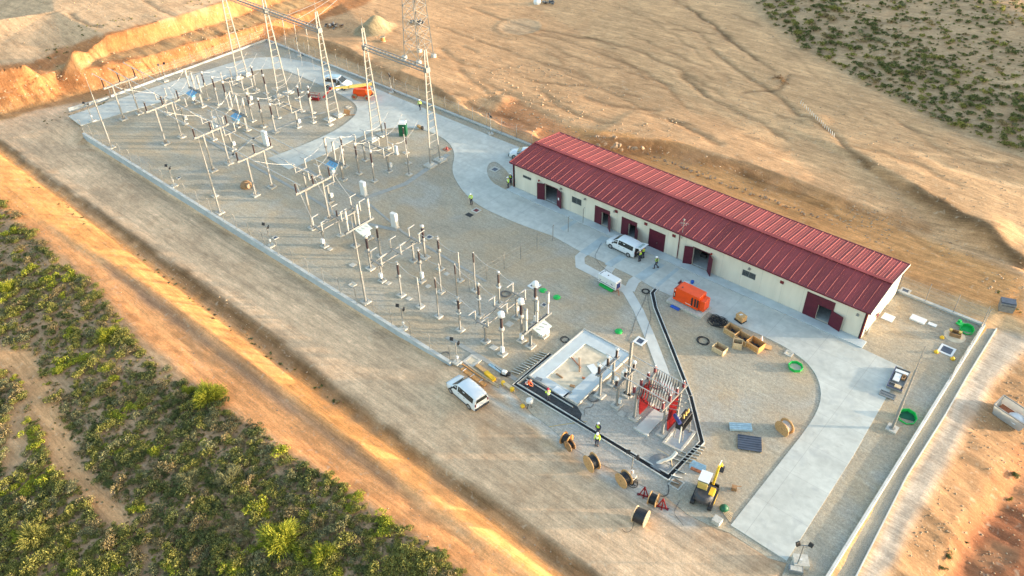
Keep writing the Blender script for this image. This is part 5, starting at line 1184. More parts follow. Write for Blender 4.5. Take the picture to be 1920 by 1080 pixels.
# manholes and slabs: square frame with lid
def manhole(lb, px, py, s, rz=0.0, m='footing', inner='panel_dark', h=.07, hole=.62, sy=None, name='manhole', cat='manhole', z0=0):
    t = thing(name, lb, cat, tuple(P(px, py, z0)), rz, None); sy = sy or s; w = s*(1-hole)/2
    M('frame', m, t, lambda b: (b.box(0, -sy/2+w/2, h/2, s, w, h), b.box(0, sy/2-w/2, h/2, s, w, h), b.box(-s/2+w/2, 0, h/2, w, sy-2*w, h), b.box(s/2-w/2, 0, h/2, w, sy-2*w, h)))
    M('lid', inner, t, lambda b: b.box(0, 0, h*.3, s-2*w, sy-2*w, h*.5)); return t
for lb, px, py, s, kw in [('manhole with dark grate in the gravel lobe left of the building', 928, 318, 1.25, {}), ('manhole with red brown grate near the worker at the drive edge', 893, 395, 1.05, dict(inner='red_dark')), ('manhole with white frame behind the white headed transformers', 1002, 536, 1.2, dict(m='white_paint')), ('small manhole right of the tall pale breaker columns', 1020, 572, .7, {}),
    ('white framed manhole between basin and footpath', 1200, 640, 1.15, dict(m='white_paint')), ('manhole beside the right disconnector of the switchyard', 805, 445, .9, {}), ('manhole frame below the lone mast', 661, 534, .8, dict(inner='sand')), ('manhole by the second floodlight post', 516, 446, .7, {}), ('manhole below the left portal, near the first floodlight post', 335, 334, .6, {}), ('manhole in the far island near the boom lift', 653, 201, .8, dict(inner='sand')),
    ('small manhole at the drive curve near the crates', 1479, 663, .85, dict(inner='sand')), ('large manhole with open dark mouth at the back right corner', 1775, 657, 1.5, dict(m='white_paint', hole=.7)), ('open pit frame right of the front wall end', 885, 677, 1.5, dict(inner='sand')), ('cut cornered manhole of earth below the trench corner', 1268, 907, 1.15, dict(inner='rock', hole=.75)), ('manhole on the kerb behind the right end of the building', 1697, 546, 1.1, dict(z0=.1))]:
    manhole(lb, px, py, s, **kw)
for lb, px, py, sx, sy, h, m in [('flat dark grate lying on the gravel below the red brown manhole', 880, 403, 1.0, .75, .03, 'black'), ('pale concrete slab beside the building gable', 1665, 596, 1.2, 1.2, .1, 'white_paint'), ('long white double slab in the back right corner', 1721, 600, 1.6, 1.0, .18, 'white_paint'), ('small white slab beside the long double slab', 1748, 609, .9, .5, .08, 'white_paint'), ('white concrete block near the drive front corner', 1344, 979, .75, .7, .45, 'footing'), ('pale slab left of the breaker with three dark vents', 955, 608, .8, .8, .06, 'footing'), ('pale slab at the foot of the brown collared posts', 767, 560, .6, .6, .06, 'footing'), ('pale slab right of the middle collared post', 803, 537, .6, .6, .06, 'footing'), ('pale slab right of the farthest collared post', 838, 514, .6, .6, .06, 'footing'), ('pale slab near the box of the middle disconnector', 619, 467, .6, .6, .06, 'footing'), ('pale slab right of the last disconnector box', 728, 531, .6, .6, .06, 'footing'), ('pale slab between mast and disconnector', 661, 497, .7, .7, .06, 'footing'), ('grey slab at the foot of the cable stand', 1166, 776, .7, .7, .05, 'footing'), ('slab at the base of the nearest white headed transformer', 926, 652, .8, .7, .06, 'footing')]:
    t = thing('concrete_slab', lb, 'slab', pgp(px, py)); M('slab', m, t, lambda b: b.box(0, 0, h/2, sx, sy, h), bevel=.01)
# cabinets
for lb, px, py, w, d_, h in [('tall white cabinet beyond the busbars in the second bay', 407, 243, .9, .5, 2.1), ('tall white cabinet left of the stub road end', 500, 272, .9, .5, 2.3), ('tall white cabinet on a trench bend behind the switch arms', 683, 366, .85, .5, 2.1), ('tall white cabinet beside a brown transformer on the duct bend', 741, 426, .9, .5, 2.1), ('grey green meter cabinet in the green cabin bay', 744, 289, .45, .3, 1.3)]:
    t = thing('control_cabinet', lb, 'cabinet', pgp(px, py), .1); M('housing', 'box_white', t, lambda b: b.box(0, 0, h/2+.1, w, d_, h), bevel=.02); M('door', 'white_paint', t, lambda b: b.box(0, -d_/2-.01, h/2+.1, w*.9, .02, h*.93)); M('plinth', 'footing', t, lambda b: b.box(0, 0, .06, w+.2, d_+.2, .12))
# low concrete duct lines in the yard
def duct(pts, w, lb):
    L = W2(pts); a = offset_line(L, w/2); c = offset_line(L, -w/2); b = MB(); b.prism(a+c[::-1], -.1, .035); return tag(b.build('cable_duct', MT['duct_dark']), kind='structure')
mat('duct_dark', (.30, .30, .275), .85, 0, .1, 2, .006, 20)
duct([(375, 255), (500, 325), (590, 375), (700, 445)], .45, ''); duct([(455, 248), (560, 310), (680, 372), (755, 435), (830, 480), (912, 528)], .32, ''); duct([(683, 372), (760, 345), (840, 290)], .8, ''); duct([(425, 300), (470, 262), (560, 225), (610, 210)], .35, ''); duct([(745, 432), (690, 420)], .6, '')
duct([(838, 632), (905, 672), (968, 712)], .5, '')
# ---------------------------------------------------------------- unfinished transformer basin
def ring(mb, poly_o, poly_i, z0, z1):
    n = len(poly_o)
    for i in range(n): mb.prism([poly_o[i], poly_o[(i+1) % n], poly_i[(i+1) % n], poly_i[i]], z0, z1)
t = thing('transformer_basin', 'pale blue concrete basin rim around a sand floor, not yet finished', 'basin', (0, 0, 0))
O = [(25.9, -17.9), (32.0, -17.9), (32.0, -27.2), (25.9, -27.2)]; I = [(27.3, -19.6), (30.5, -19.6), (30.5, -26.3), (27.3, -26.3)]
M('rim_slab', 'slab_blue', t, lambda b: ring(b, O, I, .0, .16)); M('outer_kerb', 'footing', t, lambda b: ring(b, [(25.75, -17.75), (32.15, -17.75), (32.15, -27.35), (25.75, -27.35)], O, .0, .24))
M('sand_floor', 'sand', t, lambda b: b.prism([(27.25, -19.55), (30.55, -19.55), (30.55, -26.35), (27.25, -26.35)], 0, .08))
for lb, px, py, sx, sy, rz, m, z0 in [('long dark plank lying on the sand floor of the basin', 1086, 684, 2.1, .1, -.9, 'wood_dark', .1), ('pale board on the sand floor near the basin rim', 1112, 692, 1.3, .8, -.45, 'white_paint', .1), ('thin red plank lying across the sand floor', 1080, 680, 1.8, .06, -.35, 'terracotta', .1), ('pale sheet lying on the front rim of the basin', 1051, 735, 1.6, .8, -.05, 'white_paint', .18), ('dark steel strip beside the pale sheet on the basin rim', 1064, 740, .25, 1.1, -.05, 'galv_dark', .18), ('grey meter box on the rim corner near the crouching worker', 1010, 711, .7, .4, .2, 'galv_dark', .18), ('reddish tool bag on the sand floor', 1094, 709, .3, .2, .3, 'terracotta', .1), ('curved dark hose piece on the sand floor', 1049, 705, .9, .15, -.1, 'wood_dark', .1), ('small dark bundle near the front of the sand floor', 1073, 724, .5, .3, .4, 'wood_dark', .1)]:
    p = P(px, py, z0); t = thing('site_board' if 'p' in lb else 'site_box', lb, 'board' if sx > .8 else 'site item', (p.x, p.y, z0), rz); M('board', m, t, lambda b: b.box(0, 0, .04, sx, sy, .08))
# cable trench with pale kerbs and black lining
tr = W2([(1232, 540), (1223, 550), (1229, 578), (1258, 650), (1295, 745), (1315, 830)])
tr[-1] = (44.0, -23.5); TL = tr+[(43.8, -29.05), (35.7, -29.05), (25.4, -29.1), (25.4, -23.2)]
t = thing('cable_trench', 'black lined cable trench with pale kerbs bending round the cable yard', 'trench', (0, 0, 0))
W0 = .17
for s in (1, -1):
    M('kerb', 'duct_cover', t, lambda b: b.prism(offset_line(TL, s*W0)+offset_line(TL, s*(W0+.08))[::-1], -.05, .13))
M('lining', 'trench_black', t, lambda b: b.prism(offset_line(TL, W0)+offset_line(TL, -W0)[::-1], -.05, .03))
M('cables', 'cable_black', t, lambda b: [b.tube([(p[0], p[1], .06) for p in offset_line(TL[1:9], q)], .035, 6) for q in (-.12, 0, .1)])
t = thing('dark_pit', 'dark gravel filled pit between trench and basin where two workers stand', 'pit', (0, 0, 0))
PT = [(25.7, -27.45), (32.2, -27.42), (33.1, -27.9), (33.5, -28.6), (32.6, -28.82), (25.7, -28.82)]; M('fill', 'asphalt_black', t, lambda b: b.prism(PT, -.05, .02)); a, b2 = P(990, 716), P(1082, 768)
M('rail', 'duct_cover', t, lambda b: b.bar((25.8, -27.8, .09), (31.9, -27.8, .09), .08, .1)); M('rail', 'duct_cover', t, lambda b: b.bar((25.8, -28.84, .08), (33.3, -28.84, .08), .10, .14))
k = 0
for (x0, y0, x1, y1, n, rz, lb) in [(967, 700, 1020, 664, 12, .2, 'upper left of the basin'), (1290, 868, 1313, 838, 7, .25, 'outside the trench elbow'), (1265, 862, 1278, 848, 3, .2, 'inside the trench elbow'), (1262, 905, 1275, 885, 3, .3, 'left of the excavator')]:
    for i in range(n):
        f = i/max(1, n-1); p = P(x0+(x1-x0)*f, y0+(y1-y0)*f); t = thing('cover_slab', 'loose trench cover slab tipped on edge, in the row '+lb, 'slab', (p.x, p.y, 0), rz+random.uniform(-.15, .15), 'trench cover slabs '+lb)
        M('slab', 'duct_cover', t, lambda b: b.box(0, 0, .12, 1.0, .05, .36, 0, 0, .6+random.uniform(-.2, .3)))
# ---------------------------------------------------------------- cable yard: voltage transformers, bars and sealing ends
PH = (-25.2, -23.7, -22.2)
for k, (xx, hh, pn) in enumerate([(33.0, 4.9, 'nearest the basin'), (35.1, 4.55, 'between basin and red cables')]):
    t = thing('insulator_stand', 'steel stand carrying three short brown insulators with white caps, '+pn, 'stand', (xx, -23.7, 0))
    for s in (-1.1, 1.1):
        M('footing', 'footing', t, lambda b: pad(b, 0, s, .95)); M('leg', 'galv', t, lambda b: post(b, 0, s, .16, hh-1.55, .2))
    M('crossbeam', 'galv', t, lambda b: (b.box(-.12, 0, hh-1.5, .1, 3.7, .14), b.box(.12, 0, hh-1.5, .1, 3.7, .14), b.box(0, 0, hh-1.5, .26, 3.3, .05)))
    for y0 in (-1.5, 0, 1.5):
        i = M('insulator', 'porcelain_brown', t, lambda b: insul(b, 0, y0, hh-1.4, 1.0 if k == 0 else .75, .15, .11)); M('tank', 'galv_dark', i, lambda b: b.box(0, y0, hh-1.5, .4, .4, .2))
        M('head', 'white_paint', i, lambda b: (b.lathe([(.1, 0), (.2, .06), (.2, .25), (.08, .36)], (0, y0, hh-.42 if k == 0 else hh-.66), 10), b.bar((-.35, y0+.15, hh-.2 if k == 0 else hh-.45), (.3, y0, hh-.2 if k == 0 else hh-.45), .05)))
    M('cable_box', 'box_white', t, lambda b: b.box(.35, -1.1 if k else 1.1, .95, .3, .25, .6))
for k, yy in enumerate(PH):
    x1 = 41.0
    mb = MB(); mb.tube([(32.7, yy, 4.85), (x1, yy, 4.72)], .05, 8); tag(mb.build('busbar', MT['alu']), 'short tube busbar over the red cable frames, '+FLOW[k], 'busbar', 'busbars over the cable yard')
tm = thing('tall_square_post', 'tall square steel post rising between the two insulator stands', 'post', (35.0, -22.9, 0)); M('post', 'galv', tm, lambda b: b.box(0, 0, 3.6, .24, .24, 7.2)); M('footing', 'footing', tm, lambda b: pad(b, 0, 0, .9))
for k, (xx, pn) in enumerate([(37.35, 'left'), (40.55, 'right')]):
    t = thing('cable_gantry', pn+' steel frame with a curtain of red cables and red surge arresters on top', 'cable frame', (xx, -23.7, 0))
    for s in (-1.3, 1.3):
        M('footing', 'footing', t, lambda b: pad(b, 0, s, 1.0)); M('leg', 'galv', t, lambda b: post(b, 0, s, .16, 3.9, .2))
    M('crossbeam', 'galv', t, lambda b: (b.box(0, 0, 3.9, .3, 4.4, .16), b.box(.0, 0, 2.9, .1, 2.6, .1), b.box(0, 0, 1.5, .1, 2.6, .1)))
    def curtain(b):
        for i in range(13):
            y0 = -.75+i*.125; b.tube(smooth_line3([(.06, y0, 3.75), (.10, y0+.03, 2.6), (.07, y0-.02, 1.6), (.10, y0+.02, .8), (.16, y0+.05, .3), (.2, y0+.1, .1)], 1), .045, 6)
    M('cables', 'red', t, curtain)
    for i in range(4):
        y0 = -1.9+i*1.2; ar = M('surge_arrester', 'red_dark', t, lambda b: insul(b, 0, y0, 4.0, .75, .16, .10, 6)); M('tip', 'white_paint', ar, lambda b: b.lathe([(.06, 0), (.08, .1), (.02, .16)], (0, y0, 4.76), 8))
    n = 18
    for i in range(n):
        ph = i % 3; y0 = PH[ph]+23.7; j = i//3; xo = .35+j*.27 if k == 0 else -.45-j*.27
        se = M('sealing_end', 'cable_grey', t, lambda b: b.tube([(xo, y0, 4.75-j*.0), (xo+.03, y0-.05, 4.45), (xo+.05, y0-.1, 4.2), (xo+.02, y0-.15, 3.95), (xo, y0-.2, 3.7)], [.03, .06, .07, .06, .04], 7))
        M('cable_tail', 'red', se, lambda b: b.tube(smooth_line3([(xo, y0-.2, 3.7), (xo*.95, y0-.25, 3.2), (xo*.55, y0*.7-.2, 2.75), (.05, y0*.5, 2.9)], 1), .035, 6))
    if k: M('brackets', 'galv', t, lambda b: [(b.bar((.1, q, 3.6), (1.1, q+.1, 3.9), .05), b.bar((1.1, q+.1, 3.9), (1.1, q+.45, 3.7), .05)) for q in (-1.2, -.6, 0, .6, 1.2)])
t = thing('auxiliary_transformer', 'black auxiliary transformer with gold bushings and blue conservator on a steel frame', 'transformer', (42.1, -24.5, 0), radians(4))
M('tank', 'black', t, lambda b: (b.box(0, .5, 2.2, .75, 1.9, 1.0), [b.box(.42, .5+q, 2.15, .14, .04, .85) for q in np.arange(-.8, .85, .16)]), bevel=.02)
M('conservator', 'navy', t, lambda b: b.tube([(-.75, -.1, 2.95), (.15, -.75, 2.95)], .19, 14))
for i, q in enumerate((.1, .55, 1.0)): M('bushing', 'gold', t, lambda b: insul(b, .05, q+.1, 2.7, .55, .10, .06, 4))
for q in (-.15, .15): M('bushing', 'porcelain_grey', t, lambda b: insul(b, -.25, q, 2.7, .35, .08, .05, 3))
M('support_frame', 'galv', t, lambda b: ([b.bar((sx, sy, .1), (sx*.8, sy, 1.75), .08) for sx in (-.45, .45) for sy in (-.2, 1.2)], b.box(0, .5, 1.7, .9, 1.8, .08)))
M('drain_pipe', 'plastic_pale', t, lambda b: b.tube([(.3, -.6, 2.4), (.35, -.75, .4)], .07, 8))
M('oil_tray', 'footing', t, lambda b: ring(b, [(-1.0, 1.6), (1.0, 1.6), (1.0, -1.5), (-1.0, -1.5)], [(-.78, 1.38), (.78, 1.38), (.78, -1.28), (-.78, -1.28)], 0, .22)); M('tray_floor', 'floor_in', t, lambda b: b.prism([(-.8, 1.4), (.8, 1.4), (.8, -1.3), (-.8, -1.3)], 0, .05))
t = thing('trench_cover_plate', 'long pale plate lying between the two red cable frames', 'plate', (38.9, -24.2, 0)); M('plate', 'duct_cover', t, lambda b: (b.box(0, 0, .05, 1.35, 3.7, .1), b.box(0, -1.95, .1, 1.6, .2, .2)))
t = thing('white_meter_box', 'white cabinet on legs at the second insulator stand', 'cabinet', (33.9, -22.0, 0)); M('housing', 'box_white', t, lambda b: b.box(0, 0, 1.4, .4, .55, 1.0), bevel=.02); M('legs', 'galv_dark', t, lambda b: (b.box(0, .2, .45, .06, .06, .9), b.box(0, -.2, .45, .06, .06, .9)))
t = thing('bent_duct', 'pale bent duct piece standing inside the trench corner', 'duct', tuple(P(1255, 868, 0)), .5); M('duct', 'plastic_pale', t, lambda b: b.tube(smooth_line3([(-1.1, -.4, .1), (-.6, -.2, .45), (0, 0, .6), (.35, .3, .9), (.5, .5, 1.1)]), .17, 10)); M('leg', 'wood_pale', t, lambda b: (b.bar((.1, .1, .6), (.3, -.4, 0), .07), b.bar((-1.2, 1.0, .5), (-.1, .3, .7), .05)))
t = thing('dark_soil_heap', 'heap of dark gravel inside the trench corner', 'heap', tuple(P(1238, 868, 0))); M('gravel', 'asphalt_black', t, lambda b: b.lathe([(1.15, 0), (.9, .12), (.5, .25), (.1, .32)], (0, 0, -.03), 12)).data.materials[0] = MT['galv_dark']
# ---------------------------------------------------------------- stacked material on the gravel
def item(name, lb, cat, px, py, rz, parts, z0=0):
    p = P(px, py, z0); t = thing(name, lb, cat, (p.x, p.y, z0), rz)
    for nm, m, f in parts: M(nm, m, t, f)
    return t
item('sheet_stack', 'stack of pale blue corrugated metal sheets left of the copper drum', 'metal sheets', 1388, 803, radians(36), [('sheets', 'corrugated_blue', lambda b: [b.box(0, q*.13, .16+.02*(q % 2), 2.1, .09, .25) for q in range(-3, 4)]), ('bearers', 'wood_pale', lambda b: [b.box(q, 0, .03, .1, .9, .06) for q in (-.7, .7)])])
item('ribbed_panel', 'dark grey ribbed panel on battens on the gravel', 'panel', 1405, 833, radians(29), [('panel', 'panel_dark', lambda b: (b.box(0, 0, .14, 2.2, 1.75, .05), [b.box(0, q*.29, .18, 2.2, .07, .05) for q in range(-2, 4)])), ('battens', 'wood_pale', lambda b: [b.box(q, 0, .05, .09, 1.8, .1) for q in (-1, 0, 1)])])
item('sheet_bundle', 'bundle of folded galvanised sheets beside the excavator boom', 'metal sheets', 1308, 878, radians(10), [('sheets', 'corrugated_blue', lambda b: [b.box(0, q*.12, .1+.06*q, 1.6-.1*abs(q), .12, .12, 0, 0, .3) for q in range(-2, 4)]), ('base', 'terracotta', lambda b: b.box(.1, -.3, .05, 1.3, .3, .1))])
item('timber_stack', 'orange pink formwork boards behind the white van on the road', 'timber', 893, 700, radians(-1), [('boards', 'wood_orange', lambda b: (b.box(.2, -.6, .07, 3.6, .45, .1, -.05), b.box(-.3, -.1, .1, 3.4, .12, .14, -.03))), ('battens', 'white_paint', lambda b: [b.box(q, -.55, .14, .05, .6, .03) for q in (-1.2, 0, 1.2)])])
item('plank_pair', 'two long pale planks lying in front of the formwork boards', 'timber', 906, 705, radians(-2), [('planks', 'wood_pale', lambda b: (b.box(0, 0, .08, 4.4, .14, .08), b.box(.3, -.22, .07, 4.2, .1, .08, .02)))])
item('orange_beam', 'broad orange timber beam left of the yellow box', 'timber', 911, 699, radians(-6), [('beam', 'wood', lambda b: b.box(0, 0, .12, 2.9, .42, .16))])
item('yellow_box', 'bright yellow long box beside the timber', 'box', 919, 708, radians(-12), [('box', 'yellow', lambda b: b.box(0, 0, .2, 1.5, .45, .35))])
item('yellow_trolley', 'yellow trestle with pale board left of the trench corner', 'trestle', 952, 728, radians(-4), [('ends', 'yellow', lambda b: (b.lathe([(.22, .2), (.24, .35), (.2, .5)], (-.65, 0, 0), 12), b.lathe([(.22, .2), (.24, .35), (.2, .5)], (.65, 0, 0), 12))), ('board', 'wood_pale', lambda b: b.box(0, 0, .42, 1.0, .4, .08)), ('legs', 'yellow_old', lambda b: [b.box(x_, y_, .12, .08, .08, .24) for x_ in (-.6, .6) for y_ in (-.15, .15)])])
item('blue_channel', 'pale blue metal channel lying beside the duct', 'channel', 932, 694, radians(-2), [('channel', 'corrugated_blue', lambda b: (b.box(0, 0, .08, 2.4, .25, .1), b.box(0, .16, .12, 2.4, .04, .18)))])
item('plate_compactor', 'small black and white compactor beside the blue channel', 'compactor', 946, 703, .3, [('engine', 'white_paint', lambda b: b.box(0, 0, .4, .45, .4, .35)), ('base_plate', 'black', lambda b: (b.box(0, 0, .12, .8, .5, .16), b.lathe([(.22, .2), (.22, .45)], (.5, 0, 0), 12))), ('handle', 'black', lambda b: b.bar((-.3, 0, .3), (-1.1, 0, .9), .05))])
item('cement_mixer', 'small pale mixer on the road below the trench corner', 'mixer', 993, 762, 0, [('bowl', 'box_white', lambda b: b.lathe([(.2, .5), (.38, .7), (.38, .95), (.2, 1.05)], (0, 0, 0), 12)), ('stand', 'dark_plastic', lambda b: (b.bar((-.3, 0, 0), (0, 0, .6), .06), b.bar((.3, 0, 0), (0, 0, .6), .06), b.bar((0, -.4, 0), (0, 0, .6), .06)))])
item('yellow_helmet_marker', 'small yellow marker disc on the road below the trench', 'marker', 980, 763, 0, [('disc', 'yellow', lambda b: b.lathe([(.2, 0), (.25, .2), (.1, .3)], (0, 0, 0), 10))])
item('brown_pallet_box', 'small brown box right of the excavator bucket', 'box', 1376, 918, .4, [('box', 'terracotta', lambda b: (b.box(0, 0, .22, .45, .4, .4), b.bar((0, .1, .4), (.6, .3, .3), .05)))]).children[0].data.materials[0] = MT['wood_dark']
item('bag_and_rods', 'dark green bag with pale sticks right of the excavator', 'bag', 1357, 955, .7, [('bag', 'green_dark', lambda b: b.lathe([(.35, 0), (.42, .2), (.25, .45), (.05, .5)], (0, 0, 0), 9)), ('rods', 'wood_pale', lambda b: [b.bar((.1*q, -.2, .1), (.5+.1*q, -.9+.2*q, .05), .05) for q in range(-2, 3)])])
item('steel_cage', 'open dark blue steel frame filled with boards on the right edge of the concrete drive', 'steel frame', 1684, 714, radians(96), [('frame', 'galv', lambda b: (ring(b, [(-1.7, -.75), (1.7, -.75), (1.7, .75), (-1.7, .75)], [(-1.63, -.68), (1.63, -.68), (1.63, .68), (-1.63, .68)], .03, .32), b.box(-.9, 0, .2, .07, 1.3, .2), b.box(.75, 0, .2, .07, 1.3, .2))), ('boards', 'white_paint', lambda b: (b.box(1.1, 0, .34, .4, 1.25, .06), b.box(.1, .2, .3, 1.2, .6, .1))), ('floor', 'galv', lambda b: b.box(0, 0, .06, 3.2, 1.3, .05)), ('sacks', 'wood_dark', lambda b: [b.box(.3+.2*q, -.35, .25, .3, .35, .25, q) for q in range(3)]), ('carton', 'wood_pale', lambda b: b.box(-1.3, -.2, .3, .45, .6, .3)), ('rail', 'navy', lambda b: (b.box(0, .72, .36, 3.3, .05, .05), b.box(-1.66, 0, .36, .05, 1.4, .05)))], .05)
item('pale_frame', 'pale slotted panel lying at the lower end of the steel frame', 'panel', 1664, 741, radians(5), [('panel', 'galv', lambda b: (ring(b, [(-.75, -.4), (.75, -.4), (.75, .4), (-.75, .4)], [(-.68, -.33), (.68, -.33), (.68, .33), (-.68, .33)], .0, .1), b.box(0, 0, .07, 1.1, .08, .06), b.box(0, 0, .02, 1.3, .64, .03)))], .05)
item('counterweight', 'square concrete block under the floodlight post beside the drive end', 'block', 1500, 1056, .6, [('block', 'footing', lambda b: b.box(0, 0, .25, 1.2, 1.1, .5))])
item('lidded_box', 'grey lidded box in front of the concrete block', 'box', 1491, 1071, .5, [('box', 'galv_dark', lambda b: b.box(0, 0, .2, 1.1, .6, .4)), ('lid', 'footing', lambda b: b.box(0, 0, .42, .9, .45, .04))])
item('sand_pit', 'round pit with plywood box in the back right corner', 'pit', 1790, 630, .2, [('earth_ring', 'sand', lambda b: b.lathe([(1.15, 0), (.9, .15), (.6, .1)], (0, 0, -.02), 14)), ('box', 'wood_dark', lambda b: ring(b, [(-.55, -.4), (.55, -.4), (.55, .4), (-.55, .4)], [(-.48, -.33), (.48, -.33), (.48, .33), (-.48, .33)], .05, .55)), ('block', 'yellow_old', lambda b: b.box(-.55, .1, .6, .3, .3, .2)), ('block', 'yellow_old', lambda b: b.box(.4, .1, .6, .3, .3, .2))])
for i, (px, py, lb) in enumerate([(1766, 634, 'above the large white manhole'), (1755, 661, 'left of the large white manhole'), (1786, 674, 'below the large white manhole')]):
    item('yellow_bag', 'small yellow bag '+lb, 'bag', px, py, i, [('bag', 'yellow', lambda b: b.lathe([(.2, 0), (.26, .12), (.15, .28), (.04, .32)], (0, 0, 0), 8))])
item('round_shell', 'weathered half buried pipe shell under the fourth portal', 'shell', 462, 350, .5, [('shell', 'wood_dark', lambda b: b.lathe([(.85, 0), (.8, .4), (.55, .75), (.1, .9)], (0, 0, 0), 10)), ('end_cap', 'wood_pale', lambda b: b.tube([(.6, -.4, .5), (.85, -.5, .5)], .4, 12))]).children[0].data.materials[0] = MT['rock']
item('fire_extinguisher_box', 'red tipped object on a small mat near the last gantry tower', 'marker', 838, 280, 0, [('mat', 'terracotta', lambda b: ring(b, [(-.5, -.5), (.5, -.5), (.5, .5), (-.5, .5)], [(-.4, -.4), (.4, -.4), (.4, .4), (-.4, .4)], 0, .05)), ('cone', 'red', lambda b: b.lathe([(.25, .02), (.1, .3), (.04, .5)], (0, 0, 0), 8))])
item('tool_bags', 'brown and black bags lying on the concrete by the last gantry tower', 'bags', 787, 240, -.2, [('brown_bag', 'wood', lambda b: b.box(0, 0, .2, .9, .4, .35)), ('black_bag', 'black', lambda b: (b.box(.75, .05, .3, .3, .3, .5), b.box(-.5, 0, .2, .2, .35, .3)))], .05)
item('steel_plates', 'two weathered boards leaning on the foot of the third gantry tower', 'boards', 645, 215, .3, [('boards', 'wood_dark', lambda b: (b.box(.5, .2, .5, 1.0, .06, .8, .5, .3), b.box(.9, 0, .1, 2.0, .12, .08, .5)))])
sk = G(1893, 785, -3.5)
item('concrete_skip', 'grey white steel skip half full of white waste on the orange slope', 'skip', 1893, 785, 0, []).location = (sk.x, sk.y, sk.z); s_ = [o for o in COL.objects if o.name.startswith('concrete_skip')][0]
M('walls', 'box_white', s_, lambda b: (b.add([(-1.3, -.8, 0), (1.3, -.8, 0), (1.5, -.95, 1.2), (-1.6, -.95, 1.2)], [(0, 1, 2, 3), (3, 2, 1, 0)]), b.add([(-1.3, .8, 0), (1.3, .8, 0), (1.5, .95, 1.2), (-1.6, .95, 1.2)], [(3, 2, 1, 0), (0, 1, 2, 3)]), b.add([(-1.3, -.8, 0), (-1.3, .8, 0), (-1.6, .95, 1.2), (-1.6, -.95, 1.2)], [(0, 1, 2, 3), (3, 2, 1, 0)]), b.add([(1.3, -.8, 0), (1.3, .8, 0), (1.5, .95, 1.2), (1.5, -.95, 1.2)], [(0, 1, 2, 3), (3, 2, 1, 0)])))
M('rim', 'galv', s_, lambda b: (b.bar((-1.6, -.95, 1.2), (1.5, -.95, 1.2), .1), b.bar((-1.6, .95, 1.2), (1.5, .95, 1.2), .1), b.bar((-1.6, -.95, 1.2), (-1.6, .95, 1.2), .1), b.bar((1.5, -.95, 1.2), (1.5, .95, 1.2), .1)))
M('waste', 'white_paint', s_, lambda b: b.lathe([(.85, 0), (.7, .2), (.3, .35), (.05, .4)], (.5, -.1, .5), 9)); M('floor', 'terracotta', s_, lambda b: b.box(0, 0, .35, 2.5, 1.5, .1)); s_.rotation_euler = (0, .1, radians(-10)); s_.scale = (1.05, 1.05, 1.05)
p = G(1884, 582, 0); t = thing('waste_container', 'dark grey wheeled container standing by the track behind the back right corner', 'container', (p.x, p.y, p.z), radians(20)); M('body', 'galv_dark', t, lambda b: b.box(0, 0, .65, 1.4, 1.0, 1.1, taper=1.1)); M('lid', 'panel_dark', t, lambda b: (b.box(0, .1, 1.27, 1.5, 1.0, .12), b.box(0, -.2, 1.0, 1.2, .75, .08))); M('side_panel', 'yellow_old', t, lambda b: b.box(.78, 0, .8, .05, .8, .9))
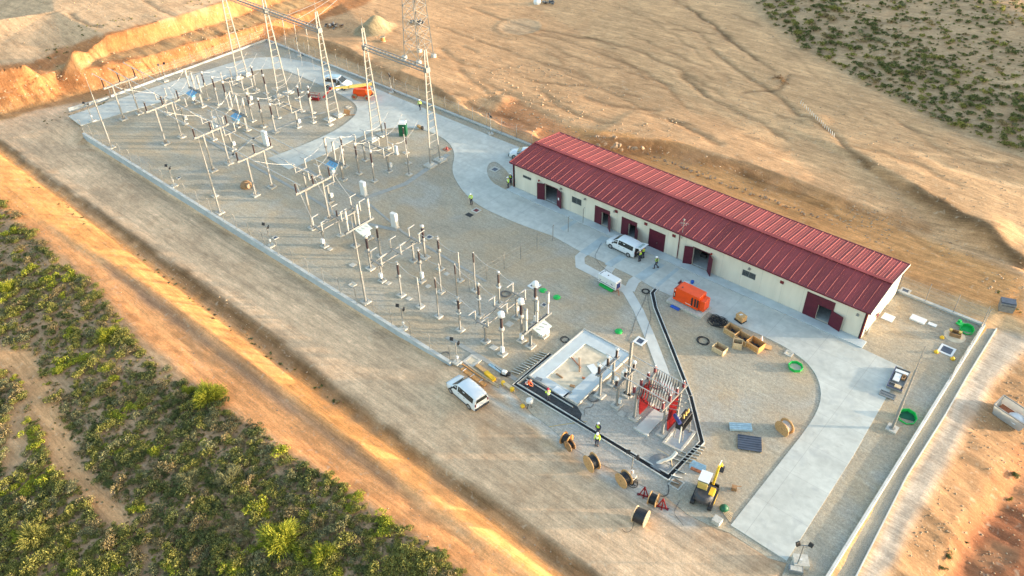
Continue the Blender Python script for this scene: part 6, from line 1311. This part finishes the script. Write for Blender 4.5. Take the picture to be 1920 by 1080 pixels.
# ---------------------------------------------------------------- people
def person(label, px, py, z0=.0, face=0.0, pose='stand', vest='hivis', helmet='helmet_white', trousers='trousers', pos=None):
    p = P(px, py, z0) if pos is None else Vector(pos); t = thing('person', label, 'person', (p.x, p.y, z0), face)
    J = dict(pel=(0, 0, .95), sp=(0, -.01, 1.15), ch=(0, 0, 1.36), nk=(0, .01, 1.49), hd=(0, .03, 1.58), ht=(0, .03, 1.68), hipL=(-.1, 0, .9), hipR=(.1, 0, .9), knL=(-.11, .03, .5), knR=(.11, .03, .5), anL=(-.12, -.02, .09), anR=(.12, -.02, .09),
             shL=(-.19, 0, 1.41), shR=(.19, 0, 1.41), elL=(-.25, -.02, 1.14), elR=(.25, -.02, 1.14), wrL=(-.25, .12, .93), wrR=(.25, .12, .93))
    if pose == 'walk': J.update(knL=(-.1, .2, .53), anL=(-.1, .22, .11), knR=(.1, .02, .49), anR=(.1, -.26, .14), elL=(-.25, -.1, 1.15), wrL=(-.24, -.02, .92), wrR=(.24, .22, .96))
    if pose == 'work': J.update(elL=(-.24, .12, 1.16), wrL=(-.14, .36, 1.13), elR=(.24, .12, 1.16), wrR=(.14, .36, 1.13), hd=(0, .06, 1.57), ht=(0, .09, 1.66))
    if pose == 'crouch':
        J = dict(pel=(0, -.12, .42), sp=(0, -.02, .6), ch=(0, .16, .76), nk=(0, .26, .86), hd=(0, .33, .93), ht=(0, .38, 1.01), hipL=(-.11, -.1, .40), hipR=(.11, -.1, .40), knL=(-.17, .30, .50), knR=(.17, .28, .48), anL=(-.14, .05, .09), anR=(.14, .02, .09),
                 shL=(-.18, .2, .80), shR=(.18, .2, .80), elL=(-.24, .36, .56), elR=(.24, .36, .56), wrL=(-.12, .55, .38), wrR=(.12, .55, .38))
    J = {k: Vector(v) for k, v in J.items()}
    for s in 'LR': J['to'+s] = J['an'+s]+Vector((0, .17, -.05)); J['he'+s] = J['an'+s]+Vector((0, -.05, -.05))
    def skin(name, m, chains, rad, par):
        vs = []; es = []; ix = {}; R = []
        for ch in chains:
            for a, b_ in zip(ch[:-1], ch[1:]):
                for q in (a, b_):
                    if q not in ix: ix[q] = len(vs); vs.append(tuple(J[q])); R.append(rad[q])
                es.append((ix[a], ix[b_]))
        me = bpy.data.meshes.new(name); me.from_pydata(vs, es, []); o = bpy.data.objects.new(name, me); COL.objects.link(o); sm = o.modifiers.new('s', 'SKIN'); sm.use_smooth_shade = True
        for i, r in enumerate(R): me.skin_vertices[0].data[i].radius = (r, r) if isinstance(r, float) else r
        me.skin_vertices[0].data[0].use_root = True; o.modifiers.new('u', 'SUBSURF').levels = 1
        bpy.context.view_layer.update(); dg = bpy.context.evaluated_depsgraph_get(); nm = bpy.data.meshes.new_from_object(o.evaluated_get(dg)); o.modifiers.clear(); o.data = nm; nm.name = name; nm.materials.clear(); nm.materials.append(MT[m]); o.parent = par; return o
    R = dict(pel=(.15, .11), sp=(.13, .10), ch=(.16, .11), nk=.055, hd=(.075, .09), ht=(.07, .085), hipL=.095, hipR=.095, knL=.062, knR=.062, anL=.042, anR=.042, toL=.035, toR=.035, shL=.06, shR=.06, elL=.043, elR=.043, wrL=.03, wrR=.03)
    chains = [('pel', 'sp', 'ch', 'nk', 'hd', 'ht')]
    for s in 'LR':
        chains += [('pel', 'hip'+s, 'kn'+s, 'an'+s, 'to'+s), ('ch', 'sh'+s, 'el'+s, 'wr'+s)]
        d = (J['wr'+s]-J['el'+s]).normalized(); sd = 1 if s == 'R' else -1; sx_ = Vector((sd, 0, 0)); pr = Vector((0, 0, 1)).cross(d); pr = pr.normalized() if pr.length > .1 else Vector((1, 0, 0))
        J['pa'+s] = J['wr'+s]+d*.07; R['pa'+s] = (.034, .018); chains.append(('wr'+s, 'pa'+s))
        for f, L in enumerate((.07, .08, .075, .06)):
            a = J['pa'+s]+pr*(f-1.5)*.021+d*.03; J[f'f{f}{s}'] = a; J[f'g{f}{s}'] = a+d*L*.6-Vector((0, 0, .012)); R[f'f{f}{s}'] = .009; R[f'g{f}{s}'] = .008; chains.append(('pa'+s, f'f{f}{s}', f'g{f}{s}'))
        J['t0'+s] = J['wr'+s]+d*.03-pr*.038*sd; J['t1'+s] = J['t0'+s]+d*.045-pr*.015*sd; R['t0'+s] = .011; R['t1'+s] = .009; chains.append(('wr'+s, 't0'+s, 't1'+s))
    d = (J['ht']-J['nk']).normalized(); J['no'] = J['hd']+Vector((0, .105, .01)); R['no'] = .014; chains.append(('hd', 'no'))
    skin('body', 'skin', chains, R, t)
    g = lambda k, q: tuple(x_+q for x_ in R[k]) if isinstance(R[k], tuple) else R[k]+q
    JR = {k: g(k, .022) for k in R}; J['hem'] = J['pel']+(J['pel']-J['sp'])*.25; JR['hem'] = (.185, .14); JR['nk'] = .075
    ja = skin('jacket', vest, [('hem', 'pel', 'sp', 'ch', 'nk')]+[('ch', 'sh'+s, 'el'+s, 'wr'+s) for s in 'LR'], JR, t)
    skin('trousers', trousers, [('pel', 'hip'+s, 'kn'+s, 'an'+s) for s in 'LR'], {**JR, 'pel': (.16, .12)}, t)
    for s in 'LR': M('boot', 'black', t, lambda b: b.tube([J['an'+s]+Vector((0, -.03, .06)), J['he'+s], J['to'+s]+Vector((0, .02, -.0))], [.06, .06, .045], 8))
    M('helmet', helmet, t, lambda b: (b.lathe([(.135, .0), (.13, .05), (.09, .11), (.03, .13)], tuple(J['ht']-d*.02), 12), b.box(J['ht'].x, J['ht'].y+.14, J['ht'].z, .16, .10, .02)))
    M('eyes', 'black', t, lambda b: [b.box(J['hd'].x+q, J['hd'].y+.086, J['hd'].z+.035, .022, .012, .014) for q in (-.032, .032)])
    if vest == 'hivis' or vest == 'vest_orange':
        c = (J['sp']+J['ch'])/2; up = (J['ch']-J['sp']).normalized()
        M('reflective_band', 'reflective', ja, lambda b: (b.tube([J['sp']-up*.03, J['sp']+up*.02], [.178, .178], 12), b.tube([c+up*.03, c+up*.07], [.178, .178], 12)))
        for o in ja.children: o.scale = (1, 1, 1)
    else: M('reflective_band', 'hivis', ja, lambda b: (b.tube([J['sp']-Vector((0, 0, .03)), J['sp']+Vector((0, 0, .05))], [.18, .18], 12), b.tube([J['ch']-Vector((0, 0, .06)), J['ch']+Vector((0, 0, .0))], [.19, .19], 12)))
    return t
mat('navy_cloth', (.02, .025, .05), .85, 0, .2, 8)
person('worker in yellow hi-vis walking on the concrete by the rear kerb', 788, 205, .05, radians(200), 'walk')
person('worker in pale green hi-vis standing at the drive edge above the red brown manhole', 884, 383, .0, radians(200), 'work')
person('worker in bright hi-vis standing in front of another at the left corner of the building', 953, 352, .1, radians(150), 'stand')
person('worker in dark clothes half hidden behind a hi-vis colleague at the building corner', 958, 345, .05, radians(180), 'stand', 'navy_cloth')
person('worker in black and yellow at the open tailgate of the van', 1199, 490, .05, radians(80), 'work', 'navy_cloth')
person('worker in dark jacket bending into the open van behind a colleague', 1205, 484, .05, radians(60), 'work', 'navy_cloth')
person('worker in dark hi-vis trimmed clothes walking alone on the road patch', 1230, 503, .05, radians(120), 'walk', 'navy_cloth')
person('worker in yellow hi-vis with red helmet standing in the dark pit', 1028, 752, .02, radians(60), 'work', helmet='helmet_red')
person('worker in orange vest crouching in the corner of the dark pit', 988, 726, .02, radians(-60), 'crouch', 'vest_orange', 'skin')
person('worker in bright hi-vis standing beside the trench', 1119, 835, .0, radians(200), 'stand')
person('worker in dark jacket with white helmet just behind the hi-vis worker at the trench', 1121, 815, .0, radians(180), 'stand', 'navy_cloth')
# ---------------------------------------------------------------- rocks, stakes and spoil beyond the compound
def rock_mesh(seed, r):
    rr = random.Random(seed); bm = bmesh.new(); bmesh.ops.create_icosphere(bm, subdivisions=1, radius=r)
    for v in bm.verts: v.co *= rr.uniform(.72, 1.15); v.co.z *= .8
    me = bpy.data.meshes.new('boulder'); bm.to_mesh(me); bm.free(); me.materials.append(MT['rock']); return me
rms = [rock_mesh(i, 1) for i in range(5)]
def rock(px, py, r, lb, g, z0=1.2):
    p = G(px, py, z0); o = bpy.data.objects.new('boulder', random.choice(rms)); COL.objects.link(o); o.location = (p.x, p.y, p.z+r*.4); o.scale = (r, r*random.uniform(.8, 1.2), r*random.uniform(.7, 1)); o.rotation_euler = (random.random(), random.random(), random.random()*6); tag(o, lb, 'boulder', g)
for i in range(52):
    a = random.random(); px = 1112+a*95; py = random.uniform(258, 280)+a*4; rock(px, py, random.uniform(.25, .62), 'tan boulder in the rock pile behind the middle of the roof', 'boulders piled behind the building')
for i in range(44):
    a = i/44; rock(1215+a*325+random.uniform(-3, 3), 291+a*122+random.uniform(-4, 4), random.uniform(.14, .32), 'small pale stone in the line running behind the roof', 'stones lined up behind the building', .6)
for i in range(19):
    a = i/18; p = G(1501+a*62, 195+a*62, 2.5); t = thing('marker_stake', 'white wooden stake in the line on the rear slope', 'stake', tuple(p), 0, 'marker stakes on the rear slope'); M('stake', 'white_paint', t, lambda b: b.box(0, 0, .28, .055, .055, .65, 0, random.uniform(-.2, .2)))
def junk(name, lb, cat, px, py, z0, n, ms, r, rz=0):
    p = G(px, py, z0); t = thing(name, lb, cat, tuple(p), rz)
    for m in ms: M('debris', m, t, lambda b: [b.box(random.uniform(-r, r), random.uniform(-r, r)*.6, random.uniform(.05, .4), random.uniform(.2, .9), random.uniform(.15, .5), random.uniform(.1, .4), random.random()*3, random.uniform(-.5, .5)) for _ in range(n)])
junk('debris_pile', 'dark pile of scrap beyond the rear fence at the third gantry tower', 'debris', 627, 50, 1.7, 9, ['wood_dark', 'dark_plastic', 'galv'], 1.7)
junk('machine_parts', 'dark machine parts lying behind the lattice pylon', 'debris', 782, 42, 1.8, 8, ['dark_plastic', 'galv_dark'], 1.5)
junk('debris_pile', 'dark heap with a white sack at the top edge of the picture', 'debris', 1030, 6, 2, 7, ['dark_plastic', 'galv_dark'], 1.3)
item('white_sack', 'white sack beside the dark heap at the top edge', 'sack', 1007, 7, 0, [('sack', 'white_paint', lambda b: b.lathe([(.7, 0), (.8, .5), (.5, .9), (.1, 1)], (0, 0, 0), 9))]).location = tuple(G(1007, 7, 2))
junk('brushwood', 'dry brush heap on the rear slope above the line of stakes', 'brushwood', 1465, 152, 2.6, 9, ['wood_dark'], 1.6)
# ---------------------------------------------------------------- vegetation
def leaf_mat(name, a, b_):
    m = bpy.data.materials.new(name); m.use_nodes = True; t = m.node_tree; p = t.nodes['Principled BSDF']; p.inputs['Roughness'].default_value = .75; p.inputs['Specular IOR Level'].default_value = .15
    g = N(t, 'ShaderNodeNewGeometry'); n = N(t, 'ShaderNodeTexNoise'); n.inputs['Scale'].default_value = 2.6; n.inputs['Detail'].default_value = 4; t.links.new(g.outputs['Position'], n.inputs['Vector'])
    r = N(t, 'ShaderNodeValToRGB'); r.color_ramp.elements[0].position = .36; r.color_ramp.elements[1].position = .64; r.color_ramp.elements[0].color = (*a, 1); r.color_ramp.elements[1].color = (*b_, 1)
    rp = N(t, 'ShaderNodeMapRange'); t.links.new(g.outputs['Random Per Island'], rp.inputs['Value']); rp.inputs['To Min'].default_value = .6; rp.inputs['To Max'].default_value = 1.35
    v = N(t, 'ShaderNodeVectorMath', operation='SCALE'); t.links.new(n.outputs['Fac'], r.inputs[0]); t.links.new(r.outputs[0], v.inputs[0]); t.links.new(rp.outputs[0], v.inputs['Scale']); t.links.new(v.outputs[0], p.inputs['Base Color'])
    tr = N(t, 'ShaderNodeBsdfTranslucent'); t.links.new(v.outputs[0], tr.inputs['Color']); mx = N(t, 'ShaderNodeMixShader'); mx.inputs[0].default_value = .3
    t.links.new(p.outputs[0], mx.inputs[1]); t.links.new(tr.outputs[0], mx.inputs[2]); t.links.new(mx.outputs[0], t.nodes['Material Output'].inputs[0]); MT[name] = m
leaf_mat('leaf_olive', (.17, .17, .045), (.34, .31, .085)); leaf_mat('leaf_bright', (.22, .25, .03), (.42, .40, .05)); leaf_mat('leaf_grey', (.19, .185, .09), (.31, .285, .14))
leaf_mat('leaf_dark', (.10, .115, .04), (.20, .205, .07)); leaf_mat('leaf_dry', (.25, .19, .09), (.38, .29, .14))
LK = ['leaf_olive', 'leaf_bright', 'leaf_grey', 'leaf_dark', 'leaf_dry']
def leaves(n, seed, size=.105, lobes=5, flat=.62):
    r = np.random.default_rng(seed); L = r.normal(0, .42, (lobes, 3)); L[:, 2] = np.abs(L[:, 2])*.6+.25; L[0] = (0, 0, .45); rad = r.uniform(.32, .62, lobes)
    k = r.integers(0, lobes, n); d = r.normal(0, 1, (n, 3)); d /= np.linalg.norm(d, axis=1)[:, None]; d[:, 2] = np.abs(d[:, 2])*.9-.12
    c = L[k]+d*(rad[k]*(r.uniform(.25, 1, n)**.45)*r.uniform(.8, 1.18, n))[:, None]; c[:, 2] = np.maximum(c[:, 2]*flat*1.4, .02)
    u = r.normal(0, 1, (n, 3)); u += d*.6; u /= np.linalg.norm(u, axis=1)[:, None]; w = np.cross(u, r.normal(0, 1, (n, 3))); w /= np.linalg.norm(w, axis=1)[:, None]
    s = (size*r.uniform(.55, 1.3, n))[:, None]; V = np.stack([c-u*s, c-w*s*.45, c+u*s, c+w*s*.45], 1).reshape(-1, 3); return V
def quads(V, name, m):
    n = len(V)//4; me = bpy.data.meshes.new(name); me.vertices.add(len(V)); me.vertices.foreach_set('co', V.ravel().astype(np.float32)); me.loops.add(n*4); me.loops.foreach_set('vertex_index', np.arange(n*4, dtype=np.int32)); me.polygons.add(n); me.polygons.foreach_set('loop_start', np.arange(0, n*4, 4, dtype=np.int32)); me.update()
    for q in (m if isinstance(m, list) else [m]): me.materials.append(MT[q])
    return me
NV = 6
shapes = [leaves(640, 40+i) for i in range(NV)]; shapes_s = [leaves(150, 60+i, .22) for i in range(NV)]
FM = {(i, k): quads(shapes[i], 'foliage', LK[k]) for i in range(NV) for k in range(5)}
sb = MB()
for i in range(7): a = i*.9; sb.tube([(0, 0, -.1), (.2*cos(a), .2*sin(a), .3), (.5*cos(a+.2), .5*sin(a+.2), .62)], [.035, .025, .01], 5)
STM = sb.build('stems', MT['bark']); STM_ME = STM.data; bpy.data.objects.remove(STM)
def shrub(x_, y_, z_, r, k, lb, g):
    t = bpy.data.objects.new('shrub', None); COL.objects.link(t); t.location = (x_, y_, z_-.03); t.rotation_euler = (0, 0, random.random()*6.3); h = random.uniform(.8, 1.15); t.scale = (r*random.uniform(.85, 1.15), r*random.uniform(.85, 1.15), r*h); tag(t, lb, 'shrub', g)
    for nm, me_ in (('foliage', FM[(random.randrange(NV), k)]), ('stems', STM_ME)): o = bpy.data.objects.new(nm, me_); COL.objects.link(o); o.parent = t
scrub_px = [(0, 372), (12, 385), (45, 420), (95, 470), (115, 500), (160, 525), (200, 560), (235, 615), (262, 650), (330, 715), (450, 790), (520, 835), (560, 870), (640, 915), (700, 965), (770, 1010), (830, 1040), (890, 1100), (-60, 1200), (-60, 360)]
bare = [[(-20, 645), (58, 660), (75, 700), (100, 745), (118, 790), (150, 860), (235, 950), (245, 985), (195, 985), (130, 895), (95, 870), (70, 790), (48, 750), (30, 690), (-20, 690)], [(0, 890), (15, 770), (40, 740), (52, 800), (35, 880)], [(262, 995), (285, 1030), (275, 1090), (255, 1090)]]
def pin(p, poly): return bool(inpoly(np.array([p[0]]), np.array([p[1]]), poly)[0])
pts = []; tries = 0
while len(pts) < 2350 and tries < 90000:
    tries += 1; px, py = random.uniform(-50, 900), random.uniform(372, 1130)
    if not pin((px, py), scrub_px) or any(pin((px, py), b_) for b_ in bare): continue
    p = P(px, py, -1.5); r = random.choice([.28, .36, .45, .55, .7, .85, .95]); r *= random.uniform(.8, 1.15)
    if any((p.x-q[0])**2+(p.y-q[1])**2 < (.37*(r+q[2]))**2 for q in pts[-700:]): continue
    pts.append((p.x, p.y, r, px, py))
def patch(x_, y_): 
    v = float(fbm(np.array([x_*.13]), np.array([y_*.13]), 3, 77)[0]); u = float(fbm(np.array([x_*.4]), np.array([y_*.4]), 2, 78)[0])+random.uniform(-.28, .28)
    if u > .34: return 1
    if v+u*.6 > .12: return 0
    if v+u < -.24: return 3
    return random.choice((0, 2, 2, 4, 0, 4, 0))
KN = ['olive green', 'bright yellow green', 'pale grey green', 'dark green', 'dry brown']
def place_word(px, py):
    if py < 560: return 'at the upper left edge beside the dirt track'
    if py > 1000 and px > 620: return 'at the lower tip of the scrub by the track'
    if px < 130: return 'at the left edge of the picture near the bare path' if py < 900 else 'in the lower left corner'
    e = np.interp(px, [0, 100, 200, 260, 330, 450, 560, 700, 850], [385, 470, 555, 645, 712, 788, 868, 962, 1060])
    if py < e+55: return 'along the edge of the orange dirt track'
    if py > 960: return 'at the bottom of the scrub'
    return 'in the middle of the scrub'
big = sorted(pts, key=lambda q: -q[2]/(1+0*q[3])-.0006*q[4])[:205]; bigset = set(id(q) for q in big)
for q in big:
    k = patch(q[0], q[1]); s_ = 'large' if q[2] > .95 else 'broad'; pl = place_word(q[3], q[4]); shrub(q[0], q[1], H(q[0], q[1]), q[2], k, f'{s_} {KN[k]} shrub {pl}', f'{s_} {KN[k]} shrubs {pl}')
def mass(pts_, name, lb, kinds, shp):
    Vs = []; mi = []
    for q, k in zip(pts_, kinds):
        V = shp[random.randrange(NV)].copy(); a = random.random()*6.3; R = np.array([[cos(a), -sin(a), 0], [sin(a), cos(a), 0], [0, 0, 1]]); V = V@R.T*np.array([q[2], q[2], q[2]*random.uniform(.7, 1.1)])+np.array([q[0], q[1], H(q[0], q[1])-.03]); Vs.append(V); mi += [k]*(len(V)//4)
    me = quads(np.concatenate(Vs), name, LK); me.polygons.foreach_set('material_index', np.array(mi, np.int32)); o = bpy.data.objects.new(name, me); COL.objects.link(o); tag(o, lb, 'scrub', kind='stuff'); return o
rest = [q for q in pts if id(q) not in bigset]
mass(rest, 'scrub_cover', 'low dense scrub filling the ground between the shrubs in front of the track', [patch(q[0], q[1]) for q in rest], shapes)
# dry grass and small weeds
gr = []
for _ in range(12000):
    px, py = random.uniform(-50, 900), random.uniform(380, 1130)
    if pin((px, py), scrub_px):
        p = P(px, py, -1.5)
        if any(pin((px, py), b_) for b_ in bare) and random.random() < .9: continue
        gr.append((p.x, p.y, random.uniform(.10, .24)))
tiny = [leaves(26, 90+i, .5, 3) for i in range(NV)]
mass(gr, 'grass_tufts', 'dry grass tufts and small weeds over the scrub soil', [random.choice((4, 4, 2, 0, 2, 4)) for _ in gr], tiny)
# broom shrubs: fountains of thin green shoots
def broom(px, py, r, k, lb):
    p = P(px, py, -1.5); z0 = H(p.x, p.y); t = thing('broom_shrub', lb, 'shrub', (p.x, p.y, z0)); n = 2600; rr = np.random.default_rng(int(px)); a = rr.uniform(0, 6.28, n); e = rr.uniform(0, 1, n)**.6*1.35; L = r*rr.uniform(.35, 1.0, n)*(1+.25*np.sin(a*3+px))
    base = np.stack([np.cos(a)*.12*r, np.sin(a)*.12*r, np.zeros(n)], 1); d1 = np.stack([np.cos(a)*np.sin(e), np.sin(a)*np.sin(e), np.cos(e)*.9+.05], 1); s0 = rr.uniform(.35, .85, n)[:, None]; A = base+d1*L[:, None]*s0; B = base+d1*L[:, None]-np.array([0, 0, 1])*(e*.12*L)[:, None]; w = np.cross(d1, rr.normal(0, 1, (n, 3))); w /= np.linalg.norm(w, axis=1)[:, None]; w *= .013*r
    B = A+(B-A)*.8+rr.normal(0, .07*r, (n, 3)); V = np.stack([A-w, A+w, B+w*.5, B-w*.5], 1).reshape(-1, 3); o = bpy.data.objects.new('shoots', quads(V, 'shoots', LK[k])); COL.objects.link(o); o.parent = t
    V = leaves(900, int(py), .085, 8); o = bpy.data.objects.new('foliage', quads(V*np.array([r*.62, r*.62, r*.72]), 'foliage', LK[k])); COL.objects.link(o); o.parent = t
    o = bpy.data.objects.new('stems', STM_ME); COL.objects.link(o); o.parent = t; o.scale = (r*.7,)*3
for a in [(395, 752, 1.9, 1, 'large yellow green broom shrub beside the dirt track'), (356, 742, .95, 1, 'small vivid green broom shrub left of the large yellow green one'), (525, 1015, 2.1, 1, 'vivid green broom shrub with arching bare stems at the bottom of the picture'), (205, 638, 1.5, 1, 'rounded bright broom shrub in the upper scrub'), (596, 985, .9, 4, 'dry straw coloured broom near the vivid green one'), (608, 1045, 1.4, 1, 'yellow green broom right of the vivid green one at the bottom'), (15, 545, 1.3, 1, 'bright broom shrub cut by the left edge of the picture'), (55, 1000, 1.6, 0, 'olive broom shrub in the lower left corner'), (430, 905, 1.4, 2, 'pale grey broom shrub in the middle of the scrub'), (355, 905, 1.3, 2, 'pale grey broom left of the middle one'), (110, 985, .7, 4, 'small golden broom near the bare path')]: broom(*a)
# hillside scrub behind
hill_px = [(1392, -40), (1425, 12), (1450, 45), (1500, 85), (1555, 118), (1600, 145), (1650, 172), (1715, 205), (1790, 240), (1935, 292), (2000, 300), (2000, -60)]
hp = []; tries = 0
while len(hp) < 620 and tries < 30000:
    tries += 1; px, py = random.uniform(1392, 1960), random.uniform(-30, 292)
    if not pin((px, py), hill_px): continue
    d = (py-(px-1392)*.53)     # distance from the lower-left edge
    dens = 1.0 if d > -95 else .42
    if random.random() > dens: continue
    p = G(px, py, 4.5); r = random.uniform(.35, .85)*(1.15 if d > -80 else .9)
    if any((p.x-q[0])**2+(p.y-q[1])**2 < (.62*(r+q[2]))**2 for q in hp): continue
    hp.append((p.x, p.y, r, px, py, d))
hk = lambda q: random.choice((3, 3, 3, 0)) if random.random() < .72 else random.choice((2, 4, 0))
hb_ = sorted(hp, key=lambda q: -q[2])[:85]; hs = set(id(q) for q in hb_)
for q in hb_:
    k = hk(q); pl = 'on the rear hillside near its lower edge' if q[5] > -80 else ('high on the rear hillside, right side' if q[3] > 1700 else 'on the rear hillside towards the top edge'); shrub(q[0], q[1], H(q[0], q[1]), q[2]*1.1, k, f'{KN[k]} shrub {pl}', f'{KN[k]} shrubs {pl}')
hr = [q for q in hp if id(q) not in hs]; mass(hr, 'hillside_scrub', 'dark low scrub scattered over the pale rear hillside', [hk(q) for q in hr], shapes_s)
ht = []
for _ in range(1500):
    px, py = random.uniform(1392, 1960), random.uniform(-30, 300)
    if pin((px, py), hill_px): p = G(px, py, 4.5); ht.append((p.x, p.y, random.uniform(.12, .3)))
mass(ht, 'hillside_tufts', 'tiny dark tufts between the shrubs of the rear hillside', [random.choice((3, 0, 2, 4)) for _ in ht], tiny)
for i, (px, py, r, k) in enumerate([(1902, 892, .5, 3), (1812, 1018, .22, 3), (1778, 1045, .55, 3), (1765, 1066, .4, 3), (1893, 938, .35, 0)]):
    p = G(px, py, -4); shrub(p.x, p.y, p.z, r, k, 'green bush on the reddish ground at the right edge, '+['topmost', 'below the spoil', 'left of the pit', 'lowest', 'small olive one'][i], None)
wd = []
for (x0, y0, x1, y1, n) in [(100, 135, 330, 85, 40), (330, 80, 560, 20, 30), (60, 235, 280, 160, 24), (40, 330, 640, 760, 60), (90, 125, 140, 140, 14), (1870, 545, 1930, 600, 6)]:
    for _ in range(n):
        f = random.random(); p = G(x0+(x1-x0)*f+random.uniform(-10, 10), y0+(y1-y0)*f+random.uniform(-8, 8), 1); wd.append((p.x, p.y, random.uniform(.1, .28)))
mass(wd, 'sparse_weeds', 'sparse weeds on the banks and along the ditch', [random.choice((0, 3, 4, 2)) for _ in wd], tiny)

# loose stones and clods over the earthworks
oct_v = np.array([(1, 0, 0), (-1, 0, 0), (0, 1, 0), (0, -1, 0), (0, 0, 1), (0, 0, -1)], float); oct_f = np.array([(0, 2, 4), (2, 1, 4), (1, 3, 4), (3, 0, 4), (2, 0, 5), (1, 2, 5), (3, 1, 5), (0, 3, 5)])
def stones(name, lb, P_, m):
    r = np.random.default_rng(5); n = len(P_); A = np.array(P_); V = np.repeat(oct_v[None], n, 0)*r.uniform(.6, 1.2, (n, 6, 1)); a = r.uniform(0, 6.28, n); c, s_ = np.cos(a), np.sin(a); X2 = V[:, :, 0]*c[:, None]-V[:, :, 1]*s_[:, None]; Y2 = V[:, :, 0]*s_[:, None]+V[:, :, 1]*c[:, None]
    V = np.stack([X2, Y2*r.uniform(.6, 1, (n, 1)), V[:, :, 2]*.7], 2)*A[:, 3][:, None, None]+A[:, :3][:, None, :]; F = (oct_f[None]+np.arange(n)[:, None, None]*6).reshape(-1, 3)
    me = bpy.data.meshes.new(name); me.vertices.add(n*6); me.vertices.foreach_set('co', V.ravel().astype(np.float32)); me.loops.add(F.size); me.loops.foreach_set('vertex_index', F.ravel().astype(np.int32)); me.polygons.add(len(F)); me.polygons.foreach_set('loop_start', np.arange(0, F.size, 3, dtype=np.int32)); me.materials.append(MT[m]); me.update(); o = bpy.data.objects.new(name, me); COL.objects.link(o); tag(o, lb, 'stones', kind='stuff')
mat('clod', (.46, .32, .20), .95, 0, .25, 3)
def scat(poly, n, r0, r1, z0=1.0, band=None):
    out = []; xs_ = [p[0] for p in poly]; ys_ = [p[1] for p in poly]; k = 0
    while len(out) < n and k < n*12:
        k += 1; a, b_ = random.uniform(min(xs_), max(xs_)), random.uniform(min(ys_), max(ys_))
        if not pin((a, b_), poly): continue
        p = G(a, b_, z0)
        if float(fbm(np.array([p.x*.12]), np.array([p.y*.12]), 3, 91)[0])+random.uniform(-.15, .15) < -.02: continue
        r = r0+(r1-r0)*random.random()**3; out.append((p.x, p.y, p.z+r*.15, r))
    return out
S_ = scat([(560, 60), (700, -20), (1380, -20), (1920, 310), (1920, 560), (1740, 470), (1250, 290), (1000, 262), (760, 160)], 2600, .04, .20, 1.8)
S_ += scat([(820, 160), (1000, 110), (1280, 210), (1250, 280), (1000, 262)], 700, .06, .3, 1.6)+scat([(1100, 262), (1280, 272), (1500, 345), (1760, 440), (1920, 530), (1920, 570), (1700, 490), (1400, 350), (1110, 285)], 600, .05, .25, 1.2)
S_ += scat([(-10, 150), (140, 95), (420, 5), (600, -20), (600, 30), (440, 75), (150, 150), (0, 215)], 700, .06, .28, 3)+scat([(0, 262), (187, 393), (467, 593), (800, 853), (1100, 1067), (1080, 1085), (800, 885), (610, 750), (333, 540), (113, 372), (0, 290)], 420, .05, .2, -1)
S_ += scat([(1870, 720), (1920, 650), (1920, 1080), (1680, 1080), (1740, 940)], 500, .04, .15, -1.5)+scat([(0, 370), (270, 600), (560, 830), (900, 1085), (960, 1085), (620, 830), (300, 560), (0, 300)], 500, .04, .14, -1)+scat([(0, 100), (430, 0), (0, 0)], 250, .05, .2, 6)
stones('loose_stones', 'loose stones and clods strewn over the bare earth and banks', S_, 'clod')
